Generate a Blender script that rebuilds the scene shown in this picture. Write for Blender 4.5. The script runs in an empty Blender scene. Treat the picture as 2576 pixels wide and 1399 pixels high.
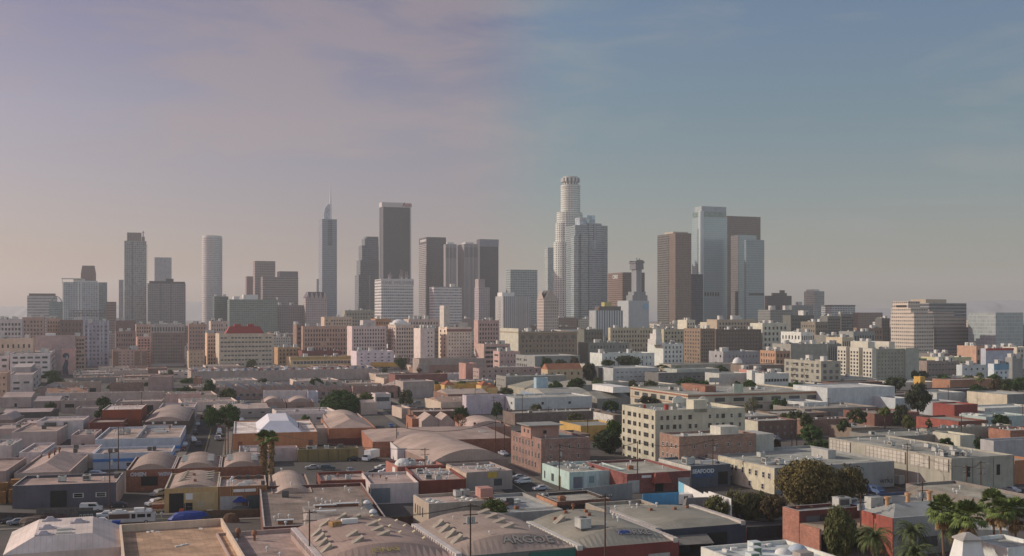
import bpy, bmesh, math, random
from mathutils import Vector, Matrix

R = math.radians
sc = bpy.context.scene
COL = sc.collection
# ------------------------------------------------------------------ camera, sky, sun
FP, CH, HY, CX = 2762.0, 50.0, 790.0, 1288.0     # focal length in guide units, eye height, horizon row, middle column
cam_d = bpy.data.cameras.new("camera"); cam = bpy.data.objects.new("camera", cam_d); COL.objects.link(cam)
cam.location = (0, 0, CH); cam.rotation_euler = (R(90), 0, 0)
cam_d.sensor_width = 36; cam_d.lens = FP / 2576 * 36; cam_d.shift_y = (HY - 699.5) / 2576
cam_d.clip_start = 1; cam_d.clip_end = 60000
sc.camera = cam
SUN_EL, SUN_AZ = 25.0, -78.0                       # azimuth from the view direction, left is negative
wd = bpy.data.worlds.new("World"); sc.world = wd; wd.use_nodes = True
def world():
    nt = wd.node_tree; N = nt.nodes; L = nt.links; N.clear()
    out = N.new('ShaderNodeOutputWorld'); bg = N.new('ShaderNodeBackground'); L.new(bg.outputs[0], out.inputs[0])
    sky = N.new('ShaderNodeTexSky'); sky.sky_type = 'NISHITA'; sky.sun_disc = False
    sky.sun_elevation = R(SUN_EL); sky.sun_rotation = R(SUN_AZ); sky.air_density = 1.0; sky.dust_density = 1.0; sky.ozone_density = 1.0
    sky.altitude = 50
    tc = N.new('ShaderNodeTexCoord')
    # cirrus: stretched noise on the sky direction
    mp = N.new('ShaderNodeMapping'); mp.inputs['Rotation'].default_value = (R(6), R(9), R(20)); mp.inputs['Scale'].default_value = (2.0, 2.0, 9.0)
    L.new(tc.outputs['Generated'], mp.inputs[0])
    n1 = N.new('ShaderNodeTexNoise'); n1.inputs['Scale'].default_value = 2.9; n1.inputs['Detail'].default_value = 9; n1.inputs['Roughness'].default_value = .58; n1.inputs['Distortion'].default_value = .5
    L.new(mp.outputs[0], n1.inputs['Vector'])
    mp2 = N.new('ShaderNodeMapping'); mp2.inputs['Scale'].default_value = (1.2, 1.2, 3.0); mp2.inputs['Location'].default_value = (3.1, 1.2, .4)
    L.new(tc.outputs['Generated'], mp2.inputs[0])
    n2 = N.new('ShaderNodeTexNoise'); n2.inputs['Scale'].default_value = 2.2; n2.inputs['Detail'].default_value = 5; L.new(mp2.outputs[0], n2.inputs['Vector'])
    mul = N.new('ShaderNodeMath'); mul.operation = 'MULTIPLY'; L.new(n1.outputs[0], mul.inputs[0]); L.new(n2.outputs[0], mul.inputs[1])
    rp = N.new('ShaderNodeMapRange'); rp.inputs['From Min'].default_value = .235; rp.inputs['From Max'].default_value = .35
    rp.inputs['To Max'].default_value = .46; L.new(mul.outputs[0], rp.inputs[0])
    # tint: colour grade laid over the sky, mauve left of centre, slate blue right
    sep = N.new('ShaderNodeSeparateXYZ'); L.new(tc.outputs['Generated'], sep.inputs[0])
    az = N.new('ShaderNodeMapRange'); az.interpolation_type = 'SMOOTHSTEP'
    az.inputs['From Min'].default_value = -.05; az.inputs['From Max'].default_value = .05; L.new(sep.outputs[0], az.inputs[0])
    rampL = N.new('ShaderNodeValToRGB'); rampR = N.new('ShaderNodeValToRGB')
    for rm, cols in ((rampL, SKY_L), (rampR, SKY_R)):
        e = rm.color_ramp.elements
        while len(e) < len(cols): e.new(.5)
        for k, (p, c) in enumerate(cols): e[k].position = p; e[k].color = (*c, 1)
        L.new(sep.outputs[2], rm.inputs[0])
    tint = N.new('ShaderNodeMix'); tint.data_type = 'RGBA'; L.new(az.outputs[0], tint.inputs[0]); L.new(rampL.outputs[0], tint.inputs[6]); L.new(rampR.outputs[0], tint.inputs[7])
    cl = N.new('ShaderNodeMix'); cl.data_type = 'RGBA'; L.new(az.outputs[0], cl.inputs[0])
    cl.inputs[6].default_value = (5.0, 4.1, 4.0, 1); cl.inputs[7].default_value = (4.0, 4.3, 4.3, 1)
    # the physical sky multiplied by the tint, then the cirrus laid over it
    m1 = N.new('ShaderNodeMix'); m1.data_type = 'RGBA'; m1.blend_type = 'MULTIPLY'; m1.inputs[0].default_value = 1
    L.new(sky.outputs[0], m1.inputs[6]); L.new(tint.outputs[2], m1.inputs[7])
    m2 = N.new('ShaderNodeMix'); m2.data_type = 'RGBA'; L.new(rp.outputs[0], m2.inputs[0]); L.new(m1.outputs[2], m2.inputs[6]); L.new(cl.outputs[2], m2.inputs[7])
    # sky behind the viewer multiplied brighter, added as unseen fill light
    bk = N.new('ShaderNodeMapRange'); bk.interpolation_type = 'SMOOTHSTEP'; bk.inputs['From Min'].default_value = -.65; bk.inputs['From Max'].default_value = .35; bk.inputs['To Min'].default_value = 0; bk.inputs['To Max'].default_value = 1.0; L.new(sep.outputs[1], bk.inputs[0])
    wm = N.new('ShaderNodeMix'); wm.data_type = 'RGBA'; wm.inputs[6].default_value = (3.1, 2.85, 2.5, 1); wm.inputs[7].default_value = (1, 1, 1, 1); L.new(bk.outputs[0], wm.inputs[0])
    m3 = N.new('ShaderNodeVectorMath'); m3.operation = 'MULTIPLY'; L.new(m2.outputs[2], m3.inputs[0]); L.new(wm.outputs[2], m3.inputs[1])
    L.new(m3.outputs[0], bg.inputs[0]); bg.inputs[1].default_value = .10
SKY_L = [(0.0, (.80, .59, .64)), (.07, (.97, .73, .78)), (.17, (1.18, .85, .87)), (.26, (1.09, .77, .86))]
SKY_R = [(0.0, (.78, .77, .78)), (.07, (.88, .83, .82)), (.17, (.88, .94, .90)), (.26, (.95, 1.02, 1.08))]
world()
sd = bpy.data.lights.new("sun", 'SUN'); sun = bpy.data.objects.new("sun", sd); COL.objects.link(sun)
sd.energy = 5.0; sd.angle = R(.6); sd.color = (1.0, .91, .76)
sv = Vector((math.sin(R(SUN_AZ)) * math.cos(R(SUN_EL)), math.cos(R(SUN_AZ)) * math.cos(R(SUN_EL)), math.sin(R(SUN_EL))))
sun.rotation_euler = sv.to_track_quat('Z', 'Y').to_euler(); sun.location = (-200, 0, 400)
sc.view_settings.view_transform = 'Standard'; sc.view_settings.look = 'None'; sc.view_settings.gamma = 1
sc.view_settings.exposure = -.38
sc.render.engine = 'CYCLES'
HAZE = .00010

# ------------------------------------------------------------------ guide coordinates -> places on the ground
ZN = dict(A=(0, 570.7, 3.394), B=(570.7, 431.2, 2.690), C=(1236.5, 418.5, 2.626), D=(1902.3, 634.1, 3.677),
          W=(0, 887.8, 2.736), X=(634.1, 887.8, 2.736), Y=(1268.2, 887.8, 2.736), Z=(1878.2, 887.8, 2.736), O=(0, 0, 1))
def px(z, x): return ZN[z][0] + x / ZN[z][2]
def py(z, y): return ZN[z][1] + y / ZN[z][2]
def d_of(ypx, h=0): return (CH - h) * FP / (ypx - HY)
def h_of(ypx, d): return CH - (ypx - HY) * d / FP
def X_of(xpx, d): return (xpx - CX) * d / FP
def gnd(z, x, y, h=0):
    d = d_of(py(z, y), h); return Vector((X_of(px(z, x), d), d, h))
def proj(p): return (CX + FP * p[0] / p[1], HY + FP * (CH - p[2]) / p[1])
G1, G2 = R(13.8), R(20.6)

# ------------------------------------------------------------------ materials
MC = {}
def lin(c): return tuple(c)
def nodes_mat(name):
    m = bpy.data.materials.new(name); m.use_nodes = True; nt = m.node_tree
    return m, nt.nodes, nt.links, nt.nodes['Principled BSDF']
def stucco(col, rough=.85, stain=.25, scale=.25, name='plaster', spec=.3, metal=0):
    """painted or plastered surface: broad stains, streaks running down, fine grain"""
    key = ('st', col, rough, stain, scale, metal)
    if key in MC: return MC[key]
    m, N, L, b = nodes_mat(name)
    tc = N.new('ShaderNodeTexCoord'); oi = N.new('ShaderNodeObjectInfo')
    add = N.new('ShaderNodeVectorMath'); add.operation = 'ADD'
    L.new(tc.outputs['Object'], add.inputs[0]); 
    rs = N.new('ShaderNodeVectorMath'); rs.operation = 'SCALE'; rs.inputs[0].default_value = (37, 21, 11); L.new(oi.outputs['Random'], rs.inputs[3]); L.new(rs.outputs[0], add.inputs[1])
    n = N.new('ShaderNodeTexNoise'); n.inputs['Scale'].default_value = scale; n.inputs['Detail'].default_value = 8; n.inputs['Roughness'].default_value = .65
    L.new(add.outputs[0], n.inputs['Vector'])
    mp = N.new('ShaderNodeMapping'); mp.inputs['Scale'].default_value = (1.4, 1.4, .12); L.new(add.outputs[0], mp.inputs[0])
    n2 = N.new('ShaderNodeTexNoise'); n2.inputs['Scale'].default_value = 1.0; n2.inputs['Detail'].default_value = 4; L.new(mp.outputs[0], n2.inputs['Vector'])
    mx = N.new('ShaderNodeMath'); mx.operation = 'MULTIPLY_ADD'; L.new(n2.outputs[0], mx.inputs[0]); mx.inputs[1].default_value = .45; L.new(n.outputs[0], mx.inputs[2])
    mr = N.new('ShaderNodeMapRange'); mr.inputs['From Min'].default_value = .5; mr.inputs['From Max'].default_value = .95
    mr.inputs['To Min'].default_value = 1 - stain; mr.inputs['To Max'].default_value = 1 + stain * .6; L.new(mx.outputs[0], mr.inputs[0])
    c = N.new('ShaderNodeVectorMath'); c.operation = 'SCALE'; c.inputs[0].default_value = col; L.new(mr.outputs[0], c.inputs[3])
    L.new(c.outputs[0], b.inputs['Base Color']); b.inputs['Roughness'].default_value = rough; b.inputs['Specular IOR Level'].default_value = spec
    b.inputs['Metallic'].default_value = metal
    MC[key] = m; return m
def roofing(col, name='roofing', patch=.5):
    """built-up roof: seams, ponding patches, repairs"""
    key = ('rf', col, patch)
    if key in MC: return MC[key]
    m, N, L, b = nodes_mat(name)
    tc = N.new('ShaderNodeTexCoord'); oi = N.new('ShaderNodeObjectInfo')
    add = N.new('ShaderNodeVectorMath'); add.operation = 'ADD'; L.new(tc.outputs['Object'], add.inputs[0])
    rs = N.new('ShaderNodeVectorMath'); rs.operation = 'SCALE'; rs.inputs[0].default_value = (51, 33, 7); L.new(oi.outputs['Random'], rs.inputs[3]); L.new(rs.outputs[0], add.inputs[1])
    n = N.new('ShaderNodeTexNoise'); n.inputs['Scale'].default_value = .16; n.inputs['Detail'].default_value = 9; n.inputs['Roughness'].default_value = .7; L.new(add.outputs[0], n.inputs['Vector'])
    v = N.new('ShaderNodeTexVoronoi'); v.inputs['Scale'].default_value = .11; v.distance = 'CHEBYCHEV'; L.new(add.outputs[0], v.inputs['Vector'])
    sp = N.new('ShaderNodeSeparateColor'); L.new(v.outputs['Color'], sp.inputs[0])
    w = N.new('ShaderNodeTexWave'); w.inputs['Scale'].default_value = .31; w.inputs['Distortion'].default_value = .4; w.bands_direction = 'X'; L.new(add.outputs[0], w.inputs['Vector'])
    seam = N.new('ShaderNodeMapRange'); seam.inputs['From Min'].default_value = 0; seam.inputs['From Max'].default_value = .06; seam.inputs['To Min'].default_value = .85; seam.inputs['To Max'].default_value = 1; L.new(w.outputs[1], seam.inputs[0])
    mr = N.new('ShaderNodeMapRange'); mr.inputs['From Min'].default_value = .3; mr.inputs['From Max'].default_value = .7; mr.inputs['To Min'].default_value = 1 - patch; mr.inputs['To Max'].default_value = 1 + patch * .7; L.new(n.outputs[0], mr.inputs[0])
    pr = N.new('ShaderNodeMapRange'); pr.inputs['To Min'].default_value = 1 - patch * .35; pr.inputs['To Max'].default_value = 1 + patch * .35; L.new(sp.outputs[0], pr.inputs[0])
    a = N.new('ShaderNodeMath'); a.operation = 'MULTIPLY'; L.new(mr.outputs[0], a.inputs[0]); L.new(seam.outputs[0], a.inputs[1])
    a2 = N.new('ShaderNodeMath'); a2.operation = 'MULTIPLY'; L.new(a.outputs[0], a2.inputs[0]); L.new(pr.outputs[0], a2.inputs[1])
    c = N.new('ShaderNodeVectorMath'); c.operation = 'SCALE'; c.inputs[0].default_value = col; L.new(a2.outputs[0], c.inputs[3])
    L.new(c.outputs[0], b.inputs['Base Color']); b.inputs['Roughness'].default_value = .9; b.inputs['Specular IOR Level'].default_value = .25
    MC[key] = m; return m
def brick(col, name='brickwork', mortar=.55):
    key = ('br', col)
    if key in MC: return MC[key]
    m, N, L, b = nodes_mat(name)
    tc = N.new('ShaderNodeTexCoord'); sp = N.new('ShaderNodeSeparateXYZ'); L.new(tc.outputs['Object'], sp.inputs[0])
    ad = N.new('ShaderNodeMath'); L.new(sp.outputs[0], ad.inputs[0]); L.new(sp.outputs[1], ad.inputs[1])
    cb = N.new('ShaderNodeCombineXYZ'); L.new(ad.outputs[0], cb.inputs[0]); L.new(sp.outputs[2], cb.inputs[1])
    bt = N.new('ShaderNodeTexBrick'); bt.inputs['Scale'].default_value = 1; bt.inputs['Brick Width'].default_value = .62; bt.inputs['Row Height'].default_value = .22; bt.inputs['Mortar Size'].default_value = .02
    bt.inputs['Color1'].default_value = (*[x * .8 for x in col], 1); bt.inputs['Color2'].default_value = (*[x * 1.2 for x in col], 1); bt.inputs['Mortar'].default_value = (*[x * .7 + .08 for x in col], 1)
    L.new(cb.outputs[0], bt.inputs['Vector'])
    n = N.new('ShaderNodeTexNoise'); n.inputs['Scale'].default_value = .35; n.inputs['Detail'].default_value = 7; n.inputs['Roughness'].default_value = .7; L.new(tc.outputs['Object'], n.inputs['Vector'])
    mr = N.new('ShaderNodeMapRange'); mr.inputs['From Min'].default_value = .3; mr.inputs['From Max'].default_value = .7; mr.inputs['To Min'].default_value = .7; mr.inputs['To Max'].default_value = 1.25; L.new(n.outputs[0], mr.inputs[0])
    c = N.new('ShaderNodeVectorMath'); c.operation = 'SCALE'; L.new(bt.outputs[0], c.inputs[0]); L.new(mr.outputs[0], c.inputs[3])
    L.new(c.outputs[0], b.inputs['Base Color']); b.inputs['Roughness'].default_value = .9; b.inputs['Specular IOR Level'].default_value = .2
    MC[key] = m; return m
def facade(wall, glass, floor=3.8, bay=3.4, fw=.6, fh=.55, gr=.25, vary=.85, metal=.0, rad=False, wr=.7, name='facade'):
    """curtain wall: floors and bays in object space, glass cells glossy and each of its own tone"""
    key = ('fa', wall, glass, floor, bay, fw, fh, gr, vary, metal, rad, wr)
    if key in MC: return MC[key]
    m, N, L, b = nodes_mat(name)
    def M(op, a, bb=None, c=None):
        n = N.new('ShaderNodeMath'); n.operation = op
        for i, v in enumerate((a, bb, c)):
            if v is None: continue
            if isinstance(v, (int, float)): n.inputs[i].default_value = v
            else: L.new(v, n.inputs[i])
        return n.outputs[0]
    tc = N.new('ShaderNodeTexCoord'); sp = N.new('ShaderNodeSeparateXYZ'); L.new(tc.outputs['Object'], sp.inputs[0])
    nn = N.new('ShaderNodeSeparateXYZ'); L.new(tc.outputs['Normal'], nn.inputs[0])
    if rad:
        u = M('MULTIPLY', M('ARCTAN2', sp.outputs[1], sp.outputs[0]), rad)
    else:
        isx = M('GREATER_THAN', M('ABSOLUTE', nn.outputs[0]), M('ABSOLUTE', nn.outputs[1]))
        u = M('ADD', M('MULTIPLY', sp.outputs[1], isx), M('MULTIPLY', sp.outputs[0], M('SUBTRACT', 1.0, isx)))
    u = M('ADD', u, 1000 * bay)
    ub = M('DIVIDE', u, bay); zb = M('DIVIDE', M('ADD', sp.outputs[2], floor * 100 ), floor)
    fu = M('FRACT', ub); fz = M('FRACT', zb)
    inx = M('LESS_THAN', M('ABSOLUTE', M('SUBTRACT', fu, .5)), fw / 2)
    inz = M('LESS_THAN', M('ABSOLUTE', M('SUBTRACT', fz, .5)), fh / 2)
    mask = M('MULTIPLY', inx, inz)
    mask = M('MULTIPLY', mask, M('LESS_THAN', M('ABSOLUTE', nn.outputs[2]), .5))
    cb = N.new('ShaderNodeCombineXYZ'); L.new(M('FLOOR', ub), cb.inputs[0]); L.new(M('FLOOR', zb), cb.inputs[1])
    wn = N.new('ShaderNodeTexWhiteNoise'); L.new(cb.outputs[0], wn.inputs['Vector'])
    var = M('ADD', M('MULTIPLY', wn.outputs[0], vary), 1 - vary / 2)
    g = N.new('ShaderNodeVectorMath'); g.operation = 'SCALE'; g.inputs[0].default_value = glass; L.new(var, g.inputs[3])
    n = N.new('ShaderNodeTexNoise'); n.inputs['Scale'].default_value = .06; n.inputs['Detail'].default_value = 6; L.new(tc.outputs['Object'], n.inputs['Vector'])
    wv = M('ADD', M('MULTIPLY', n.outputs[0], .35), .82)
    w = N.new('ShaderNodeVectorMath'); w.operation = 'SCALE'; w.inputs[0].default_value = wall; L.new(wv, w.inputs[3])
    mx = N.new('ShaderNodeMix'); mx.data_type = 'RGBA'; L.new(mask, mx.inputs[0]); L.new(w.outputs[0], mx.inputs[6]); L.new(g.outputs[0], mx.inputs[7])
    L.new(mx.outputs[2], b.inputs['Base Color'])
    L.new(M('ADD', M('MULTIPLY', mask, gr - wr), wr), b.inputs['Roughness'])
    L.new(M('MULTIPLY', mask, metal), b.inputs['Metallic'])
    MC[key] = m; return m
def glassy(col, rough=.15, metal=.0):
    key = ('gl', col, rough, metal)
    if key in MC: return MC[key]
    m, N, L, b = nodes_mat('window_glass')
    oi = N.new('ShaderNodeObjectInfo'); mr = N.new('ShaderNodeMapRange'); mr.inputs['To Min'].default_value = .5; mr.inputs['To Max'].default_value = 1.7; L.new(oi.outputs['Random'], mr.inputs[0])
    c = N.new('ShaderNodeVectorMath'); c.operation = 'SCALE'; c.inputs[0].default_value = col; L.new(mr.outputs[0], c.inputs[3]); L.new(c.outputs[0], b.inputs['Base Color'])
    b.inputs['Roughness'].default_value = rough; b.inputs['Metallic'].default_value = metal
    MC[key] = m; return m
def foliage(col, name='leaves'):
    key = ('fo', col)
    if key in MC: return MC[key]
    m, N, L, b = nodes_mat(name)
    g = N.new('ShaderNodeNewGeometry'); mr = N.new('ShaderNodeMapRange'); mr.inputs['To Min'].default_value = .55; mr.inputs['To Max'].default_value = 1.5; L.new(g.outputs['Random Per Island'], mr.inputs[0])
    tc = N.new('ShaderNodeTexCoord'); n = N.new('ShaderNodeTexNoise'); n.inputs['Scale'].default_value = .45; n.inputs['Detail'].default_value = 3; L.new(tc.outputs['Object'], n.inputs['Vector'])
    m2 = N.new('ShaderNodeMapRange'); m2.inputs['From Min'].default_value = .3; m2.inputs['From Max'].default_value = .7; m2.inputs['To Min'].default_value = .7; m2.inputs['To Max'].default_value = 1.35; L.new(n.outputs[0], m2.inputs[0])
    a = N.new('ShaderNodeMath'); a.operation = 'MULTIPLY'; L.new(mr.outputs[0], a.inputs[0]); L.new(m2.outputs[0], a.inputs[1])
    c = N.new('ShaderNodeVectorMath'); c.operation = 'SCALE'; c.inputs[0].default_value = col; L.new(a.outputs[0], c.inputs[3]); L.new(c.outputs[0], b.inputs['Base Color'])
    b.inputs['Roughness'].default_value = .75; b.inputs['Specular IOR Level'].default_value = .15
    MC[key] = m; return m

# ------------------------------------------------------------------ mesh helpers
def mesh_of(name, verts, faces, mats, fm=None, smooth=False):
    me = bpy.data.meshes.new(name); me.from_pydata([tuple(v) for v in verts], [], faces)
    for m in (mats if isinstance(mats, (list, tuple)) else [mats]): me.materials.append(m)
    if fm: me.polygons.foreach_set('material_index', fm)
    if smooth: me.polygons.foreach_set('use_smooth', [True] * len(faces))
    me.update(); return me
class MB:
    def __init__(s): s.v = []; s.f = []; s.m = []
    def poly(s, pts, m=0):
        i = len(s.v); s.v += [tuple(p) for p in pts]; s.f.append(tuple(range(i, i + len(pts)))); s.m.append(m); return s
    def box(s, x0, x1, y0, y1, z0, z1, m=0, rot=0, o=(0, 0)):
        c = [(x0, y0), (x1, y0), (x1, y1), (x0, y1)]
        if rot:
            cs, sn = math.cos(rot), math.sin(rot); c = [(o[0] + (x - o[0]) * cs - (y - o[1]) * sn, o[1] + (x - o[0]) * sn + (y - o[1]) * cs) for x, y in c]
        i = len(s.v); s.v += [(x, y, z0) for x, y in c] + [(x, y, z1) for x, y in c]
        for q in ((0, 3, 2, 1), (4, 5, 6, 7), (0, 1, 5, 4), (1, 2, 6, 5), (2, 3, 7, 6), (3, 0, 4, 7)): s.f.append(tuple(i + k for k in q)); s.m.append(m)
        return s
    def frus(s, x0, x1, y0, y1, z0, z1, ins, m=0, insy=None):
        iy = ins if insy is None else insy
        i = len(s.v); s.v += [(x0, y0, z0), (x1, y0, z0), (x1, y1, z0), (x0, y1, z0), (x0 + ins, y0 + iy, z1), (x1 - ins, y0 + iy, z1), (x1 - ins, y1 - iy, z1), (x0 + ins, y1 - iy, z1)]
        for q in ((0, 3, 2, 1), (4, 5, 6, 7), (0, 1, 5, 4), (1, 2, 6, 5), (2, 3, 7, 6), (3, 0, 4, 7)): s.f.append(tuple(i + k for k in q)); s.m.append(m)
        return s
    def cyl(s, cx, cy, z0, z1, r0, r1=None, n=12, m=0):
        r1 = r0 if r1 is None else r1; i = len(s.v)
        for z, r in ((z0, r0), (z1, r1)):
            s.v += [(cx + r * math.cos(2 * math.pi * k / n), cy + r * math.sin(2 * math.pi * k / n), z) for k in range(n)]
        for k in range(n): s.f.append((i + k, i + (k + 1) % n, i + n + (k + 1) % n, i + n + k)); s.m.append(m)
        s.f.append(tuple(i + n + k for k in range(n))); s.m.append(m); s.f.append(tuple(i + n - 1 - k for k in range(n))); s.m.append(m)
        return s
    def tube(s, a, b, r0, r1=None, n=6, m=0):
        r1 = r0 if r1 is None else r1; a = Vector(a); b = Vector(b); q = (b - a).normalized().to_track_quat('Z', 'Y'); i = len(s.v)
        for p, r in ((a, r0), (b, r1)):
            s.v += [tuple(p + q @ Vector((r * math.cos(2 * math.pi * k / n), r * math.sin(2 * math.pi * k / n), 0))) for k in range(n)]
        for k in range(n): s.f.append((i + k, i + (k + 1) % n, i + n + (k + 1) % n, i + n + k)); s.m.append(m)
        s.f.append(tuple(i + n + k for k in range(n))); s.m.append(m); s.f.append(tuple(i + n - 1 - k for k in range(n))); s.m.append(m)
        return s
    def dome(s, cx, cy, z0, r, hz, n=12, k=4, m=0):
        i = len(s.v)
        for j in range(k):
            a = math.pi / 2 * j / k; s.v += [(cx + r * math.cos(a) * math.cos(2 * math.pi * t / n), cy + r * math.cos(a) * math.sin(2 * math.pi * t / n), z0 + hz * math.sin(a)) for t in range(n)]
        s.v.append((cx, cy, z0 + hz)); top = len(s.v) - 1
        for j in range(k - 1):
            for t in range(n): s.f.append((i + j * n + t, i + j * n + (t + 1) % n, i + (j + 1) * n + (t + 1) % n, i + (j + 1) * n + t)); s.m.append(m)
        for t in range(n): s.f.append((i + (k - 1) * n + t, i + (k - 1) * n + (t + 1) % n, top)); s.m.append(m)
        return s
    def obj(s, name, mats, parent=None, loc=None, rz=0, smooth=False):
        me = mesh_of(name, s.v, s.f, mats, s.m, smooth); return put(name, me, parent, loc, rz)
def put(name, data, parent=None, loc=None, rz=0, scale=None):
    o = bpy.data.objects.new(name, data); COL.objects.link(o)
    if parent is not None: o.parent = parent
    if loc is not None: o.location = loc
    if rz: o.rotation_euler.z = rz
    if scale is not None: o.scale = scale
    return o
LABELS = {}
def tag(o, label, cat, group=None, kind=None):
    o['label'] = label; o['category'] = cat
    if group: o['group'] = group
    if kind: o['kind'] = kind
    LABELS.setdefault(label, []).append(o)
    return o
def struct(name, mb, mat):
    o = mb.obj(name, mat); o['kind'] = 'structure'; return o
def textmesh(body, mat, size, depth=.08, bold=.0):
    c = bpy.data.curves.new('lettering', 'FONT'); c.body = body; c.size = size; c.extrude = depth / 2; c.align_x = 'CENTER'; c.offset = bold; c.resolution_u = 2
    o = bpy.data.objects.new('lettering', c); COL.objects.link(o); bpy.context.view_layer.update()
    me = bpy.data.meshes.new_from_object(o); bpy.data.objects.remove(o); me.materials.clear(); me.materials.append(mat); return me
# ------------------------------------------------------------------ colours (real-world reflectances)
CREAM = (.52, .47, .35); WHITE = (.66, .65, .62); OFFW = (.52, .50, .46); GREYW = (.40, .40, .39); CONC = (.33, .32, .29); TAN = (.40, .33, .24)
PINKW = (.52, .42, .38); ROSE = (.45, .30, .26); LILAC = (.43, .39, .42); PEACH = (.50, .36, .27); REDB = (.20, .075, .05); DRED = (.14, .045, .035); ORNG = (.42, .17, .08)
BRWN = (.17, .11, .085); DKBR = (.09, .06, .05); NAVY = (.055, .065, .09); MINT = (.47, .60, .56); YELL = (.55, .36, .11); OLIV = (.27, .22, .09); BLUE = (.08, .22, .45); SEAB = (.12, .16, .21)
RG = (.26, .245, .225); RGW = (.31, .262, .235); RDK = (.15, .14, .13); RLT = (.42, .40, .37); RLTW = (.46, .39, .35); RWH = (.62, .60, .57); RTAN = (.37, .27, .19)
M_ac = stucco((.40, .40, .37), .5, .3, 1.2, 'galvanised_metal'); M_acdk = stucco((.09, .085, .08), .6, .2, 1.2, 'grille'); M_vent = stucco((.55, .55, .52), .4, .2, 1.5, 'bare_metal')
M_rust = stucco((.25, .11, .06), .8, .4, 1.5, 'rusty_metal'); M_sky = stucco((.48, .46, .40), .35, .2, .8, 'skylight_plastic')
M_glass = glassy((.028, .030, .034), .12); M_glass2 = glassy((.06, .065, .07), .2); M_frame = stucco((.45, .43, .39), .7, .1, 1, 'window_paint'); M_fdark = stucco((.12, .11, .10), .7, .1, 1, 'dark_window_paint')
M_white = stucco((.62, .60, .56), .7, .15, .6, 'white_paint'); M_dark = stucco((.02, .02, .02), .8, .1, 1, 'dark_interior'); M_blackp = stucco((.03, .03, .03), .7, .2, 1, 'black_paint')
M_shut = stucco((.34, .33, .31), .6, .2, .8, 'roller_shutter')

def win_mesh(key, frame, glass, bw=.1, mull=True):
    b = MB(); y = -.05
    b.box(-.5, -.5 + bw, y, .05, 0, 1, 0); b.box(.5 - bw, .5, y, .05, 0, 1, 0); b.box(-.5 + bw, .5 - bw, y, .05, 0, bw, 0); b.box(-.5 + bw, .5 - bw, y, .05, 1 - bw, 1, 0)
    if mull: b.box(-.5 + bw, .5 - bw, y + .01, .05, .48, .52, 0)
    b.poly([(-.5 + bw, y + .03, bw), (.5 - bw, y + .03, bw), (.5 - bw, y + .03, 1 - bw), (-.5 + bw, y + .03, 1 - bw)], 1)
    return mesh_of('window_' + key, b.v, b.f, [frame, glass], b.m)
WM = dict(d=win_mesh('dark', M_fdark, M_glass, .07), w=win_mesh('pale', M_frame, M_glass, .1), b=win_mesh('broad', M_fdark, M_glass2, .04), p=win_mesh('plain', M_fdark, M_glass, .03, False),
          g=win_mesh('grey', stucco((.25, .24, .23), .7, .1, 1, 'grey_window_paint'), M_glass2, .08))
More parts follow.
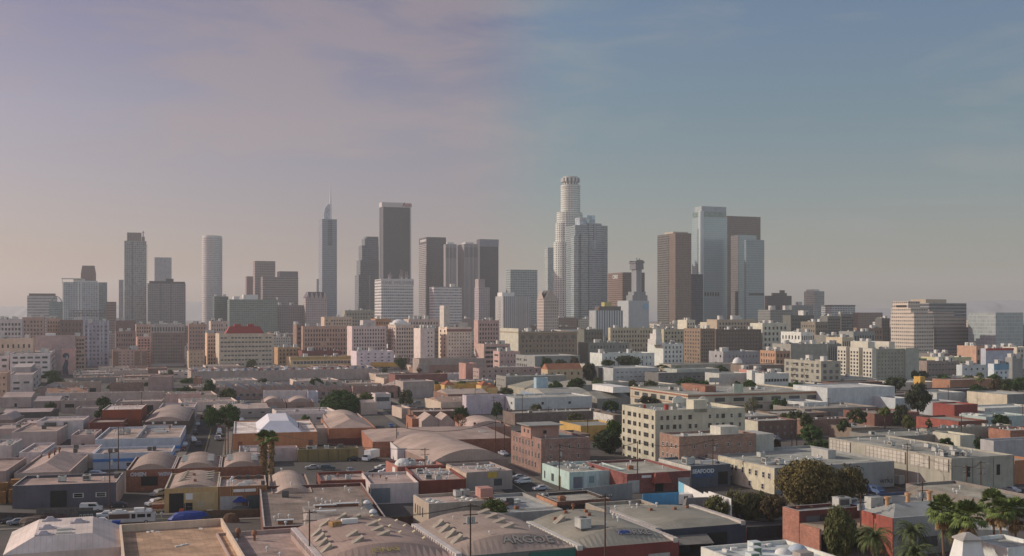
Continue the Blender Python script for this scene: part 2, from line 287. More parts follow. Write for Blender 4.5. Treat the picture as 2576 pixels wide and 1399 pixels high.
# roof equipment, one mesh of each kind
def equip():
    E = {}
    b = MB(); b.box(-.9, .9, -.7, .7, .25, 1.35, 0); b.box(-.95, .95, -.75, .75, 1.35, 1.42, 0); b.box(-.85, .85, -.60, .60, 0, .25, 1); b.box(-.7, .7, -.73, -.70, .45, 1.2, 1); b.cyl(0, 0, 1.42, 1.55, .45, n=10, m=1)
    E['air_conditioner'] = mesh_of('air_conditioner', b.v, b.f, [M_ac, M_acdk], b.m)
    b = MB(); b.box(-.6, .6, -.5, .5, .2, 1.2, 0); b.box(-.62, -.60, -.4, .4, .3, 1.1, 0); b.box(-.5, .5, -.52, -.5, .3, 1.1, 0); b.box(-.55, .55, -.45, .45, 0, .2, 0)
    E['swamp_cooler'] = mesh_of('swamp_cooler', b.v, b.f, [M_acdk], b.m)
    b = MB(); b.cyl(0, 0, 0, .7, .16, n=8); b.cyl(0, 0, .7, .95, .34, .30, n=10); b.dome(0, 0, .95, .30, .14, 10, 2)
    E['roof_vent'] = mesh_of('roof_vent', b.v, b.f, [M_vent], b.m)
    b = MB(); b.cyl(0, 0, 0, .9, .22, n=8); b.cyl(0, 0, .9, 1.0, .45, .5, n=12); b.cyl(0, 0, 1.0, 1.5, .5, .38, n=12); b.dome(0, 0, 1.5, .38, .2, 12, 2)
    E['turbine_vent'] = mesh_of('turbine_vent', b.v, b.f, [M_rust], b.m)
    b = MB(); b.box(-1.0, 1.0, -.6, .6, 0, .18, 0); b.frus(-.95, .95, -.55, .55, .18, .5, .35, 0)
    E['skylight'] = mesh_of('skylight', b.v, b.f, [M_sky], b.m)
    # wedge skylight: a raised light facing away from the sun side
    b = MB(); b.poly([(-1.2, -.9, 0), (1.2, -.9, 0), (1.2, -.9, 1.0)], 0); b.poly([(-1.2, .9, 0), (1.2, .9, 1.0), (1.2, .9, 0)], 0)
    b.poly([(-1.2, -.9, 0), (1.2, -.9, 1.0), (1.2, .9, 1.0), (-1.2, .9, 0)], 0); b.poly([(1.2, -.9, 0), (1.2, .9, 0), (1.2, .9, 1.0), (1.2, -.9, 1.0)], 1)
    E['roof_light'] = mesh_of('roof_light', b.v, b.f, [stucco((.30, .26, .21), .8, .3, .8, 'weathered_felt'), M_glass2], b.m)
    b = MB(); b.box(-.35, .35, -.35, .35, 0, .35); b.frus(-.45, .45, -.45, .45, .35, .6, .2)
    E['small_vent'] = mesh_of('small_vent', b.v, b.f, [M_rust], b.m)
    b = MB(); b.box(-2.2, 2.2, -.3, .3, .35, .85, 0); b.box(1.9, 2.4, -.3, 1.6, .35, .85, 0); b.box(-2.0, -1.8, -.25, .25, 0, .35, 0); b.box(1.6, 1.8, -.25, .25, 0, .35, 0)
    E['duct'] = mesh_of('duct', b.v, b.f, [M_vent], b.m)
    b = MB(); b.box(-1.3, 1.3, -1.1, 1.1, 0, 2.5, 0); b.box(-1.4, 1.4, -1.2, 1.2, 2.5, 2.65, 0); b.box(.2, 1.0, -1.12, -1.1, .05, 2.0, 1)
    E['stair_house'] = mesh_of('stair_house', b.v, b.f, [stucco(OFFW, .85), M_acdk], b.m)
    return E
EQ = equip()
DM = [MB().box(-.5, .5, -.06, .04, 0, 1).obj('roller_door', m) for m in (M_shut, M_dark, stucco((.16, .12, .10), .7))]; DM = [(o.data, bpy.data.objects.remove(o))[0] for o in DM]
class Bd: pass
ALLB = []
BL = []          # every footprint, to keep the generated blocks off the surveyed ones
def solve(X, Y, ux, uy, tx):      # how far along (ux,uy) from (X,Y) until the guide column tx is met
    k = (tx - CX) / FP; den = ux - k * uy
    return (k * Y - X) / den if abs(den) > 1e-6 else 0
def arc_pts(x0, x1, z, rise, n=14): return [(x0 + (x1 - x0) * k / n, z + rise * (1 - (2 * k / n - 1) ** 2)) for k in range(n + 1)]
def roof_part(B, kind, mat, t, dk, rise):
    w, D = B.w, B.dep; x0, x1, y0, y1 = t, w - t, t, D - t; b = MB()
    if kind == 'flat': b.poly([(x0, y0, dk), (x1, y0, dk), (x1, y1, dk), (x0, y1, dk)])
    elif kind in ('bow', 'bowx'):
        P = arc_pts(x0, x1, dk, rise) if kind == 'bow' else arc_pts(y0, y1, dk, rise)
        for (a, za), (c, zc) in zip(P, P[1:]):
            if kind == 'bow': b.poly([(a, y0, za), (c, y0, zc), (c, y1, zc), (a, y1, za)])
            else: b.poly([(x0, a, za), (x1, a, za), (x1, c, zc), (x0, c, zc)])
        if kind == 'bow': b.poly([(a, y0, z) for a, z in P]); b.poly([(a, y1, z) for a, z in reversed(P)])
        else: b.poly([(x1, a, z) for a, z in P]); b.poly([(x0, a, z) for a, z in reversed(P)])
    elif kind == 'apron':                      # barrel roof whose front end slopes down to a level eave
        s = 4.5; P = arc_pts(x0, x1, dk, rise, 20)
        for (a, za), (c, zc) in zip(P, P[1:]):
            b.poly([(a, y0 + s, za), (c, y0 + s, zc), (c, y1, zc), (a, y1, za)])
            b.poly([(a, y0, dk), (c, y0, dk), (c, y0 + s, zc), (a, y0 + s, za)])
        b.poly([(a, y1, z) for a, z in reversed(P)])
    elif kind == 'hip':
        m = min(x1 - x0, y1 - y0) / 2 * .92; cy = (y0 + y1) / 2
        if x1 - x0 > y1 - y0: r = [(x0 + m, cy, dk + rise), (x1 - m, cy, dk + rise)]; q = [(x0, y0, dk), (x1, y0, dk), (x1, y1, dk), (x0, y1, dk)]; b.poly([q[0], q[1], r[1], r[0]]); b.poly([q[1], q[2], r[1]]); b.poly([q[2], q[3], r[0], r[1]]); b.poly([q[3], q[0], r[0]])
        else: cx = (x0 + x1) / 2; r = [(cx, y0 + m, dk + rise), (cx, y1 - m, dk + rise)]; q = [(x0, y0, dk), (x1, y0, dk), (x1, y1, dk), (x0, y1, dk)]; b.poly([q[0], q[1], r[0]]); b.poly([q[1], q[2], r[1], r[0]]); b.poly([q[2], q[3], r[1]]); b.poly([q[3], q[0], r[0], r[1]])
    elif kind == 'gable':
        cx = (x0 + x1) / 2; b.poly([(x0, y0, dk), (cx, y0, dk + rise), (cx, y1, dk + rise), (x0, y1, dk)]); b.poly([(cx, y0, dk + rise), (x1, y0, dk), (x1, y1, dk), (cx, y1, dk + rise)]); b.poly([(x0, y0, dk), (x1, y0, dk), (cx, y0, dk + rise)]); b.poly([(x1, y1, dk), (x0, y1, dk), (cx, y1, dk + rise)])
    elif kind == 'gablex':
        cy = (y0 + y1) / 2; b.poly([(x0, y0, dk), (x1, y0, dk), (x1, cy, dk + rise), (x0, cy, dk + rise)]); b.poly([(x0, cy, dk + rise), (x1, cy, dk + rise), (x1, y1, dk), (x0, y1, dk)]); b.poly([(x0, y1, dk), (x0, y0, dk), (x0, cy, dk + rise)]); b.poly([(x1, y0, dk), (x1, y1, dk), (x1, cy, dk + rise)])
    elif kind == 'mansard':                    # sloped sides up to a broad flat top
        i = rise * 2.0; b.frus(x0, x1, y0, y1, dk, dk + rise, i, 0, insy=i * .45)
    return b.obj('roof', mat, B.root, smooth=kind in ('bow', 'bowx', 'apron') and False)
def roof_z(B, kind, dk, rise, x, y):
    w, D = B.w, B.dep
    if kind in ('bow', 'apron'): 
        z = dk + rise * max(0, 1 - (2 * x / w - 1) ** 2)
        return z if kind == 'bow' or y > 4.6 else dk + (z - dk) * y / 4.6
    if kind == 'bowx': return dk + rise * (1 - (2 * y / D - 1) ** 2)
    if kind == 'gable': return dk + rise * (1 - abs(2 * x / w - 1))
    if kind == 'gablex': return dk + rise * (1 - abs(2 * y / D - 1))
    if kind == 'hip': m = min(w, D) / 2; return dk + rise * min(1, min(x, w - x, y, D - y) / m)
    if kind == 'mansard': return dk + rise
    return dk
def bld(z, x0, x1, yt, label, cat='building', name='warehouse', h=None, d=None, side=None, yb=None, dep=None, w=None, ang=G2, wall=TAN, roof=RG, par=.7, kind='flat', rise=2.0,
        win=(), eq=(), mat=None, rmat=None, short=None, wtop=None, group=None, cap=True, t=.35, seed=None):
    """footprint given by the front-left and front-right corners seen in the guide, and either height or distance"""
    a, c, y = px(z, x0), (px(z, x1) if x1 is not None else None), py(z, yt)
    if d is None: d = d_of(y, h)
    tn = (1.05, .94, .88) if a < 1230 else (.97, .985, .95); wall = tuple(round(c * k, 3) for c, k in zip(wall, tn)); roof = tuple(round(c * k, 3) for c, k in zip(roof, (1.05, .93, .86) if a < 1230 else (.97, .99, .94)))
    if h is None: h = h_of(y, d)
    X, Y = X_of(a, d), d; ux, uy = math.cos(ang), math.sin(ang); vx, vy = -math.sin(ang), math.cos(ang)
    if w is None: w = solve(X, Y, ux, uy, c)
    if side is not None:
        s = px(z, side)
        if s < a: dep = solve(X, Y, vx, vy, s)
        else: dep = solve(X + ux * w, Y + uy * w, vx, vy, s)
        dep = max(6, min(dep, 110))
    elif yb is not None: dep = max(5, (d_of(py(z, yb), h) - d) / math.cos(ang))
    elif dep is None: dep = 20
    B = Bd(); B.w, B.dep, B.h, B.ang, B.P, B.d = w, dep, h, ang, (X, Y), d; B.kind, B.rise = kind, rise; B.dk = h - par
    BL.append((X, Y, ang, w, dep)); B.label = label; B.short = short
    mid = (X + ux * w / 2, Y + uy * w / 2, h); B.px = proj(mid)
    B.x01 = (a, CX + FP * (X + ux * w) / (Y + uy * w)); ALLB.append(B); B.root = put(name, None, None, (X, Y, 0), ang)
    tag(B.root, label, cat, group)
    if mat is None: mat = stucco(tuple(wall))
    b = MB(); t2 = t
    O = [(0, 0), (w, 0), (w, dep), (0, dep)]; I = [(t2, t2), (w - t2, t2), (w - t2, dep - t2), (t2, dep - t2)]
    for k in range(4):
        p, q = O[k], O[(k + 1) % 4]; r, s_ = I[k], I[(k + 1) % 4]
        b.poly([(*p, 0), (*q, 0), (*q, h), (*p, h)], 0)
        b.poly([(*p, h), (*q, h), (*s_, h), (*r, h)], 1)
        if par > .02: b.poly([(*s_, h - par), (*r, h - par), (*r, h), (*s_, h)], 0)
    capm = stucco(tuple(min(.7, x * 1.25 + .03) for x in wall), .8, .15, .5, 'coping') if cap is True else (cap or mat)
    B.wall = b.obj('wall', [mat, capm], B.root)
    B.roof = roof_part(B, kind, rmat or roofing(tuple(roof), patch=.5 if kind == 'flat' else .26), t2 if par > .02 else 0, B.dk, rise)
    if win: windows(B, win)
    if eq: equipment(B, eq, seed if seed is not None else int(X * 7 + Y * 3))
    if name == 'warehouse' and short is None and not win and d < 720 and h < 9:
        rg = random.Random(int(X * 5 + Y))
        for k in range(int(w / 8)):
            if rg.random() < .8: q = rg.choice((1.2, 3.2, 3.8)); put('door' if q < 2 else 'roller_door', DM[rg.choice((0, 1, 2)) if q > 2 else 1], B.root, ((k + .5) * w / int(w / 8), -.01, 0), 0, (q, 1, 2.2 if q < 2 else 3.1))
    return B
def face_xf(B, face, u, z, off=.0):
    if face == 'f': return (u, -off, z), 0
    if face == 'l': return (-off, B.dep - u, z), -math.pi / 2
    if face == 'r': return (B.w + off, u, z), math.pi / 2
    return (B.w - u, B.dep + off, z), math.pi
def windows(B, specs):
    """specs: (face, rows, cols, width share, height share, z0, z1, u0, u1, kind)"""
    items = []
    for sp in specs:
        face, rows, cols, fw, fh = sp[:5]; z0 = sp[5] if len(sp) > 5 else .06; z1 = sp[6] if len(sp) > 6 else .95; u0 = sp[7] if len(sp) > 7 else .03; u1 = sp[8] if len(sp) > 8 else .97; k = sp[9] if len(sp) > 9 else 'd'
        Lf = B.w if face in 'fb' else B.dep; H0, H1 = z0 * B.h, z1 * B.h; bw = Lf * (u1 - u0) / cols; bh = (H1 - H0) / rows
        for r in range(rows):
            for q in range(cols):
                u = Lf * u0 + bw * (q + .5); zz = H1 - bh * (r + 1) + bh * (1 - fh) / 2
                items.append((face, u, zz, bw * fw, bh * fh, k))
    items.sort(key=lambda i: -i[2]); rg = random.Random(int(B.P[0] * 3)); items = [(a, u, zz, q * rg.uniform(.88, 1.1), hh * rg.uniform(.92, 1.04), k) for a, u, zz, q, hh, k in items if rg.random() > .04]
    for it in items[:100]:
        loc, rz = face_xf(B, it[0], it[1], it[2], .01)
        put('window', WM[it[5]], B.root, loc, rz, (it[3], 1.6, it[4]))
    if len(items) > 100:
        b = MB(); src = WM[items[0][5]]
        for it in items[100:]:
            loc, rz = face_xf(B, it[0], it[1], it[2], .01); Mx = Matrix.Translation(loc) @ Matrix.Rotation(rz, 4, 'Z') @ Matrix.Diagonal((it[3], 1.6, it[4], 1)); i = len(b.v)
            b.v += [tuple(Mx @ v.co) for v in src.vertices]
            for p in src.polygons: b.f.append(tuple(i + k for k in p.vertices)); b.m.append(p.material_index)
        o = b.obj('window', [src.materials[0], src.materials[1]], B.root); o['kind'] = 'stuff'
def equipment(B, eq, seed):
    rng = random.Random(seed)
    for e in eq:
        nm, n = e[0], e[1]
        if isinstance(n, int): pts = [(rng.uniform(.1, .9), rng.uniform(.12, .88)) for _ in range(n)]
        else: pts = n
        sc_ = e[2] if len(e) > 2 else 1
        for p in pts:
            u, v = p[0], p[1]; x, y = u * B.w, v * B.dep; z = roof_z(B, B.kind, B.dk, B.rise, x, y)
            o = put(nm, EQ[nm], B.root, (x, y, z - .04), (rng.choice((0, 1, 2, 3)) * math.pi / 2 if nm not in ('skylight', 'roof_light', 'duct') else (e[3] if len(e) > 3 else 0)), (sc_,) * 3)
            if B.kind in ('bow', 'apron') and nm in ('roof_light', 'skylight'):
                o.rotation_euler.y = math.atan(4 * B.rise / B.w * (2 * u - 1))
def part_box(B, name, x0, x1, y0, y1, z0, z1, mat, m2=None):
    return MB().box(x0, x1, y0, y1, z0, z1).obj(name, mat, B.root)
def house_on(B, u0, u1, v0, v1, hh, mat, name='penthouse', roofm=None, over=0):
    x0, x1, y0, y1 = u0 * B.w, u1 * B.w, v0 * B.dep, v1 * B.dep; z = B.dk
    o = MB().box(x0, x1, y0, y1, z - .02, z + hh).obj(name, mat, B.root)
    if roofm: MB().box(x0 - over, x1 + over, y0 - over, y1 + over, z + hh + .003, z + hh + .3).obj('roof', roofm, o)
    return o
def sign(B, face, u, z, w, h, mat, text=None, tmat=None, size=None, name='sign', bold=.0):
    loc, rz = face_xf(B, face, u, z, .06)
    o = MB().box(-w / 2, w / 2, -.08, .05, -h / 2, h / 2).obj(name, mat, B.root, loc, rz) if mat else None
    if text:
        me = textmesh(text, tmat, size, .1, bold); p = o if o else B.root
        t = put('lettering', me, p, (0, -.10, -size * .36) if o else (Vector(loc) + Vector((0, 0, -size * .36))), 0)
        t.rotation_euler = (R(90), 0, 0 if o else rz)
    return o
def opening(B, face, u, z0, z1, w, mat, name='door'):
    loc, rz = face_xf(B, face, u, 0, .02); return MB().box(-w / 2, w / 2, -.05, .03, z0, z1).obj(name, mat, B.root, loc, rz)
def coping_band(B, z0, z1, mat, out=.12, name='cornice'):
    b = MB(); b.box(-out, B.w + out, -out, -.003, z0, z1); b.box(-out, -.003, 0, B.dep, z0, z1); b.box(B.w + .003, B.w + out, 0, B.dep, z0, z1); return b.obj(name, mat, B.root)
# ------------------------------------------------------------------ ground, streets, hills
def ground_mat():
    m, N, L, b = nodes_mat('paving')
    tc = N.new('ShaderNodeTexCoord'); n = N.new('ShaderNodeTexNoise'); n.inputs['Scale'].default_value = .03; n.inputs['Detail'].default_value = 12; n.inputs['Roughness'].default_value = .7; L.new(tc.outputs['Object'], n.inputs['Vector'])
    r = N.new('ShaderNodeValToRGB'); r.color_ramp.elements[0].position = .35; r.color_ramp.elements[0].color = (.04, .036, .032, 1); r.color_ramp.elements[1].position = .65; r.color_ramp.elements[1].color = (.095, .08, .068, 1)
    L.new(n.outputs[0], r.inputs[0]); L.new(r.outputs[0], b.inputs['Base Color']); b.inputs['Roughness'].default_value = .95; return m
M_gr = ground_mat(); M_asph = stucco((.04, .038, .036), .95, .3, .15, 'asphalt'); M_walk = stucco((.18, .155, .13), .95, .3, .3, 'concrete_paving'); M_line = stucco((.5, .42, .2), .9, .3, 2, 'worn_road_paint'); M_wline = stucco((.55, .53, .5), .9, .3, 2, 'worn_white_road_paint')
struct('ground', MB().poly([(-8000, -200, 0), (8000, -200, 0), (8000, 12300, 0), (-8000, 12300, 0)]), M_gr)
def strip(name, p, q, wd_, mat, z, dash=None):
    p, q = Vector(p).to_2d(), Vector(q).to_2d(); u = (q - p).normalized(); n = Vector((-u.y, u.x)) * wd_ / 2; b = MB()
    if dash:
        t = 0
        while t < (q - p).length: a = p + u * t; c = p + u * min(t + dash[0], (q - p).length); b.poly([(*(a - n), z), (*(c - n), z), (*(c + n), z), (*(a + n), z)][::1]); t += dash[0] + dash[1]
    else: b.poly([(*(p - n), z), (*(q - n), z), (*(q + n), z), (*(p + n), z)])
    return struct(name, b, mat)
def road(pa, pb, w=13, walk=3.2, line=True):
    pa, pb = Vector(pa).to_2d(), Vector(pb).to_2d(); u = (pb - pa).normalized(); n = Vector((-u.y, u.x))
    strip('road', pa, pb, w, M_asph, .010)
    for s in (-1, 1):
        a, c = pa + n * s * (w / 2 + walk / 2), pb + n * s * (w / 2 + walk / 2); b = MB(); m = n * walk / 2
        P = [a - m, c - m, c + m, a + m]; i = 0
        b.poly([(*p, .14) for p in P]); 
        for k in range(4): b.poly([(*P[k], 0), (*P[(k + 1) % 4], 0), (*P[(k + 1) % 4], .14), (*P[k], .14)])
        struct('pavement', b, M_walk)
    if line:
        strip('road_marking', pa + n * .12, pb + n * .12, .12, M_line, .016); strip('road_marking', pa - n * .12, pb - n * .12, .12, M_line, .016)
road(gnd('W', 1400, 720), (gnd('W', 1400, 720) + Vector((-math.sin(G1), math.cos(G1), 0)) * 700), 12.5, 3)
yard0 = gnd('W', 900, 1120)
ux2 = Vector((math.cos(G1), math.sin(G1), 0))
road(gnd('W', 900, 1150) - ux2 * 120, gnd('W', 900, 1150) + ux2 * 48, 9, 2.0)
road(gnd('Y', 150, 960), gnd('Y', 150, 960) + Vector((-math.sin(G1), math.cos(G1), 0)) * 500, 12, 3)
road(gnd('Z', 1500, 1000) - Vector((math.cos(G2), math.sin(G2), 0)) * 90, gnd('Z', 1500, 1000) + Vector((math.cos(G2), math.sin(G2), 0)) * 120, 12, 3)
road(gnd('Z', 1060, 930), gnd('Z', 1060, 930) + Vector((-math.sin(G2), math.cos(G2), 0)) * 400, 11, 2.5)
def hills(name, xs, d, zs, depth=2500):
    rng = random.Random(len(xs)); b = MB(); n = 90; P = []
    for k in range(n + 1):
        f = k / n * (len(xs) - 1); i = min(int(f), len(xs) - 2); g = f - i; g2 = g * g * (3 - 2 * g)
        x = xs[i] + (xs[i + 1] - xs[i]) * g; zt = zs[i] + (zs[i + 1] - zs[i]) * g2 + rng.uniform(-1, 1) * 4 + math.sin(k * .7) * 5
        P.append((x, max(2, zt)))
    rows = []
    for j in range(9):
        v = j / 8; hh = math.sin(v * math.pi) ** .8
        rows.append([((X_of(x, d)) * (1 + v * .15), d + depth * v + rng.uniform(-60, 60), (zt * hh * (1 + rng.uniform(-.06, .06)) if 0 < j < 8 else -1)) for x, zt in P])
    V = [p for r in rows for p in r]; F = [(j * (n + 1) + k, j * (n + 1) + k + 1, (j + 1) * (n + 1) + k + 1, (j + 1) * (n + 1) + k) for j in range(8) for k in range(n)]
    o = put(name, mesh_of(name, V, F, stucco((.25, .25, .26), .95, .1, .002, 'hazed_hill_colour'), smooth=True)); o['kind'] = 'structure'  # pale hill colour has extra distance haze put into it
hills('hills', [-500, -200, 0, 60, 150, 260, 420, 600, 800, 1000], 8500, [150, 140, 110, 190, 150, 110, 160, 130, 90, 20])
hills('hills', [1100, 1400, 1620, 1700, 1900, 2100, 2300, 2480, 2620, 2800], 7600, [20, 45, 55, 70, 45, 70, 95, 140, 160, 150])

# ------------------------------------------------------------------ downtown towers
FA = facade
GLs = (.10, .12, .14)
M_trim = stucco((.55, .53, .50), .6, .1, .3, 'pale_cladding')
def T(z, x0, x1, yt, d, label, fac, side=None, dep=32, cat='tower', name='office_tower', par=1.2, short=None, roof=RDK, ang=G2, **k):
    return bld(z, x0, x1, yt, label, cat=cat, name=name, d=d, side=side, dep=dep, mat=fac, roof=roof, par=par, short=short, cap=stucco((.2, .2, .2), .8), ang=ang, **k)
def crown(B, ins, z1, mat, name='crown', z0=None, insy=None):
    iy = ins if insy is None else insy; return MB().box(ins, B.w - ins, iy, B.dep - iy, (B.h - 1.2 if z0 is None else z0), z1).obj(name, mat, B.root)
ht = lambda z, y, d: h_of(py(z, y), d)
mauve = (.20, .17, .18); 
B = T('A', 232, 485, 588, 2100, 'white office block banded with grey window strips, low dark cap on top', FA((.42, .38, .37), (.17, .16, .17), 5.5, 3, .97, .42), dep=30, short='white banded office block')
crown(B, 3, ht('A', 568, 2100), stucco((.10, .07, .07), .8), 'plant_room')
B = T('A', 420, 543, 640, 1980, 'teal glass building crowned by an open arched frame', FA((.16, .24, .26), (.08, .13, .15), 4, 3, .8, .6), dep=25, short='teal glass building with the arched top')
zt = B.h; b = MB(); hh = ht('A', 590, 1980) - zt
for yy in (2, B.dep / 2, B.dep - 2):
    P = arc_pts(3, B.w - 3, zt - .5, hh, 10)
    for p, q in zip(P, P[1:]): b.tube((p[0], yy, p[1]), (q[0], yy, q[1]), .5)
for p in arc_pts(3, B.w - 3, zt - .5, hh, 10)[1:-1:2]: b.tube((p[0], 2, p[1]), (p[0], B.dep - 2, p[1]), .35)
b.obj('arched_frame', stucco((.12, .2, .2), .6), B.root)
B = T('A', 535, 838, 472, 1950, 'wide blue grey glass tower with white piers and a white roof frame', FA((.36, .36, .38), (.16, .19, .22), 3.6, 4.2, .72, .7, .2), dep=32, short='wide blue grey glass tower')
b = MB(); z0 = B.h - 1
b.box(-2, B.w * .55, -1, B.dep * .6, ht('A', 444, 1950), ht('A', 438, 1950)); b.box(B.w * .3, B.w * .62, 2, B.dep - 2, z0, ht('A', 444, 1950) - .01); b.box(-1, 0, -1, 0, z0, ht('A', 444, 1950) - .01); b.box(B.w * .62 + .01, B.w * .98, 3, B.dep - 3, z0, ht('A', 458, 1950))
b.obj('roof_frame', M_trim, B.root)
b = MB(); 
for u in (.42, .5, .0): b.box(B.w * u, B.w * u + 2.2, -.6, -.003, 0, B.h)
b.obj('pier', M_trim, B.root)
B = T('A', 690, 820, 395, 2500, 'dark red brown tower with tapered top rising behind the glass tower', FA((.10, .045, .05), (.05, .03, .035), 4, 3, .5, .5), dep=36, short='dark red brown tower')
MB().frus(0.01, B.w - .01, .01, B.dep - .01, B.h - 1.3, ht('A', 330, 2500), 3).obj('crown', FA((.11, .045, .05), (.05, .03, .035), 4, 3, .5, .5), B.root)
T('A', 840, 915, 474, 2120, 'slim dark teal glass slab', FA((.12, .17, .19), (.07, .12, .14), 4, 3, .8, .7), dep=26)
T('A', 905, 993, 640, 1950, 'short maroon office block with thin window lines', FA((.16, .08, .08), (.05, .035, .04), 4.5, 3, .95, .4), dep=24)
T('A', 1015, 1055, 452, 2650, 'narrow pale mauve tower half hidden behind the tall condominium', FA((.24, .22, .24), (.16, .16, .18), 4, 4, .6, .6), dep=26)
B = T('A', 1062, 1250, 118, 2100, 'tallest glass condominium tower of the southern cluster, balconies up one edge', FA((.27, .25, .25), (.12, .15, .17), 3.7, 3.6, .78, .66, .18), dep=34, short='tall glass condominium tower')
MB().box(5, B.w * .78, 3, B.dep - 3, B.h - 1.3, ht('A', 46, 2100)).obj('crown', FA((.22, .16, .15), (.08, .08, .09), 4, 3, .4, .8), B.root)
b = MB(); b.tube((B.w * .86, 6, B.h - 2), (B.w * .86, 6, ht('A', 30, 2100)), .8); b.box(B.w * .80, B.w * .93, 3, 9, B.h - 1, ht('A', 80, 2100)); b.tube((B.w * .80, 6, ht('A', 45, 2100)), (B.w * .92, 6, ht('A', 40, 2100)), .5); b.obj('mast', stucco((.18, .15, .14), .8), B.root)
b = MB()
k = 8
while k < B.h - 8: b.box(B.w + .003, B.w + 2.0, .5, 9, k, k + 1.3); k += 3.7
b.obj('balcony', stucco((.42, .38, .33), .6), B.root)
b = MB(); b.box(B.w * .34, B.w * .38, -.4, -.003, 0, B.h - 2); b.obj('dark_fin', stucco((.08, .09, .10), .5), B.root)
T('A', 1320, 1465, 260, 2850, 'pale grey lilac tower standing beyond the dark hotel block', FA((.26, .25, .28), (.19, .19, .22), 4.2, 3.2, .5, .9), dep=30, short='pale lilac tower')
B = T('A', 1262, 1585, 482, 2050, 'broad dark grey slab hotel with black roof structures', FA((.19, .16, .17), (.08, .085, .10), 3.4, 3.2, .7, .55), dep=26, short='broad dark grey hotel slab')
b = MB(); z0 = B.h - 1.3; b.box(3, B.w * .5, 2, B.dep - 2, z0, ht('A', 462, 2050)); b.box(B.w * .47, B.w * .68, 1, B.dep - 1, z0, ht('A', 441, 2050)); b.box(B.w * .7, B.w - 1, 2, B.dep - 2, z0, ht('A', 466, 2050)); b.obj('plant_room', stucco((.06, .055, .065), .8), B.root)
b = MB(); [b.box(B.w * u, B.w * u + 1.2, -.4, -.003, 0, B.h) for u in (.33, .6)]; b.obj('dark_fin', stucco((.06, .06, .07), .5), B.root)
def round_tower(z, x0, x1, yt, d, label, mat, segs, short=None):
    a, c = px(z, x0), px(z, x1); r = (c - a) / 2 * d / FP; X = X_of((a + c) / 2, d); h = h_of(py(z, yt), d); root = put('round_tower', None, None, (X, d + r, 0)); tag(root, label, 'tower')
    B = Bd(); B.root = root; B.w = B.dep = 2 * r; B.h = h; B.P = (X, d); B.label = label; B.short = short; B.px = proj((X, d, h)); BL.append((X - r, d, 0, 2 * r, 2 * r)); return B, r, h
B, r, h = round_tower('A', 1703, 1873, 84, 2250, 'round white cylindrical tower gridded with small windows', None, 0, 'round white tower')
MB().cyl(0, 0, 0, h, r, n=48).obj('wall', FA((.50, .46, .44), (.20, .19, .20), 3.9, 2.6, .55, .5, rad=r), B.root, smooth=False)
MB().cyl(0, 0, h + .003, ht('A', 72, 2250), r * .93, n=48).obj('crown', M_trim, B.root)
T('A', 1830, 1950, 594, 1900, 'narrow black green glass block with bright white edge', FA((.08, .10, .10), (.04, .06, .06), 3.4, 3, .85, .6), dep=26, eq=(('stair_house', 2, 2),))
B = bld('A', 1957, 2170, 620, 'wide green glass apartment block with pale roof sheds', cat='apartment block', name='apartment_block', d=1850, dep=30, mat=FA((.17, .20, .18), (.07, .11, .10), 3.3, 3.0, .75, .6, .2), short='wide green glass apartment block', w=X_of(px('B', 340), 1850) - X_of(px('A', 1957), 1850))
house_on(B, .1, .22, .2, .8, 6, M_white, 'roof_shed'); house_on(B, .3, .6, .2, .8, 9, M_white, 'roof_shed')
b = MB(); b.box(-.8, .4, -1, -.003, 0, B.h + 1); b.obj('white_edge', M_white, B.root)
T('B', 133, 180, 710, 2500, 'narrow pink brown slab beside the gridded brown tower', FA((.26, .16, .15), (.16, .1, .1), 4, 3, .5, .5), dep=24)
T('B', 190, 328, 606, 2400, 'brown tower with a regular grid of square openings', FA((.25, .18, .17), (.09, .07, .075), 5.4, 4.6, .6, .55), dep=32, short='gridded brown tower')
B = T('B', 243, 483, 714, 2200, 'brown office slab with horizontal window bands and a raised darker end', FA((.20, .15, .15), (.08, .07, .08), 4.6, 3, .96, .45), dep=34, short='banded brown office slab')
MB().box(B.w * .47, B.w - .01, 2, B.dep - 1, B.h - 1.3, ht('B', 674, 2200)).obj('plant_room', FA((.12, .10, .11), (.08, .07, .08), 4.6, 3, .3, .4), B.root)
T('B', 340, 528, 905, 1900, 'mauve brown midrise with square windows under the banded slab', FA((.19, .14, .15), (.09, .07, .08), 4.2, 3.8, .5, .5), dep=30, eq=(('stair_house', 2, 2.2),))
T('B', 345, 420, 852, 2050, 'low rounded mauve block poking over the midrise', FA((.22, .18, .19), (.12, .1, .11), 4, 3, .8, .5), dep=22)
B = T('B', 533, 678, 858, 1900, 'pinkish tower with zigzag gables under a dark mansard roof', FA((.38, .30, .29), (.15, .12, .13), 4.0, 3.6, .45, .5), dep=26, short='tower with the zigzag mansard')
MB().frus(-.3, B.w + .3, -.3, B.dep + .3, B.h + .003, ht('B', 815, 1900), 5).obj('mansard_roof', stucco((.10, .08, .09), .7), B.root)
b = MB(); n = 5; zz = B.h; gh = (ht('B', 815, 1900) - B.h) * .85
for k in range(n): x = B.w * (k + .5) / n; q = B.w / n / 2; b.poly([(x - q * .9, -.9, zz), (x + q * .9, -.9, zz), (x, -.9, zz + gh)]); b.poly([(x - q * .9, -.9, zz), (x, -.9, zz + gh), (x, 5, zz + gh)]); b.poly([(x + q * .9, -.9, zz), (x, 5, zz + gh), (x, -.9, zz + gh)])
b.obj('gable', stucco((.40, .32, .31), .8), B.root)
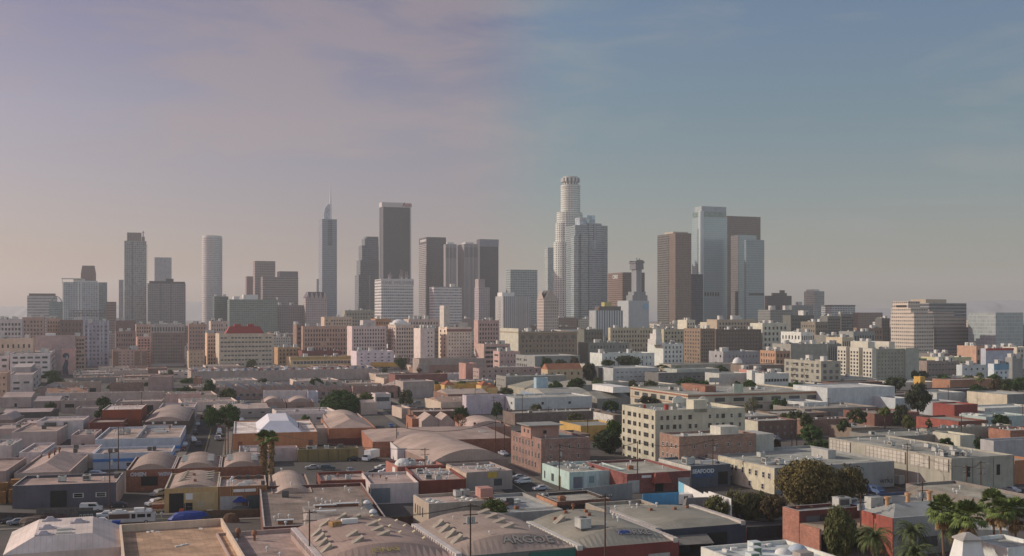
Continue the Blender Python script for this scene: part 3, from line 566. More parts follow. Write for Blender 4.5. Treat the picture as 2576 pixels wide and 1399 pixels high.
# sail topped tower with the spire
B = T('B', 645, 745, 322, 2300, 'slender blue glass skyscraper with curved sail and tall spire', FA((.22, .24, .28), (.12, .15, .20), 4.1, 3, .85, .7, .12, .25), dep=40, short='spired glass skyscraper', name='skyscraper', cat='skyscraper')
zz = B.h; dd = 2300; b = MB(); P = [(.16, 0), (.15, .35), (.22, .62), (.32, .84), (.46, 1.0), (.54, .98), (.58, 0)]
hs = ht('B', 212, dd) - zz; pts = [(B.w * a, zz - 1 + hs * c) for a, c in P]
b.poly([(x, 8, z) for x, z in pts]); b.poly([(x, 11, z) for x, z in reversed(pts)])
for (x, z), (x2, z2) in zip(pts, pts[1:] + pts[:1]): b.poly([(x, 8, z), (x, 11, z), (x2, 11, z2), (x2, 8, z2)])
b.obj('sail', FA((.42, .42, .46), (.36, .38, .43), 4.1, 3, .8, .7, .15), B.root)
b = MB(); cx = B.w * .62; b.tube((cx, 9, zz - 12), (cx, 9, ht('B', 215, dd)), 2.6, 2.2, 10); b.tube((cx, 9, ht('B', 215, dd)), (cx, 9, ht('B', 48, dd)), 1.9, .5, 8); b.obj('spire', stucco((.62, .60, .60), .35, .05), B.root)
MB().box(B.w * .38, B.w * .68, -.5, -.003, zz - 55, zz - 2).obj('dark_recess', FA((.10, .12, .16), (.06, .08, .11), 4.1, 3, .9, .6), B.root)
T('B', 613, 624, 728, 2350, 'thin dark shaft beside the spired glass skyscraper', FA((.12, .12, .14), (.07, .07, .09), 4, 3, .6, .6), dep=12)
B = T('B', 893, 1030, 700, 2400, 'stepped dark teal tower narrowing in setbacks beside the black tower', FA((.13, .14, .16), (.07, .09, .11), 4.2, 3, .85, .55), dep=40, short='stepped dark teal tower')
for k, (xa, yy) in enumerate(((904, 600), (917, 500), (938, 452), (950, 438))):
    xx = X_of(px('B', xa), 2400) - B.P[0]; MB().box(xx, B.w - .02 * k - .01, 2 * k + .5, B.dep - 2 * k - 1, (B.h if k == 0 else zprev) - 1.3, ht('B', yy, 2400)).obj('setback', FA((.13, .14, .16), (.06, .09, .11), 4.2, 3, .85, .55), B.root); zprev = ht('B', yy, 2400)
MB().box(B.w * .5, B.w * .56, -.8, -.003, 0, B.h * 1.0).obj('pale_fin', stucco((.32, .29, .30), .6), B.root)
# black slab tower with white corners
B = T('B', 1050, 1247, 240, 2250, 'tall black slab skyscraper edged in white with a white band on top', FA((.050, .048, .060), (.035, .035, .045), 4, 2.2, .6, .8, .3), side=1032, short='black slab skyscraper', name='skyscraper', cat='skyscraper')
b = MB(); zt = ht('B', 208, 2250); b.box(-.5, B.w + .5, -.5, B.dep + .5, B.h + .003, zt); b.box(0, 2.6, -.6, -.003, 0, B.h); b.box(B.w - 2.6, B.w, -.6, -.003, 0, B.h); b.obj('white_edging', stucco((.48, .43, .42), .6, .06), B.root)
me = textmesh('Aon', stucco((.30, .05, .06), .5, .05, 1, 'red_lettering'), 12, .4, .2); t = put('lettering', me, B.root, (B.w * .86, -.8, B.h + 2)); t.rotation_euler = (R(90), 0, 0)
MB().box(B.w * .05, B.w * .95, -.45, -.003, B.h * .44, B.h * .455).obj('mechanical_band', stucco((.04, .04, .05), .8), B.root)
# white banded block with lettering along the parapet
B = T('B', 1045, 1262, 728, 1800, 'white concrete office block lettered along its top, aerials on roof', FA((.56, .52, .50), (.17, .16, .17), 4.9, 3.5, .84, .50), side=1000, short='white lettered office block', roof=RLT)
me = textmesh('ONE WILSHIRE', stucco((.28, .25, .26), .6, .05, 1, 'grey_lettering'), 8, .3, .12); MB().box(-.6, B.w + .6, -.6, -.003, B.h - 12, B.h + .5).obj('fascia', stucco((.56, .52, .50), .7, .06), B.root)
t = put('lettering', me, B.root, (B.w * .52, -.8, B.h - 8.5)); t.rotation_euler = (R(90), 0, 0)
b = MB(); rng = random.Random(3)
for u in (.27, .3, .34, .36, .62, .66, .7, .8, .86): xx = B.w * u; b.tube((xx, 10, B.h - 1.5), (xx, 10, B.h + rng.uniform(6, 17)), .45, .3); b.tube((xx - 2, 10, B.h + rng.uniform(3, 8)), (xx + 2, 10, B.h + 5), .5)
for u in (.3, .68, .84): b.cyl(B.w * u, 8, B.h - 1.5, B.h + 3.5, 2.2, n=10)
b.obj('aerials', stucco((.35, .31, .30), .7), B.root)
B = T('B', 1352, 1483, 444, 2300, 'dark tower with paler ribbed side and small white rooftop lettering', FA((.085, .075, .085), (.05, .05, .06), 4.2, 2.4, .6, .75), side=1300, short='dark tower with the pale ribbed side')
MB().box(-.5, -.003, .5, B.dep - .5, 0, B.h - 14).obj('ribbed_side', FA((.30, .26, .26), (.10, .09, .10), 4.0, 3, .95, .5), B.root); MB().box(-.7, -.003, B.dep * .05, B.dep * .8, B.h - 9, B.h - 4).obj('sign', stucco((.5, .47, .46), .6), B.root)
T('B', 1400, 1590, 780, 1800, 'white banded midrise in front of the ribbed towers', FA((.52, .47, .46), (.22, .20, .21), 4.6, 3, .9, .42), side=1370, short='white banded midrise', roof=RLT, eq=(('stair_house', 2, 2.5),))
ribm = FA((.33, .29, .29), (.13, .12, .13), 300, 3.0, .45, 1, .5)
for (a, c, s, yy, dd, lb, sh) in ((1480, 1555, 1465, 492, 2210, 'nearer of two pale towers ribbed with vertical fins, darker top storeys', 'nearer ribbed tower'), (1605, 1700, 1560, 490, 2290, 'pale vertically ribbed tower adjoining the navy tower', 'ribbed tower by the navy tower')):
    B = T('B', a, c, yy, dd, lb, ribm, side=s, short=sh)
    MB().box(-.35, B.w + .3, -.35, -.003, B.h - 28, B.h - 7).obj('dark_storeys', FA((.26, .23, .23), (.06, .06, .07), 300, 3.0, .6, 1, .5), B.root)
    b = MB(); [b.box(B.w * u - .5, B.w * u + .5, -.8, -.36, 0, B.h) for u in (.02, .34, .66, .98)]; b.obj('fin', stucco((.46, .41, .40), .7), B.root); house_on(B, .2, .8, .2, .8, 5, M_trim, 'plant_room')
B = T('B', 1712, 1838, 458, 2380, 'navy black glass tower with a paler top band', FA((.055, .055, .08), (.035, .04, .06), 4, 2.4, .7, .7, .15), side=1690, short='navy glass tower')
MB().box(-.4, B.w + .4, -.4, -.003, B.h - 16, B.h).obj('top_band', stucco((.20, .21, .24), .5), B.root)
B = T('B', 1705, 1778, 785, 1920, 'small pinkish grey office block before the navy tower', FA((.36, .30, .31), (.17, .15, .16), 4, 3.2, .5, .55), dep=24); house_on(B, .02, .6, .1, .9, 16, stucco((.34, .28, .28), .8), 'penthouse')
B = bld('C', 77, 258, 858, 'white midrise with closely set vertical fins and lit blank flank', name='midrise', d=1500, side=25, mat=FA((.55, .52, .50), (.10, .11, .12), 300, 2.9, .5, 1, .5), roof=RLT, short='white finned midrise')
house_on(B, .05, .5, .3, .9, 6, M_white); b = MB(); k = 6
while k < B.h - 6: b.box(-1.0, -.003, B.dep * .35, B.dep * .6, k, k + .5); k += 3.6
b.obj('fire_escape', stucco((.3, .28, .26), .8), B.root)
T('C', 125, 303, 682, 1900, 'grey green gridded office tower with a striped sunlit flank', FA((.30, .32, .31), (.10, .14, .15), 4.0, 3.2, .7, .55), side=95, short='grey green gridded tower')
# crowned round stepped skyscraper
FU = lambda r: FA((.57, .57, .51), (.13, .155, .155), 4.4, 3.2, .55, .55, rad=r)
B, r, h = round_tower('C', 460, 590, 118, 2200, 'tallest cream skyscraper, cylindrical and stepped, with round crown', None, 0, 'stepped cylindrical skyscraper')
zc = h; hh = lambda y: ht('C', y, 2200); ppm = FP / 2200
MB().cyl(0, 0, 0, zc, r, n=48).obj('core', FU(r), B.root)
b = MB(); b.cyl(0, 0, zc + .003, zc + 6, r * .8, n=48); b.cyl(0, 0, zc + 6.003, hh(72), r * .97, n=12); b.obj('crown', FA((.48, .48, .44), (.05, .06, .065), 300, 8.5, .5, 1, rad=r), B.root)
b = MB(); b.cyl(0, 0, hh(72) + .003, hh(62), r * .75, n=32); b.obj('crown_cap', stucco((.42, .42, .40), .7), B.root)
MB().cyl(0, 0, zc - 6, zc - 3, r * 1.02, n=48).obj('ring', stucco((.40, .40, .37), .7), B.root)
fx = FA((.64, .62, .54), (.22, .24, .23), 4.4, 3.2, .55, .5)
X0 = B.P[0]
for xa, xb, yy, q in ((433, 600, 300, 0), (424, 548, 372, -4), (411, 560, 500, -8), (520, 608, 306, 6)):
    xl, xr = X_of(px('C', xa), 2200) - X0, X_of(px('C', xb), 2200) - X0; MB().cyl((xl + xr) / 2, q, 0, hh(yy), (xr - xl) / 2, n=20).obj('setback', FU((xr - xl) / 2), B.root)
T('C', 372, 410, 536, 2500, 'narrow pale green slab behind the stepped cylindrical skyscraper', FA((.33, .36, .34), (.24, .27, .27), 4.2, 3, .8, .6), dep=20)
# glass tower with the screen wall on top
B = T('C', 553, 767, 387, 2050, 'grey blue faceted glass office tower with a clear screen on top', FA((.24, .27, .28), (.10, .14, .155), 3.9, 3, .95, .55, .15), dep=44, short='faceted glass office tower')
q = lambda x: X_of(px('C', x), 2050) - B.P[0]; hq = lambda y: ht('C', y, 2050)
MB().box(q(648), q(740), -3, 10, 0, hq(374)).obj('bay', FA((.28, .30, .32), (.10, .14, .16), 3.9, 3, .95, .55, .15), B.root)
MB().box(q(590), q(640), -5, 6, 0, hq(448)).obj('bay', FA((.29, .32, .32), (.13, .17, .18), 3.9, 3, .95, .55, .15), B.root)
MB().box(q(541), q(572), -2, 12, 0, hq(462)).obj('bay', FA((.36, .38, .38), (.16, .2, .21), 3.9, 3, .95, .55, .15), B.root)
MB().box(q(592), q(640), 4, 26, B.h - 2, hq(334)).obj('crown', FA((.34, .40, .43), (.3, .36, .4), 3.9, 3, .9, .8, .1), B.root)
MB().box(q(640) + .02, q(703), 3, 5, B.h - 2, hq(319)).obj('glass_screen', FA((.34, .42, .46), (.28, .38, .43), 6, 6, .95, .95, .1), B.root)
MB().box(q(689), q(693), -3.6, -3.003, hq(545), hq(374)).obj('light_strip', stucco((.5, .55, .57), .4), B.root)
MB().box(q(680), q(700), -3.2, -3.003, hq(484), hq(376)).obj('dark_notch', FA((.08, .10, .12), (.05, .07, .09), 3.9, 3, .9, .8), B.root)
me = textmesh('Deloitte', stucco((.6, .6, .6), .5, .05, 1, 'pale_lettering'), 6.5, .3, .1); t = put('lettering', me, B.root, (q(606), 3.5, hq(352))); t.rotation_euler = (R(90), 0, 0)
B = T('C', 875, 1012, 700, 2100, 'brown office tower with white lettering at the top of its sunlit side', FA((.13, .095, .08), (.07, .055, .05), 4, 3, .9, .5), side=770, short='brown lettered office tower')
MB().box(-.5, -.003, .3, B.dep - .3, 0, B.h - .5).obj('painted_sunlit_face', FA((.20, .125, .10), (.12, .08, .07), 4, 3, .9, .5), B.root)  # lighter copy of the facade, sunlight on this side put into its colour
me = textmesh('CBRE', stucco((.62, .62, .6), .5, .05, 1, 'white_lettering'), 10, .3, .25); t = put('lettering', me, B.root, (-.9, B.dep * .52, B.h - 11), -math.pi / 2); t.rotation_euler = (R(90), 0, -math.pi / 2)
# lattice crowned radio tower on its block
B = T('C', 953, 1003, 830, 1850, 'slim grey tower with flared battlement crown and aerials', FA((.24, .25, .26), (.12, .13, .14), 300, 2.2, .4, 1, .6), dep=22, short='slim tower with flared crown', name='telephone_tower')
hq = lambda y: ht('C', y, 1850); MB().box(2, B.w - 2, 2, B.dep - 2, B.h - 1, hq(680)).obj('shaft', FA((.24, .25, .26), (.12, .13, .14), 300, 2.2, .4, 1, .6), B.root)
b = MB(); b.frus(-.5, B.w + .5, -.5, B.dep + .5, hq(680), hq(640), -1.5 + 2.0); b.box(-1.5, B.w + 1.5, -1.5, B.dep + 1.5, hq(640) + .003, hq(632)); 
for x in (0, .22, .42, .62, .82, 1): b.box(B.w * x - 1.2, B.w * x + 1.2, -1, 2, hq(632) + .003, hq(618 if x not in (0, 1) else 624)); b.box(B.w * x - 1.2, B.w * x + 1.2, B.dep - 2, B.dep, hq(632) + .003, hq(622))
b.tube((B.w * .35, 6, hq(634)), (B.w * .35, 6, hq(603)), .8); b.tube((B.w * .7, 6, hq(634)), (B.w * .7, 6, hq(606)), .8); b.obj('crown', stucco((.16, .16, .17), .8), B.root)
b = MB(); b.box(-7, B.w + 7, -1.5, B.dep, 0, hq(852)); b.box(-4, B.w + 4, -.8, B.dep - 1, hq(852) + .003, hq(828)); b.obj('base', FA((.22, .23, .23), (.12, .13, .14), 300, 2.2, .4, 1, .6), B.root)
B = T('C', 905, 1040, 887, 1700, 'plain grey telephone exchange block carrying a round blue emblem', stucco((.36, .38, .38), .8, .12), side=832, short='plain grey telephone block', roof=RLT)
o = MB().cyl(0, 0, 0, .3, 5.2, n=24).obj('emblem', stucco((.20, .33, .44), .6, .05, 1, 'blue_emblem'), B.root, (B.w * .84, -.4, B.h - 9)); o.rotation_euler = (R(90), 0, 0)
B = T('C', 690, 868, 952, 1600, 'white ribbed apartment frame under construction with debris netting on top', FA((.50, .50, .48), (.14, .16, .17), 300, 4.0, .55, 1, .5), dep=24, short='white ribbed apartment frame', name='apartment_block', cat='apartment block')
b = MB(); b.box(B.w * .15, B.w * .95, 2, 18, B.h - 1, B.h + 6); b.obj('scaffold', stucco((.12, .11, .10), .9), B.root); b = MB(); b.box(B.w * .35, B.w * .62, 3, 14, B.h + 6.003, B.h + 12); b.obj('yellow_formwork', stucco((.42, .36, .13), .8), B.root); b = MB(); b.tube((B.w * .1, 4, B.h), (B.w * .55, 4, B.h + 10), .7); b.tube((B.w * .1, 4, B.h + 4), (B.w * .2, 4, B.h - 2), .7); b.obj('orange_boom', stucco((.35, .12, .05), .7), B.root)
B = bld('C', 345, 442, 880, 'pinkish stone building with steep dark slate gables', name='gabled_tower', d=1450, side=300, mat=FA((.40, .33, .29), (.13, .12, .12), 4, 3, .45, .5), roof=RDK, par=0, kind='flat', short='steep gabled stone building')
zz = B.h; r0 = ht('C', 815, 1450) - zz; b = MB(); w_, D_ = B.w, B.dep
b.poly([(0, 0, zz), (w_, 0, zz), (w_ / 2, 0, zz + r0 * .95)]); b.poly([(0, D_, zz), (0, 0, zz), (0, D_ / 2, zz + r0)]); b.obj('gable', stucco((.40, .33, .29), .85), B.root)
b = MB(); b.poly([(w_ * .25, D_ / 2, zz + r0), (0 - .2, 0 - .2, zz), (0 - .2, D_ + .2, zz)][::-1]); b.poly([(0, .2, zz), (w_ / 2, .2, zz + r0 * .95), (w_ / 2, D_, zz + r0 * .95), (0, D_, zz)]); b.poly([(w_, .2, zz), (w_, D_, zz), (w_ / 2, D_, zz + r0 * .95), (w_ / 2, .2, zz + r0 * .95)]); b.obj('slate_roof', stucco((.09, .085, .08), .8), B.root)
# brown pair, pale glass tower and neighbours
B = T('C', 1215, 1320, 440, 1900, 'brown granite tower with dark reflections on its broad left face', FA((.17, .115, .085), (.08, .06, .055), 4.0, 3, .62, .62, .3), side=1097, short='brown granite tower')
MB().box(-.5, -.003, B.dep * .36, B.dep * .999, 0, B.h - .8).obj('painted_reflection', FA((.13, .12, .10), (.045, .045, .055), 4, 3, .8, .6, .1), B.root)  # darker panel puts the reflections into the colour
house_on(B, .2, 1.15, .3, .8, 5, stucco((.42, .36, .29), .8), 'penthouse')
B = T('C', 1320, 1397, 712, 1960, 'dark navy glass slab in the gap before the pale glass tower', FA((.05, .06, .085), (.04, .05, .075), 4, 3, .8, .7, .1), dep=16)
d9 = 2010; B = T('C', 1385, 1556, 333, d9, 'pale blue glass tower with rounded corners and a recessed crown', FA((.30, .36, .37), (.27, .34, .355), 4, 2.8, .93, .8, .2, .12, .15), side=1324, short='pale rounded glass tower')
hq = lambda y: ht('C', y, d9); MB().box(1, B.w - 1, 1, B.dep - 1, B.h - 1, hq(298)).obj('crown', FA((.17, .23, .22), (.13, .19, .18), 4, 2.8, .9, .8, .15), B.root)
MB().box(2, B.w - .5, 2, B.dep - 6, hq(298) + .003, hq(262)).obj('crown_cap', stucco((.30, .34, .35), .5), B.root)
MB().cyl(.5, .5, 0, hq(296), 5, n=24).obj('rounded_corner', stucco((.44, .50, .50), .25, .06, .1, 'polished_corner'), B.root)
b = MB(); [b.box(B.w * u, B.w * u + 3.2, -.5, -.003, hq(856), hq(832)) for u in (.03, .13, .23, .33, .43, .53, .63)]; b.obj('vent_openings', stucco((.05, .05, .055), .8), B.root)
MB().box(-.5, -.003, B.dep * .1, B.dep * .36, 0, hq(410)).obj('dark_slot', FA((.05, .06, .07), (.04, .05, .06), 4, 3, .9, .7, .1), B.root)
T('C', 1557, 1777, 327, 2250, 'broad dull brown slab tower behind the blue glass pair', FA((.105, .075, .065), (.075, .055, .05), 4, 3, .9, .6), dep=36, short='broad dull brown slab')
B = T('C', 1632, 1750, 453, 1960, 'taller of the blue grey glass pair, its left side dark', FA((.26, .32, .335), (.23, .29, .31), 4, 2.8, .9, .8, .2, .12, .15), side=1582, short='taller blue grey glass tower')
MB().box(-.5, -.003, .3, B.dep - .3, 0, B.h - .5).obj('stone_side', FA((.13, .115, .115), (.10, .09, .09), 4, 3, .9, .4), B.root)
B = T('C', 1682, 1802, 484, 1880, 'lower of the blue grey glass pair with a dark belt near its foot', FA((.19, .24, .265), (.165, .215, .24), 4, 2.8, .9, .8, .2, .12, .15), side=1672, short='lower blue grey glass tower')
MB().box(B.w * .15, B.w - .5, -.5, -.003, ht('C', 852, 1880), ht('C', 838, 1880)).obj('dark_belt', stucco((.03, .035, .04), .5), B.root)
B = T('D', 95, 328, 404, 2150, 'very dark brown tower rising to a stepped central crown', FA((.085, .065, .06), (.045, .04, .042), 4, 3, .5, .6), side=78, short='dark stepped brown tower')
b = MB(); b.box(B.w * .25, B.w * .82, 1, B.dep - 1, B.h - 1.3, ht('D', 378, 2150)); b.box(B.w * .56, B.w * .75, 2, B.dep - 2, ht('D', 378, 2150) + .003, ht('D', 352, 2150)); b.obj('crown', FA((.085, .065, .06), (.045, .04, .042), 4, 3, .5, .6), B.root)
b = MB(); k = 4
while k < B.h - 6: b.box(-1, -.003, .3, B.dep * .9, k, k + 1.6); k += 4
b.obj('balcony', stucco((.40, .26, .18), .8), B.root)  # orange tone of these bands paints in the sunlit left edge
B = T('D', 540, 630, 362, 2250, 'cream tower with fine horizontal bands, its left face sunlit', FA((.27, .28, .26), (.15, .16, .16), 3.8, 3, .95, .45), side=443, short='cream finely banded tower')
MB().box(-.5, -.003, .3, B.dep - .3, 0, B.h - .3).obj('painted_sunlit_face', FA((.48, .47, .40), (.25, .25, .23), 3.8, 3, .95, .4), B.root); house_on(B, .1, .6, .1, .9, 5, M_trim)  # left face covered by a paler facade copy that paints in the sun
T('D', 330, 528, 492, 2100, 'dim grey office block before the cream banded tower', FA((.20, .20, .19), (.11, .115, .12), 4, 3.4, .6, .5), dep=40, eq=(('stair_house', 2, 3),))
B = T('D', 130, 330, 535, 1700, 'long dim grey green block at the foot of the dark stepped tower', FA((.18, .18, .165), (.09, .095, .1), 4, 3.4, .6, .5), dep=34, eq=(('stair_house', 3, 3),))
B = T('D', 700, 915, 500, 1900, 'grey apartment block laced with white frames, flat dark top', FA((.42, .42, .40), (.10, .12, .14), 3.6, 5.5, .75, .62), dep=30, short='white framed grey apartment block'); MB().box(-.5, B.w + .5, -.5, B.dep + .5, B.h + .003, B.h + 2).obj('roof_slab', stucco((.10, .11, .12), .7), B.root)
T('D', 945, 1170, 560, 1900, 'brown low tower with red brown top storey', FA((.20, .13, .10), (.10, .08, .075), 4, 3.4, .5, .5), dep=34)
# pinkish stepped government blocks
stp = lambda c, g: FA(c, g, 4.4, 3.6, .72, .42)
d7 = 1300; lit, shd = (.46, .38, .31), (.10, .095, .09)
B = bld('D', 1460, 1640, 560, 'stepped pink beige office block facing the sun with rows of windows', name='stepped_office_block', d=d7, side=1245, mat=stp((.50, .42, .34), (.16, .14, .13)), cap=M_trim, short='pink beige stepped office block', roof=RLT)
hq = lambda y: ht('D', y, d7)
D_ = B.dep
MB().box(.02, B.w * .60, D_ * .25, D_ * .93, B.h - 1, hq(455)).obj('upper_storeys', stp((.52, .43, .35), (.16, .14, .13)), B.root)
MB().box(-.35, B.w * .85, D_ * .12, D_ * .97, B.h - 1, hq(520)).obj('setback', stp((.50, .42, .34), (.16, .14, .13)), B.root)
b = MB(); b.box(-.9, -.36, D_ * .33, D_ * .75, hq(508), hq(490)); b.obj('dark_loggia', M_dark, B.root)
B = bld('D', 1600, 1945, 472, 'dark grey block ringed by horizontal white lines behind the stepped offices', name='office_block', d=1480, dep=50, mat=FA((.22, .22, .23), (.05, .055, .065), 4.6, 3, .98, .62), roof=RLT, short='dark grey ringed block'); house_on(B, .05, .6, .2, .8, 6, stucco(TAN, .8))
B = bld('D', 1660, 2030, 700, 'wide stepped office block mostly in shade, pink beige upper corner', name='stepped_office_block', d=1340, dep=60, mat=stp((.20, .165, .145), (.06, .065, .08)), roof=RLT, short='wide shaded stepped office block')  # dark wall colour has the shade of this block put into it
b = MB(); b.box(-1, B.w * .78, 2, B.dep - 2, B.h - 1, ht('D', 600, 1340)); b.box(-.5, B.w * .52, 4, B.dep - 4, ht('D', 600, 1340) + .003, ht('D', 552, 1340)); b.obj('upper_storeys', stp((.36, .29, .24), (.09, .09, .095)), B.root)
B = bld('D', 2085, 2215, 640, 'long white curved office wing beside the glass cube', name='office_wing', d=1400, side=1975, mat=FA((.50, .47, .41), (.08, .08, .08), 5.5, 3, .94, .3), roof=RLT, short='long white office wing')
B = bld('D', 2215, 2470, 560, 'pale glass cube with faint floor grid', name='glass_cube', d=1300, dep=44, mat=FA((.36, .38, .37), (.29, .32, .32), 4.4, 2.6, .9, .85, .2, .3, .1), roof=RLT, short='pale glass cube')
# ------------------------------------------------------------------ historic mid-rise blocks
SH = (('stair_house', 2, 1.5), ('air_conditioner', 3, 1.5))
def M_(z, x0, x1, yt, d, label, wall, rows=0, cols=0, side=None, short=None, fw=.5, fh=.55, z0=.04, z1=.94, u0=.04, u1=.96, k='d', lrow=None, dep=24, eq=SH, roof=RLT, name='midrise', cat='building', bk=False, **kw):
    wall = tuple(round(min(.66, c * (1.22 if c > .3 else 1.12)), 3) for c in wall); win = []
    if rows: win.append(('f', rows, cols, fw, fh, z0, z1, u0, u1, k))
    if lrow: win.append(lrow)
    return bld(z, x0, x1, yt, label, cat=cat, name=name, d=d, side=side, dep=dep, wall=wall, win=win, eq=eq, roof=roof, short=short, par=1.0, mat=brick(wall) if bk else None, **kw)
M_('A', -30, 188, 792, 1150, 'whitish concrete loft with large square windows at the edge of downtown', (.46, .42, .43), 8, 7, fw=.6, short='whitish concrete loft')
M_('A', 190, 375, 772, 1250, 'beige brown office block with paired window columns', (.32, .25, .22), 9, 6)
M_('A', -60, 285, 955, 900, 'peach beige stepped warehouse with a short central tower', (.50, .39, .31), 3, 7, fw=.35, fh=.35)
B = M_('A', 302, 645, 930, 960, 'blank grey windowless block with a white roof shed', (.33, .28, .285), short='blank grey windowless block', eq=()); house_on(B, .25, .5, .1, .5, 3, M_white, 'roof_shed')
M_('A', 647, 722, 935, 975, 'tan brick block with floor-wide dark windows beside the mural', (.36, .25, .19), 8, 3, fw=.8, short='tan brick block beside the mural', bk=True)
B = M_('A', 527, 644, 1048, 905, 'rose plaster block carrying a tall dark painted mural', (.42, .29, .27), eq=(), short='rose block with the mural')
b = MB(); P = [(.05, .02), (.5, .0), (.42, .3), (.5, .45), (.45, .58), (.56, .72), (.52, .80), (.40, .86), (.16, .85), (.04, .76), (.14, .66), (.3, .68), (.2, .5), (.05, .3)]
b.poly([(B.w * u, -.06, B.h * v) for u, v in P]); b.obj('mural', stucco((.05, .06, .09), .8, .2), B.root)
b = MB(); b.poly([(B.w * u, -.09, B.h * v) for u, v in ((.3, .60), (.42, .58), (.47, .70), (.40, .76), (.32, .72))]); b.obj('mural_highlight', stucco((.40, .38, .38), .8, .2), B.root)
M_('A', 85, 428, 1085, 855, 'long white factory with grouped strip windows beside the rose mural block', (.50, .47, .48), 4, 5, side=525, fw=.72, fh=.42, z0=.12, k='b', lrow=('r', 4, 4, .5, .35), short='long white strip windowed factory')
M_('A', -70, 76, 1102, 880, 'low white factory annex with wide windows', (.50, .47, .48), 3, 2, fw=.6, fh=.4, k='b')
M_('A', 398, 520, 782, 1300, 'dull beige midrise with dark windows below the teal glass', (.33, .26, .21), 9, 5)
M_('A', 512, 708, 795, 1280, 'dark reddish brick block with faded upper floors', (.17, .10, .09), 6, 6, fw=.35, bk=True)
B = M_('A', 711, 930, 812, 1040, 'blue grey gothic loft with tall pale piers', (.28, .28, .33), 10, 6, side=985, fw=.6, fh=.5, k='g', short='blue grey gothic loft', lrow=('r', 9, 4, .4, .5))
b = MB(); [b.box(B.w * u - .9, B.w * u + .9, -.9, -.003, 0, B.h + 1.5) for u in (.03, .2, .66, .78, .97)]; b.obj('pier', stucco((.42, .41, .45), .8), B.root)
M_('A', 985, 1160, 892, 1140, 'grey brown loft with square windows behind the brick fronted loft', (.27, .20, .18), 6, 8, fw=.5)
M_('A', 985, 1160, 800, 1330, 'dull dark rose windowless block', (.18, .12, .12), eq=SH)
M_('A', 1162, 1292, 832, 1210, 'tan midrise under the condominium tower', (.37, .29, .24), 9, 6)
M_('A', 1172, 1286, 942, 1070, 'salmon pink midrise with grouped windows', (.50, .32, .30), 9, 4, fw=.55, short='salmon pink midrise')
B = M_('A', 960, 1262, 1048, 1020, 'tan and brick loft five storeys high with white sills', (.40, .29, .25), 5, 8, fw=.55, fh=.4, k='w', short='tan and brick loft', z0=.1)
[MB().box(B.w * u, B.w * (u + .16), -.12, -.003, B.h * .1, B.h * .9).obj('brick_panel', brick((.27, .15, .11)), B.root) for u in (.01, .62, .83)]
B = M_('A', 1290, 1572, 832, 1040, 'ornate dark loft with pale arched top storeys', (.21, .165, .155), 9, 12, side=1615, fw=.62, fh=.55, z0=.08, z1=.76, k='g', short='ornate dark loft')
b = MB(); b.box(-.3, B.w + .3, -.35, -.003, B.h * .80, B.h); b.box(-.2, B.w + .2, -.3, -.003, 0, B.h * .07); b.obj('pale_frieze', stucco((.42, .36, .34), .85), B.root)
b = MB()
for k in range(12): x = B.w * (k + .5) / 12; b.box(x - .7, x + .7, -.45, -.36, B.h * .83, B.h * .93); b.cyl(x, -.4, B.h * .93, B.h * .93 + .01, .7, n=10)
b.obj('arched_window', M_fdark, B.root)
b = MB(); b.box(B.w + .003, B.w + .3, .5, B.dep - .5, 0, B.h * .98); b.obj('red_flank', brick((.22, .08, .07)), B.root)
M_('A', 1610, 1765, 828, 1120, 'cream topped brown loft with three bay windows', (.33, .25, .21), 9, 6, side=1798, fw=.6, k='w', short='cream topped brown loft', lrow=('r', 9, 3, .4, .5))
M_('A', 1612, 1745, 1062, 1010, 'plain beige annex with scattered small windows', (.38, .31, .26), 4, 4, fw=.3, fh=.3, eq=())
M_('A', 1770, 1868, 908, 1050, 'narrow peach block with paired windows', (.55, .38, .29), 8, 4, fw=.5, short='narrow peach block')
M_('A', 1800, 1950, 805, 1220, 'pale ornate hotel with arched windows rising behind', (.40, .34, .31), 8, 7, fw=.45)
B = bld('B', -52, 312, 1098, 'broad cream factory with rows of wide windows below a red roof house', name='factory', d=1000, dep=34, wall=(.50, .45, .37), roof=RLT, win=[('f', 7, 15, .78, .38, .06, .94, .02, .98, 'g')], short='broad cream factory', eq=(('air_conditioner', 3, 1.5),))
o = MB().frus(B.w * .12, B.w * .86, 4, 20, B.dk, B.h + 6.5, 4.5).obj('red_roof_house', stucco((.27, .04, .035), .7, .15), B.root); b = MB(); [b.box(B.w * u, B.w * (u + .12), 8, 14, B.h + 6.503, B.h + 8.5) for u in (.3, .55)]; b.obj('roof_stack', stucco((.30, .04, .035), .7, .15), o)
M_('B', 345, 500, 1192, 1080, 'orange tan brick block with a stepped gable', (.38, .24, .12), 4, 6, fw=.5, short='orange tan brick block', bk=True)
M_('B', 510, 772, 1215, 1060, 'dark red low warehouse between tan and yellow blocks', (.17, .07, .065), eq=SH)
B = M_('B', 430, 876, 1258, 990, 'long low factory banded in yellow with a strip of windows', (.50, .40, .28), 1, 18, fw=.9, fh=.5, z0=.3, z1=.8, k='g', short='long yellow banded factory')
b = MB(); b.box(-.2, B.w + .2, -.25, -.003, B.h - 2.4, B.h + .1); b.box(-.2, B.w + .2, -.25, -.003, B.h * .1, B.h * .22); b.obj('yellow_band', stucco((.42, .28, .11), .8), B.root)
M_('B', 512, 835, 1048, 1150, 'wide tan terracotta block with rows of arched windows', (.36, .28, .23), 7, 16, fw=.5, fh=.6, short='wide tan terracotta block', side=505)
M_('B', 472, 508, 1035, 1180, 'narrow dull brown block squeezed against the terracotta block', (.20, .14, .12), 7, 1)
B = M_('B', 847, 1080, 1048, 1110, 'pinkish white hotel with close rows of tall windows', (.48, .41, .41), 9, 12, fw=.45, fh=.6, short='pinkish white hotel'); house_on(B, .35, .7, .2, .8, 7, stucco((.48, .42, .41)), 'penthouse')
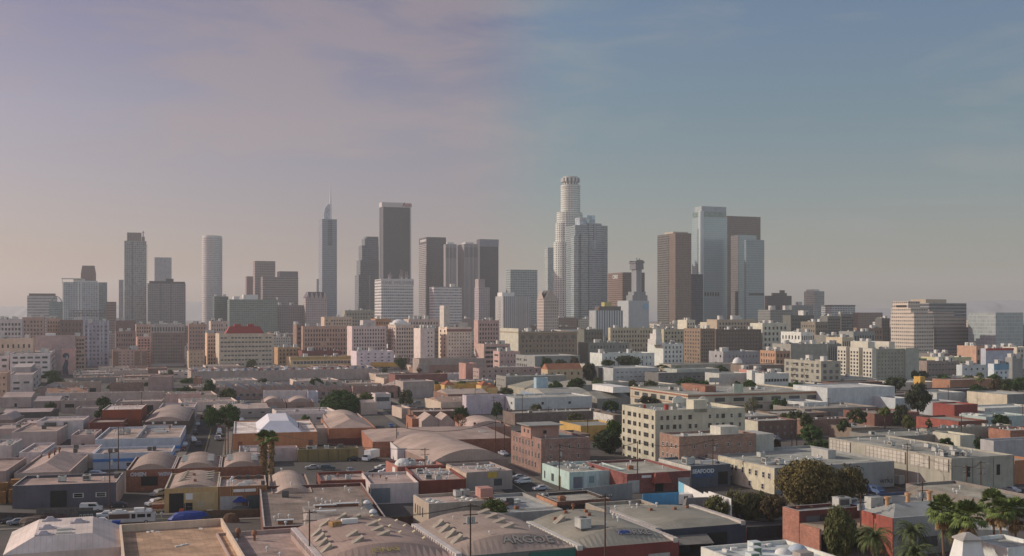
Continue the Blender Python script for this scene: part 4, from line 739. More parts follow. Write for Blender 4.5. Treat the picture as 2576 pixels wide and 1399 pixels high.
M_('B', 878, 1130, 1218, 980, 'lavender white loft dotted with small square windows', (.50, .46, .50), 5, 5, fw=.28, fh=.32, short='lavender white loft')
B = M_('B', 1142, 1266, 1038, 1110, 'cream midrise with a sunlit flank and white domed roof house', (.47, .40, .35), 9, 7, side=1090, fw=.5, short='cream midrise with domed roof house', lrow=('l', 9, 4, .4, .5)); o = house_on(B, .0, .9, .15, .8, 3, M_white, 'roof_house'); MB().dome(B.w * .4, B.dep * .5, B.dk + 3.003, 7, 3.5, 16).obj('dome', M_white, o, smooth=True)
M_('B', 1310, 1405, 1062, 1010, 'slender white midrise nearly blank but for a strip of windows', (.50, .46, .44), 8, 2, side=1265, fw=.35, fh=.35, u0=.45, u1=.92, short='slender white midrise')
M_('B', 1392, 1440, 1062, 1170, 'shaded block in the gap behind the slender white midrise', (.26, .21, .19), 8, 3)
B = M_('B', 1490, 1655, 1054, 1015, 'cream hotel with a dark band under its cornice and corner tower', (.52, .45, .38), 10, 8, side=1432, fw=.32, fh=.4, z1=.88, short='cream hotel with corner tower', lrow=('l', 9, 2, .25, .6))
MB().box(-.2, B.w + .2, -.25, -.003, B.h * .89, B.h * .95).obj('dark_band', stucco((.25, .12, .11)), B.root); house_on(B, -.02, .22, .3, .8, 21, stucco((.52, .46, .40)), 'corner_tower'); house_on(B, .5, .9, .1, .6, 5, stucco((.5, .44, .38)), 'roof_house')
M_('B', 1700, 1842, 1008, 1210, 'rose beige midrise with a sunlit edge', (.36, .28, .26), 8, 7, side=1672, short='rose beige midrise')
M_('B', 1230, 1440, 1000, 1330, 'pale jumble of older blocks topped by water tanks', (.42, .35, .31), 8, 10, eq=(('stair_house', 4, 2),))
M_('B', 1005, 1112, 998, 1320, 'orange brown block just below the white lettered office block', (.36, .21, .12), 8, 6)
M_('B', 660, 850, 985, 1450, 'distant beige block between the zigzag mansard and the white hotel', (.42, .34, .29), 10, 10)
M_('B', 800, 1000, 940, 1600, 'green grey apartment blocks with balconies under construction', (.25, .25, .21), 10, 10)
B = M_('B', 1740, 1916, 1168, 985, 'open concrete parking structure with dark decks', (.36, .30, .27), 5, 1, fw=.97, fh=.5, k='p', name='parking_structure', cat='parking structure', short='open concrete parking structure')
M_('B', 1845, 1985, 1218, 950, 'small salmon block with a pale sunlit flank', (.40, .29, .27), 3, 6, side=1802, fw=.3, fh=.35, short='small salmon block', lrow=('l', 3, 1, .7, .3))
# right of the middle
B = M_('C', 180, 566, 1092, 1050, 'massive brown brick loft with arched windows and a cream sunlit flank', (.235, .175, .13), 5, 15, side=60, fw=.34, fh=.5, z0=.08, z1=.8, short='massive brown brick loft', eq=(('stair_house', 3, 1.5), ('air_conditioner', 4, 1.5)))
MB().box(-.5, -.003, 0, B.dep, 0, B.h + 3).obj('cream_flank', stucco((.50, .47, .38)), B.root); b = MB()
for k in range(7): x = B.w * (k + .5) / 7; b.box(x - 2.2, x + 2.2, -.2, -.003, B.h * .79, B.h * .86); b.box(x - 1.5, x + 1.5, -.2, -.003, B.h * .86 + .003, B.h * .89)
b.obj('arched_window', M_fdark, B.root); coping_band(B, B.h - 1.4, B.h - .2, stucco((.33, .27, .2)), .7)
M_('C', 612, 738, 1078, 1260, 'dim olive green midrise by the brown loft', (.13, .13, .11), 5, 6, side=566)
M_('C', 785, 1062, 1066, 1240, 'tan apartment block of four projecting bays', (.38, .32, .25), 6, 14, short='tan four bay apartment block', side=778)
M_('C', 640, 912, 1165, 1090, 'long low grey green block with even windows', (.22, .22, .19), 3, 12, k='g', side=572)
M_('C', 740, 1000, 1120, 1350, 'shaded block with a flat grey front behind the low green one', (.24, .24, .23), 4, 10)
M_('C', 1070, 1132, 1062, 1260, 'white stepped block of two towers', (.55, .50, .42), 7, 3, fw=.3, side=1062)
M_('C', 1138, 1272, 1076, 1210, 'beige midrise with a deep cornice and sunlit left side', (.36, .31, .24), 7, 6, side=1130)
B = M_('C', 1135, 1266, 1172, 1000, 'white art deco building stepping up to a narrow central tower', (.50, .50, .47), 5, 5, side=1030, fw=.4, fh=.6, short='white art deco stepped building', k='g'); house_on(B, -.3, .02, .1, .6, 5, stucco(OFFW), 'side_step'); house_on(B, -.2, .08, .2, .6, 10, stucco(OFFW), 'central_tower'); house_on(B, -.13, .01, .3, .5, 14, stucco(OFFW), 'upper_tower')
M_('C', 730, 1076, 1236, 890, 'long white low apartment house with small windows behind trees', (.50, .50, .47), 3, 12, side=650, fw=.22, fh=.35, short='long white low apartment house')
M_('C', 1380, 1476, 1072, 1040, 'brown brick tower block with a cream windowed flank', (.21, .145, .105), 10, 6, side=1270, short='brown brick block with cream flank', lrow=('l', 9, 6, .4, .5))
M_('C', 1490, 1752, 1012, 1330, 'tan ornamented bank block rising behind', (.34, .29, .22), 8, 12, eq=(('stair_house', 3, 2.2),))
M_('C', 1482, 1782, 1078, 1150, 'very dark brown broad block with tiny lit sills', (.115, .085, .065), 8, 14, k='w', fw=.35, fh=.4, short='very dark broad block')
M_('C', 1530, 1772, 1224, 890, 'lavender grey low block with a white sunlit flank', (.28, .27, .28), 3, 10, side=1436, k='g', fw=.3, fh=.35, short='lavender grey low block', lrow=('l', 3, 3, .3, .35))
M_('C', 1790, 1960, 1036, 1180, 'pale cream block with square openings right of the dark one', (.46, .43, .36), 6, 6)
M_('C', 1440, 1500, 1030, 1420, 'slim sand coloured tower under the brown granite tower', (.48, .42, .33), 8, 3); M_('C', 1290, 1345, 1015, 1400, 'cream narrow tower with a small roof house', (.52, .47, .38), 8, 3)
M_('D', 180, 315, 915, 850, 'orange tan brick loft with a sunlit windowed flank', (.33, .21, .13), 4, 4, side=35, short='orange tan brick loft', bk=True, lrow=('l', 4, 6, .4, .55))
M_('D', 320, 535, 585, 1250, 'dark glassy apartment slab with a cream end wall', (.12, .12, .11), 9, 8, side=245, fw=.8, short='dark apartment slab with cream end', eq=(('stair_house', 2, 2.5),))
M_('D', 415, 522, 740, 1050, 'white loft block with black round headed balconies', (.52, .51, .48), 4, 5, side=228, fw=.45, k='d', short='white loft with round headed balconies', lrow=('l', 4, 6, .4, .5))
M_('D', 548, 662, 645, 1180, 'brown shaded block with a cream classical front', (.19, .16, .13), 7, 5, side=412, short='cream classical fronted block', lrow=('l', 7, 6, .4, .5))
M_('D', 660, 782, 592, 1380, 'grey dark slab with a sunlit left edge, nearer one', (.14, .14, .13), 12, 5, side=590, fw=.8)
M_('D', 785, 905, 572, 1450, 'taller grey dark slab with pale vertical seam', (.16, .155, .14), 12, 5, side=760, fw=.8)
M_('D', 930, 1172, 700, 1260, 'reddish brown block with curved parapet and terraces', (.24, .15, .11), 5, 9, side=905, short='reddish brown block with curved parapet')
M_('D', 1160, 1236, 612, 1400, 'very dark narrow midrise with a white corner', (.11, .105, .10), 10, 3, side=1100)
M_('D', 670, 860, 770, 1100, 'dim low block with a curved black roof edge', (.20, .19, .17), 3, 6); M_('D', 795, 895, 790, 1010, 'small cream low block with square windows', (.42, .35, .28), 3, 5, fw=.4)
M_('D', 900, 1100, 735, 1130, 'grey flat block with a wide dark canopy', (.24, .24, .23), 3, 8)
M_('D', 320, 658, 852, 900, 'wide blank grey block with a seam down its middle', (.27, .255, .23), side=150, short='wide blank grey block'); M_('D', 662, 790, 850, 930, 'dim brown block with vertical dark stripes', (.22, .2, .18), 1, 6, fw=.4, fh=.9, z0=.1)
M_('D', 860, 1200, 832, 1060, 'white low market hall with a blue grey roof house', (.46, .48, .48), 2, 10, fw=.4, fh=.3); M_('D', 760, 800, 870, 1000, 'pale striped narrow block at the cream apartment tower', (.42, .41, .38), 6, 2, side=735)
M_('D', 1580, 1872, 1008, 850, 'dull rose brown school block with strip windows', (.24, .185, .165), 3, 9, side=1495, fw=.8, fh=.3, short='rose brown school block', k='g')
B = B_ = M_('D', 1500, 1578, 985, 870, 'leaf green panel clad block beside the apartment tower', (.18, .22, .12)); 
M_('D', 1905, 2132, 1045, 830, 'pale blue grey house block with small square windows', (.42, .44, .45), 2, 4, side=1870, fw=.25, fh=.3, short='pale blue grey house block')
B = M_('D', 2200, 2335, 1034, 815, 'white townhouse block with a blue top storey', (.46, .48, .50), 3, 3, side=2175, fw=.35, fh=.4, short='white block with blue top storey'); MB().box(-.2, B.w + .2, -.25, -.003, B.h - 4.5, B.h + .1).obj('blue_storey', stucco((.16, .30, .40)), B.root)
M_('D', 2370, 2465, 975, 850, 'grey brown block with a white sunlit side wall', (.24, .23, .22), side=2305); 
B = M_('D', 2125, 2380, 892, 950, 'lavender wall of a store edged along the top in red', (.36, .36, .42), side=2118, short='red edged lavender store'); MB().box(-.2, B.w + .2, -.25, -.003, B.h - 1.8, B.h + .1).obj('red_edge', stucco((.45, .07, .05)), B.root)
M_('D', 2036, 2112, 870, 1000, 'small salmon block in front of the shaded offices', (.38, .25, .18), 2, 2); M_('D', 2412, 2560, 880, 1000, 'cream block with square windows at the right edge of view', (.45, .40, .33), 4, 5)
M_('D', 1660, 1860, 940, 1020, 'low shaded parking deck strung with white lamps', (.18, .16, .15), 2, 1, fw=.97, fh=.4, k='p'); M_('D', 1710, 1990, 975, 930, 'tan low block with a lime green panel', (.42, .38, .26), 1, 8)
M_('D', 100, 262, 1128, 705, 'white plaster low block with a strip of black windows', (.52, .51, .48), 2, 5, side=72, fw=.7, fh=.28, short='white plaster low block')
M_('D', 20, 76, 1098, 740, 'faded rose low block next to the white plaster one', (.42, .22, .19))
# cream apartment tower of several wings
cw = (.50, .47, .39); csh = (.33, .32, .25); d5 = 785
B = bld('D', 1110, 1495, 898, 'large cream apartment tower with three sunlit projecting wings', cat='apartment tower', name='apartment_tower', d=d5, side=788, wall=(.31, .30, .25), roof=RLT, par=1, win=[('f', 8, 8, .28, .42, .05, .93, .02, .66, 'g')], short='large cream apartment tower', eq=(('air_conditioner', 3, 1.5),))  # shade put into the dull body colour, sunlight into the paler wings
for k, (v0, v1) in enumerate(((.0, .26), (.37, .63), (.74, 1.0))):
    y0, y1 = B.dep * v0 + .01, B.dep * v1; o = MB().box(-3.6, -.003, y0, y1, 0, B.h + .4 + k * .3).obj('wing', stucco(cw, .85, .12), B.root)
    for r in range(8):
        for q in range(3): put('window', WM['d'], o, (-3.62, y0 + (y1 - y0) * (q + .5) / 3, 3 + r * (B.h - 4) / 8), -math.pi / 2, ((y1 - y0) * .16, 2, 1.6))
house_on(B, .06, .20, .3, .8, 6, stucco(cw)); house_on(B, .48, .62, .2, .6, 6, stucco(cw)); MB().box(B.w * .68, B.w - .01, -1.2, -.003, 0, B.h + .5).obj('end_wing', stucco((.36, .37, .31)), B.root)
B = M_('D', 600, 782, 1010, 745, 'cream factory gridded with big windows, fire escapes on its sunlit side', (.30, .28, .235), 4, 3, side=260, fw=.6, fh=.62, k='g', lrow=('l', 4, 7, .55, .62, .04, .94, .02, .98, 'g'), short='cream gridded factory', z0=.02, name='factory')
b = MB()
for u in (.68, .34): y0 = B.dep * u; [b.box(-1.3, -.003, y0, y0 + 4, B.h * q, B.h * q + .25) for q in (.2, .42, .64, .86)]; b.tube((-1.3, y0, B.h * .2), (-1.3, y0 + 4, B.h * .42), .12); b.tube((-1.3, y0 + 4, B.h * .42), (-1.3, y0, B.h * .64), .12); b.tube((-1.3, y0, B.h * .64), (-1.3, y0 + 4, B.h * .86), .12)
b.obj('fire_escape', stucco((.10, .10, .09), .8), B.root)

# ------------------------------------------------------------------ the warehouse district, left side
def W_(z, x0, x1, yt, label, wall, h=6, roof=RGW, ang=G1, **k): return bld(z, x0, x1, yt, label, wall=wall, h=h, roof=roof, ang=ang, **k)
AC = ('air_conditioner', 3); VT = ('roof_vent', 4)
# foreground row along the bottom edge
B = bld('W', 20, 838, 1392, 'white hipped roof studded with ventilator cowls', name='warehouse', h=5.6, yb=1232, wall=(.50, .45, .42), roof=(.58, .55, .53), kind='mansard', rise=2.6, par=.0, t=.3, short='white hipped warehouse roof')
for (u, v) in ((.36, .80), (.62, .62), (.35, .42), (.33, .14), (.50, .32), (.50, .16)):
    x, y, zz = B.w * u, B.dep * v, B.dk + 2.6; b = MB(); 
    if u < .5 or u == .62: b.box(x - 1.6, x + 1.6, y - .9, y + .9, zz - .02, zz + .28); b.frus(x - 1.0, x + .8, y - .8, y + .8, zz + .28, zz + .85, .45)
    else: b.box(x - 1.4, x + 1.4, y - .6, y + .6, zz - .02, zz + .35)
    b.obj('ventilator' if u != .5 else 'skylight', stucco((.40, .36, .37), .6) if u != .5 else M_sky, B.root)
b = MB(); [b.box(B.w - 5.4, B.w - 3.2, B.dep * (.30 + .06 * k), B.dep * (.30 + .06 * k) + .3, B.dk + .6, B.dk + 1.25) for k in range(7)]; b.obj('louvres', stucco((.05, .28, .25), .5), B.root)
B = bld('W', 850, 1694, 1461, 'flat tan roof enclosed by a tall cream parapet', name='warehouse', h=6.6, d=188, yb=1182, wall=(.50, .42, .33), roof=(.40, .29, .20), par=1.5, t=.4, short='flat tan parapeted roof')
for (u, v) in ((.27, .93), (.31, .95), (.36, .92), (.78, .93), (.55, .55), (.58, .56), (.5, .53)):
    MB().box(-.5, .5, -.2, .2, 0, .22).obj('roof_debris', M_white, B.root, (B.w * u, B.dep * v, B.dk), u * 7)
B = bld('X', -90, 385, 1461, 'greyish pink flat roof with two rusty ventilators, between tan and lettered roofs', name='warehouse', h=5.6, d=186, yb=1240, wall=(.36, .29, .26), roof=(.34, .275, .25), par=.8, eq=(('turbine_vent', [(.26, .93), (.44, .84)], 1.25), ('roof_vent', [(.2, .8), (.6, .4), (.5, .55)])), short='pink flat roof with rusty ventilators', w=15.5)
# three barrel roofs with big letters on their front slopes
def gutter(B, mat, side):
    b = MB(); x = 0 if side == 'l' else B.w - 1.3; b.box(x, x + 1.1, -.1, B.dep, B.dk - .3, B.dk + .6)
    k = 1.0
    while k < B.dep - 1: b.box(x - .18, x, k, k + .25, B.dk - .5, B.dk + .5) if side == 'l' else b.box(x + 1.1, x + 1.3, k, k + .25, B.dk - .2, B.dk + .6); k += 1.5
    return b.obj('parapet', mat, B.root)
def slope_text(B, txt, u, size, mat, v=2.4, outline=None):
    s = 4.5; zt = B.rise * (1 - (2 * u - 1) ** 2); tilt = math.atan2(zt, s)
    me = textmesh(txt, mat, size, .05, .02); o = put('lettering', me, B.root, (u * B.w, .35 + v - size * .36, B.dk + zt * (v + .35 - size * .36) / s + .12)); o.rotation_euler = (tilt, 0, 0)
    roll = math.atan(-4 * B.rise / B.w * (2 * u - 1) * .6); o.rotation_euler.y = -roll
    if outline: 
        me2 = textmesh(txt, outline, size, .03, .10); o2 = put('lettering_shadow', me2, B.root, o.location - Vector((0, 0, .035))); o2.rotation_euler = o.rotation_euler
B1 = bld('O', 813, 1146, 1427, 'barrel roof lettered in faded yellow and crowded with roof lights', name='warehouse', h=6.5, dep=34, wall=(.33, .27, .25), roof=(.325, .262, .235), kind='apron', rise=2.5, par=.02, t=.35, short='yellow lettered barrel roof')
slope_text(B1, 'JONAS', .49, 1.75, stucco((.42, .33, .13), .8, .4, 1.5, 'faded_yellow_paint'), 2.6); gutter(B1, stucco((.50, .43, .40)), 'l')
equipment(B1, [('roof_light', [(.10, .28), (.11, .42), (.12, .55), (.13, .68), (.24, .84), (.33, .25), (.34, .42), (.40, .92), (.56, .34), (.56, .48), (.57, .64), (.50, .86)], .95, 0)], 1)
for (u, v) in ((.66, .9), (.68, .76), (.70, .58), (.72, .40), (.86, .86), (.87, .70), (.88, .52), (.89, .34)):
    o = MB().box(-.05, .05, -.3, .3, 0, .3).box(-.08, .5, -.42, .42, .3, .45).obj('tilted_hatch', stucco((.55, .47, .30), .5, .15, 1, 'pale_yellow_hatch'), B1.root, (B1.w * u, B1.dep * v, roof_z(B1, 'apron', B1.dk, 2.5, B1.w * u, B1.dep * v) - .05)); o.rotation_euler.y = -.5
B1x = MB().box(-1.6, 1.6, -.6, .6, 0, .9).obj('cooler', M_white, B1.root, (B1.w * .42, B1.dep * .74, roof_z(B1, 'apron', B1.dk, 2.5, B1.w * .42, 20)), 0)
MB().box(-1, 1, -.8, .8, 0, .9).obj('tarpaulin_heap', stucco((.34, .20, .09), .9, .5, 2), B1.root, (B1.w * .30, B1.dep * .74, roof_z(B1, 'apron', B1.dk, 2.5, B1.w * .30, 20)), .3)
B2 = bld('O', 1147, 1451, 1401, 'barrel roof with large outlined grey letters and two rows of roof lights', name='warehouse', h=6.5, dep=30, wall=(.12, .15, .14), roof=(.31, .27, .24), kind='apron', rise=2.5, par=.02, t=.35, short='outlined lettered barrel roof')
slope_text(B2, 'ARGOE', .63, 3.1, stucco((.34, .31, .27), .85, .2, 1, 'pale_roof_paint'), 2.7, stucco((.07, .065, .06), .85, .2, 1, 'dark_outline_paint')); gutter(B2, stucco((.50, .45, .42)), 'l')
equipment(B2, [('roof_light', [(.12, .28), (.13, .44), (.14, .60), (.15, .76), (.58, .36), (.59, .54), (.60, .72), (.61, .90)], 1.0, 0), ('roof_vent', [(.3, .8), (.8, .4), (.36, .2)], .7)], 2)
MB().box(B2.w * .60, B2.w * .99, -.2, -.003, 0, B2.dk - .35).obj('green_fascia', stucco((.03, .13, .10), .7), B2.root)
B3 = bld('O', 1452, 1708, 1381, 'barrel roof over dark red walls with graffiti letters and a boxy cooler', name='warehouse', h=6.3, dep=26, wall=(.17, .045, .04), roof=(.27, .245, .21), kind='apron', rise=2.4, par=.02, t=.35, short='barrel roof over dark red walls')
slope_text(B3, 'YORKE', .62, 2.3, stucco((.30, .28, .25), .85, .2, 1, 'pale_roof_paint2'), 2.9, stucco((.07, .065, .08), .85, .2, 1, 'dark_graffiti')); gutter(B3, stucco((.50, .47, .42)), 'l'); gutter(B3, stucco((.44, .39, .35)), 'r')
equipment(B3, [('air_conditioner', [(.24, .34)], 1.6), ('small_vent', [(.36, .9), (.55, .85), (.5, .7), (.2, .8)]), ('turbine_vent', [(.48, .97)], .9), ('roof_light', [(.2, .72)], 1, 0), ('roof_vent', [(.42, .25), (.66, .45), (.7, .6)])], 3)
opening(B3, 'f', B3.w * .80, 0, 4.2, 4.6, M_shut, 'roller_door'); MB().frus(-1.2, 1.2, -.7, .7, 0, .5, .3).obj('blue_tarpaulin', stucco((.05, .08, .22), .7), B3.root, (B3.w * .52, 3.4, roof_z(B3, 'apron', B3.dk, 2.4, B3.w * .52, 3.4) - .2))
B4 = bld('Y', 1040, 1665, 1222, 'low curved grey roof over navy walls with an open loading bay', name='warehouse', h=5.0, side=722, wall=(.05, .055, .075), roof=(.26, .24, .205), kind='apron', rise=1.0, par=.02, short='curved grey roof over navy walls', eq=(('small_vent', [(.35, .75), (.6, .7), (.8, .8)], 1.0), ('roof_vent', [(.5, .9), (.3, .95)])))
gutter(B4, stucco((.42, .38, .34)), 'l'); gutter(B4, stucco((.42, .38, .34)), 'r'); opening(B4, 'f', B4.w * .58, 0, 3.6, 9, M_dark, 'loading_bay')
o = MB().poly([(0, -7, 3.2), (B4.w * .45, -7, 3.0), (B4.w * .55, -.3, 3.6), (0, -.3, 3.7)]).poly([(0, -7, 3.1), (0, -.3, 3.6), (B4.w * .55, -.3, 3.5), (B4.w * .45, -7, 2.9)]).box(.3, .5, -6.8, -6.6, 0, 3.1).box(B4.w * .43, B4.w * .43 + .2, -6.8, -6.6, 0, 2.9).obj('canopy', stucco((.17, .16, .14)), B4.root)
# blocks either side of the yard street
B = W_('W', 85, 800, 915, 'long low warehouse with a dark navy wall and pink flat roof', (.085, .09, .115), h=5.9, yb=845, roof=(.36, .29, .26), short='navy walled warehouse', cap=stucco((.42, .36, .33)), eq=(('air_conditioner', [(.42, .5), (.66, .55)], 1.1), ('swamp_cooler', [(.95, .7)], 1.1), ('roof_vent', [(.14, .85), (.84, .5)])))
for u in (.63, .85): put('window', WM['w'], B.root, (B.w * u, -.02, 2.2), 0, (2.6, 1.6, 1.2))
opening(B, 'f', B.w * .44, 0, 4.2, 4.0, M_dark, 'roller_door')
b = MB(); b.box(B.w + .003, B.w + .2, 0, B.dep, 0, B.h - .3); b.obj('peach_end_wall', stucco((.42, .33, .29)), B.root)
br = brick((.22, .085, .05))
lab = ('red brick warehouse with white graffiti and a barrel roof', 'red brick barrel roofed warehouse dotted with white bubble skylights', 'red brick barrel roofed warehouse beside the tall palms')
for i, (xa, xb) in enumerate(((868, 1188), (1192, 1512), (1516, 1812))):
    B = W_('W', xa, xb, 806, lab[i], (.22, .085, .05), h=6.2, d=308 + (i * 3.0), yb=716, kind='bow', rise=2.2, mat=br, short=('graffitied red brick warehouse', 'barrel roof with bubble skylights', 'brick warehouse beside the tall palms')[i], cap=stucco((.42, .36, .33)))
    if i == 0:
        opening(B, 'f', B.w * .5, 1.6, 4.2, B.w * .36, M_dark, 'loading_bay'); me = textmesh('OMEN', stucco((.45, .42, .42), .8, .2, 1, 'white_spray_paint'), 1.5, .05, .08); t = put('graffiti', me, B.root, (B.w * .26, -.1, 4.4)); t.rotation_euler = (R(90), 0, 0)
        me = textmesh('W3W', stucco((.40, .36, .38), .8, .2, 1, 'grey_spray_paint'), 1.4, .05, .12); t = put('graffiti', me, B.root, (B.w * .84, -.1, 4.3)); t.rotation_euler = (R(90), 0, 0)
    else:
        for u in (.2, .78) if i == 1 else (.22, .8):
            for v in (.35, .55, .75): put('skylight', EQ['skylight'], B.root, (B.w * u, B.dep * v, roof_z(B, 'bow', B.dk, 2.2, B.w * u, 0)), 0, (1, 1.2, 1.2))
B = W_('W', 1132, 1502, 940, 'yellow ochre workshop with a dark open doorway and low curved roof', (.42, .31, .15), h=6.1, d=276, yb=830, kind='bow', rise=1.5, roof=(.34, .285, .25), short='yellow ochre workshop', cap=stucco((.48, .43, .33)), eq=(('roof_light', [(.28, .35), (.29, .5), (.30, .65), (.31, .8), (.80, .45), (.80, .6), (.8, .75), (.8, .9)], .8, 0), ('small_vent', [(.5, .6), (.55, .2)])))
opening(B, 'f', B.w * .22, 0, 4.8, B.w * .27, M_dark, 'doorway'); sign(B, 'f', B.w * .455, 3.9, 1.7, 1.6, M_white); b = MB(); b.box(B.w * .52, B.w * .94, -.12, -.003, .3, 4.9); b.obj('wall_panel', stucco((.45, .33, .17)), B.root); sign(B, 'f', B.w * .68, 1.9, 1.6, 1.5, stucco((.45, .36, .25)), name='faded_poster')
opening(B, 'f', B.w * .455, 0, 2.3, 1.7, M_dark, 'side_door')
B = W_('W', 1505, 1835, 935, 'brown fronted shop row with two roller shutters under white signs', (.24, .13, .07), h=6.1, d=279, yb=852, roof=(.36, .30, .27), short='brown shop with roller shutters', cap=stucco((.45, .38, .33)), eq=(('roof_vent', [(.25, .6), (.3, .4), (.2, .3), (.28, .8)], 1.2), ('skylight', [(.62, .5), (.5, .3)], 1.5), ('swamp_cooler', [(.42, .93), (.62, .93), (.85, .93), (.93, .3)], .9)))
opening(B, 'f', B.w * .26, 0, 3.6, B.w * .46, M_shut, 'roller_door'); opening(B, 'f', B.w * .77, 0, 3.6, B.w * .40, stucco((.06, .09, .09), .6, .2, 1, 'dark_green_shutter'), 'roller_door')
for u in (.42, .66): sign(B, 'f', B.w * u, 4.95, B.w * .23, .75, M_white)
b = MB(); [b.box(B.w * u, B.w * u + .15, -.12, -.003, 3.7, 5.8) for u in (.02, .24, .28, .80, .84, .98)]; b.obj('frame_boards', stucco((.40, .25, .12)), B.root)
B = W_('W', 96, 480, 828, 'pale building with a low pyramid roof topped by three rusty ventilators', (.40, .33, .29), h=4.6, yb=700, kind='hip', rise=2.6, roof=(.36, .30, .28), short='pyramid roofed pale building', eq=(('turbine_vent', [(.40, .5), (.46, .6), (.5, .72)], 1.1),))
B = W_('W', -210, 40, 820, 'flat roofed building with a pinkish wall along its sunless side', (.34, .27, .25), h=6, side=183, roof=(.36, .29, .26), short='flat roofed building at the left edge')
def stripes(B, z0, z1, side=True):
    b = MB(); b.box(-.1, B.w + .1, -.16, -.003, z0, z1); b.box(B.w + .003, B.w + .12, 0, B.dep, z0, z1); b.obj('blue_stripe', stucco((.05, .17, .42), .7), B.root)
B = W_('W', 640, 1185, 692, 'low pale blue building with a deep blue stripe, nearer of the striped pair', (.42, .48, .55), h=5.2, d=352, yb=652, roof=(.36, .31, .29), short='nearer blue striped building', eq=(('swamp_cooler', [(.68, .6), (.74, .65), (.26, .5), (.18, .5)], 1.1),)); stripes(B, 2.5, 3.4)
put('window', WM['w'], B.root, (B.w * .45, -.02, .8), 0, (1.8, 1.4, 1.3))
B = W_('W', 655, 1240, 600, 'pale blue flat roofed building striped blue, with ducts across its roof', (.42, .48, .55), h=5.0, d=394, yb=512, roof=(.36, .31, .28), short='farther blue striped building', eq=(('air_conditioner', [(.22, .5), (.3, .6)], 1.1), ('duct', [(.72, .5), (.66, .7)], 1.2), ('turbine_vent', [(.8, .85)], 1), ('roof_vent', 4))); stripes(B, .9, 2.0)
MB().box(B.w * .47, B.w * .49, .4, B.dep - .4, B.dk, B.h + .5).obj('party_wall', stucco((.42, .38, .37)), B.root)
B = W_('W', 290, 640, 705, 'low roof with a white front wall and one boxy cooler by the striped building', (.50, .46, .46), h=5, d=352, yb=640, roof=(.36, .30, .28), short='low white fronted roof', eq=(('swamp_cooler', [(.58, .35), (.5, .8)], 1.2),))
B = W_('W', 130, 286, 690, 'narrow white walled roof stepping down beside the low white front', (.50, .47, .48), h=5.6, d=352, side=380, roof=(.38, .31, .29), eq=(('roof_vent', 2),))
B = W_('W', 488, 655, 578, 'pinkish walled building with a littered roof', (.40, .32, .31), h=5.4, d=404, yb=528, roof=(.34, .28, .26), eq=(('roof_vent', 6), ('air_conditioner', 1)))
B = W_('W', 80, 392, 548, 'pale pink warehouse with four dark rooftop coolers', (.42, .36, .35), h=6, d=409, side=490, roof=(.36, .30, .27), short='pale pink warehouse with dark coolers', eq=(('swamp_cooler', [(.5, .75), (.55, .45), (.85, .8), (.95, .75), (.62, .75), (.68, .75)], 1.3),))
B = W_('W', 255, 572, 472, 'bright white warehouse with a faint painted sign on its wall', (.54, .51, .52), h=7.5, d=436, side=615, roof=(.38, .33, .31), short='bright white warehouse', eq=(('roof_vent', [(.3, .5), (.35, .6), (.7, .5), (.8, .6)]),))
B = W_('W', 702, 972, 388, 'tall brick red building with a glittering white roof', (.21, .055, .03), h=10, d=458, side=1010, roof=(.55, .50, .48), par=.4, short='tall brick red building', eq=(('roof_vent', 8),), cap=M_white)
B = W_('W', 616, 850, 462, 'dark maroon low wing in front of the brick red building', (.14, .045, .035), h=6.5, d=440, yb=452, dep=14, roof=(.3, .26, .24), short='dark maroon low wing')
B = W_('W', 975, 1175, 470, 'white framed open carport under a sagging roof', (.42, .38, .37), h=4.4, d=440, dep=12, roof=(.33, .29, .27)); opening(B, 'f', B.w * .5, .2, 3.2, B.w * .9, M_dark, 'open_bay')
B = W_('W', 975, 1300, 446, 'dim building with a lumpy barrel roof and three wall lamps', (.09, .075, .065), h=5.6, d=452, yb=392, kind='bow', rise=2.6, roof=(.34, .29, .27), short='lumpy barrel roofed dim building')
for u in (.24, .48, .72): sign(B, 'f', B.w * u, 5.0, .9, .9, M_white, name='wall_lamp')
B = W_('W', 520, 700, 398, 'grey cubic building left of the brick red one', (.33, .29, .28), h=7, d=500, yb=366, roof=(.35, .30, .28), eq=(('skylight', 2),))
B = W_('W', 416, 700, 334, 'grey warehouse with a wide black opening high in its wall', (.30, .26, .24), h=6.4, d=553, yb=316, roof=(.37, .32, .29), short='grey warehouse with black opening', eq=(('roof_vent', 4),)); opening(B, 'f', B.w * .22, 2.8, 4.6, B.w * .22, M_dark, 'opening')
B = W_('W', 795, 1112, 344, 'grey wide warehouse behind the brick red building, small black opening', (.33, .28, .26), h=6.4, d=545, yb=316, roof=(.37, .32, .3), eq=(('roof_vent', 4),)); opening(B, 'f', B.w * .75, 2.8, 4.4, B.w * .14, M_dark, 'opening')
B = W_('W', 1092, 1340, 366, 'lilac white walled building at the street corner', (.44, .40, .43), h=6, d=515, yb=345, roof=(.34, .30, .28), short='lilac corner building', eq=(('air_conditioner', 2),))
B = W_('W', 1140, 1382, 308, 'pink walled building near the trees of the street', (.44, .33, .31), h=7, d=590, yb=296, roof=(.36, .31, .29), eq=(('roof_vent', 3),))
B = W_('W', 480, 1125, 306, 'very long pale flat roof spanning the block', (.40, .34, .32), h=6, d=610, yb=290, roof=(.42, .36, .33), short='very long pale flat roof', eq=(('roof_vent', 6),))
B = W_('W', 755, 985, 246, 'brown brick building with parapet and rooftop clutter', (.22, .14, .11), h=8, d=670, yb=228, roof=(.34, .28, .26), eq=(('roof_vent', 6), ('air_conditioner', 2)), mat=brick((.22, .14, .11)))
B = W_('W', 1020, 1182, 226, 'blank greyish pink block beyond the brown brick one', (.34, .26, .25), h=9, d=720, dep=20, roof=(.34, .28, .26))
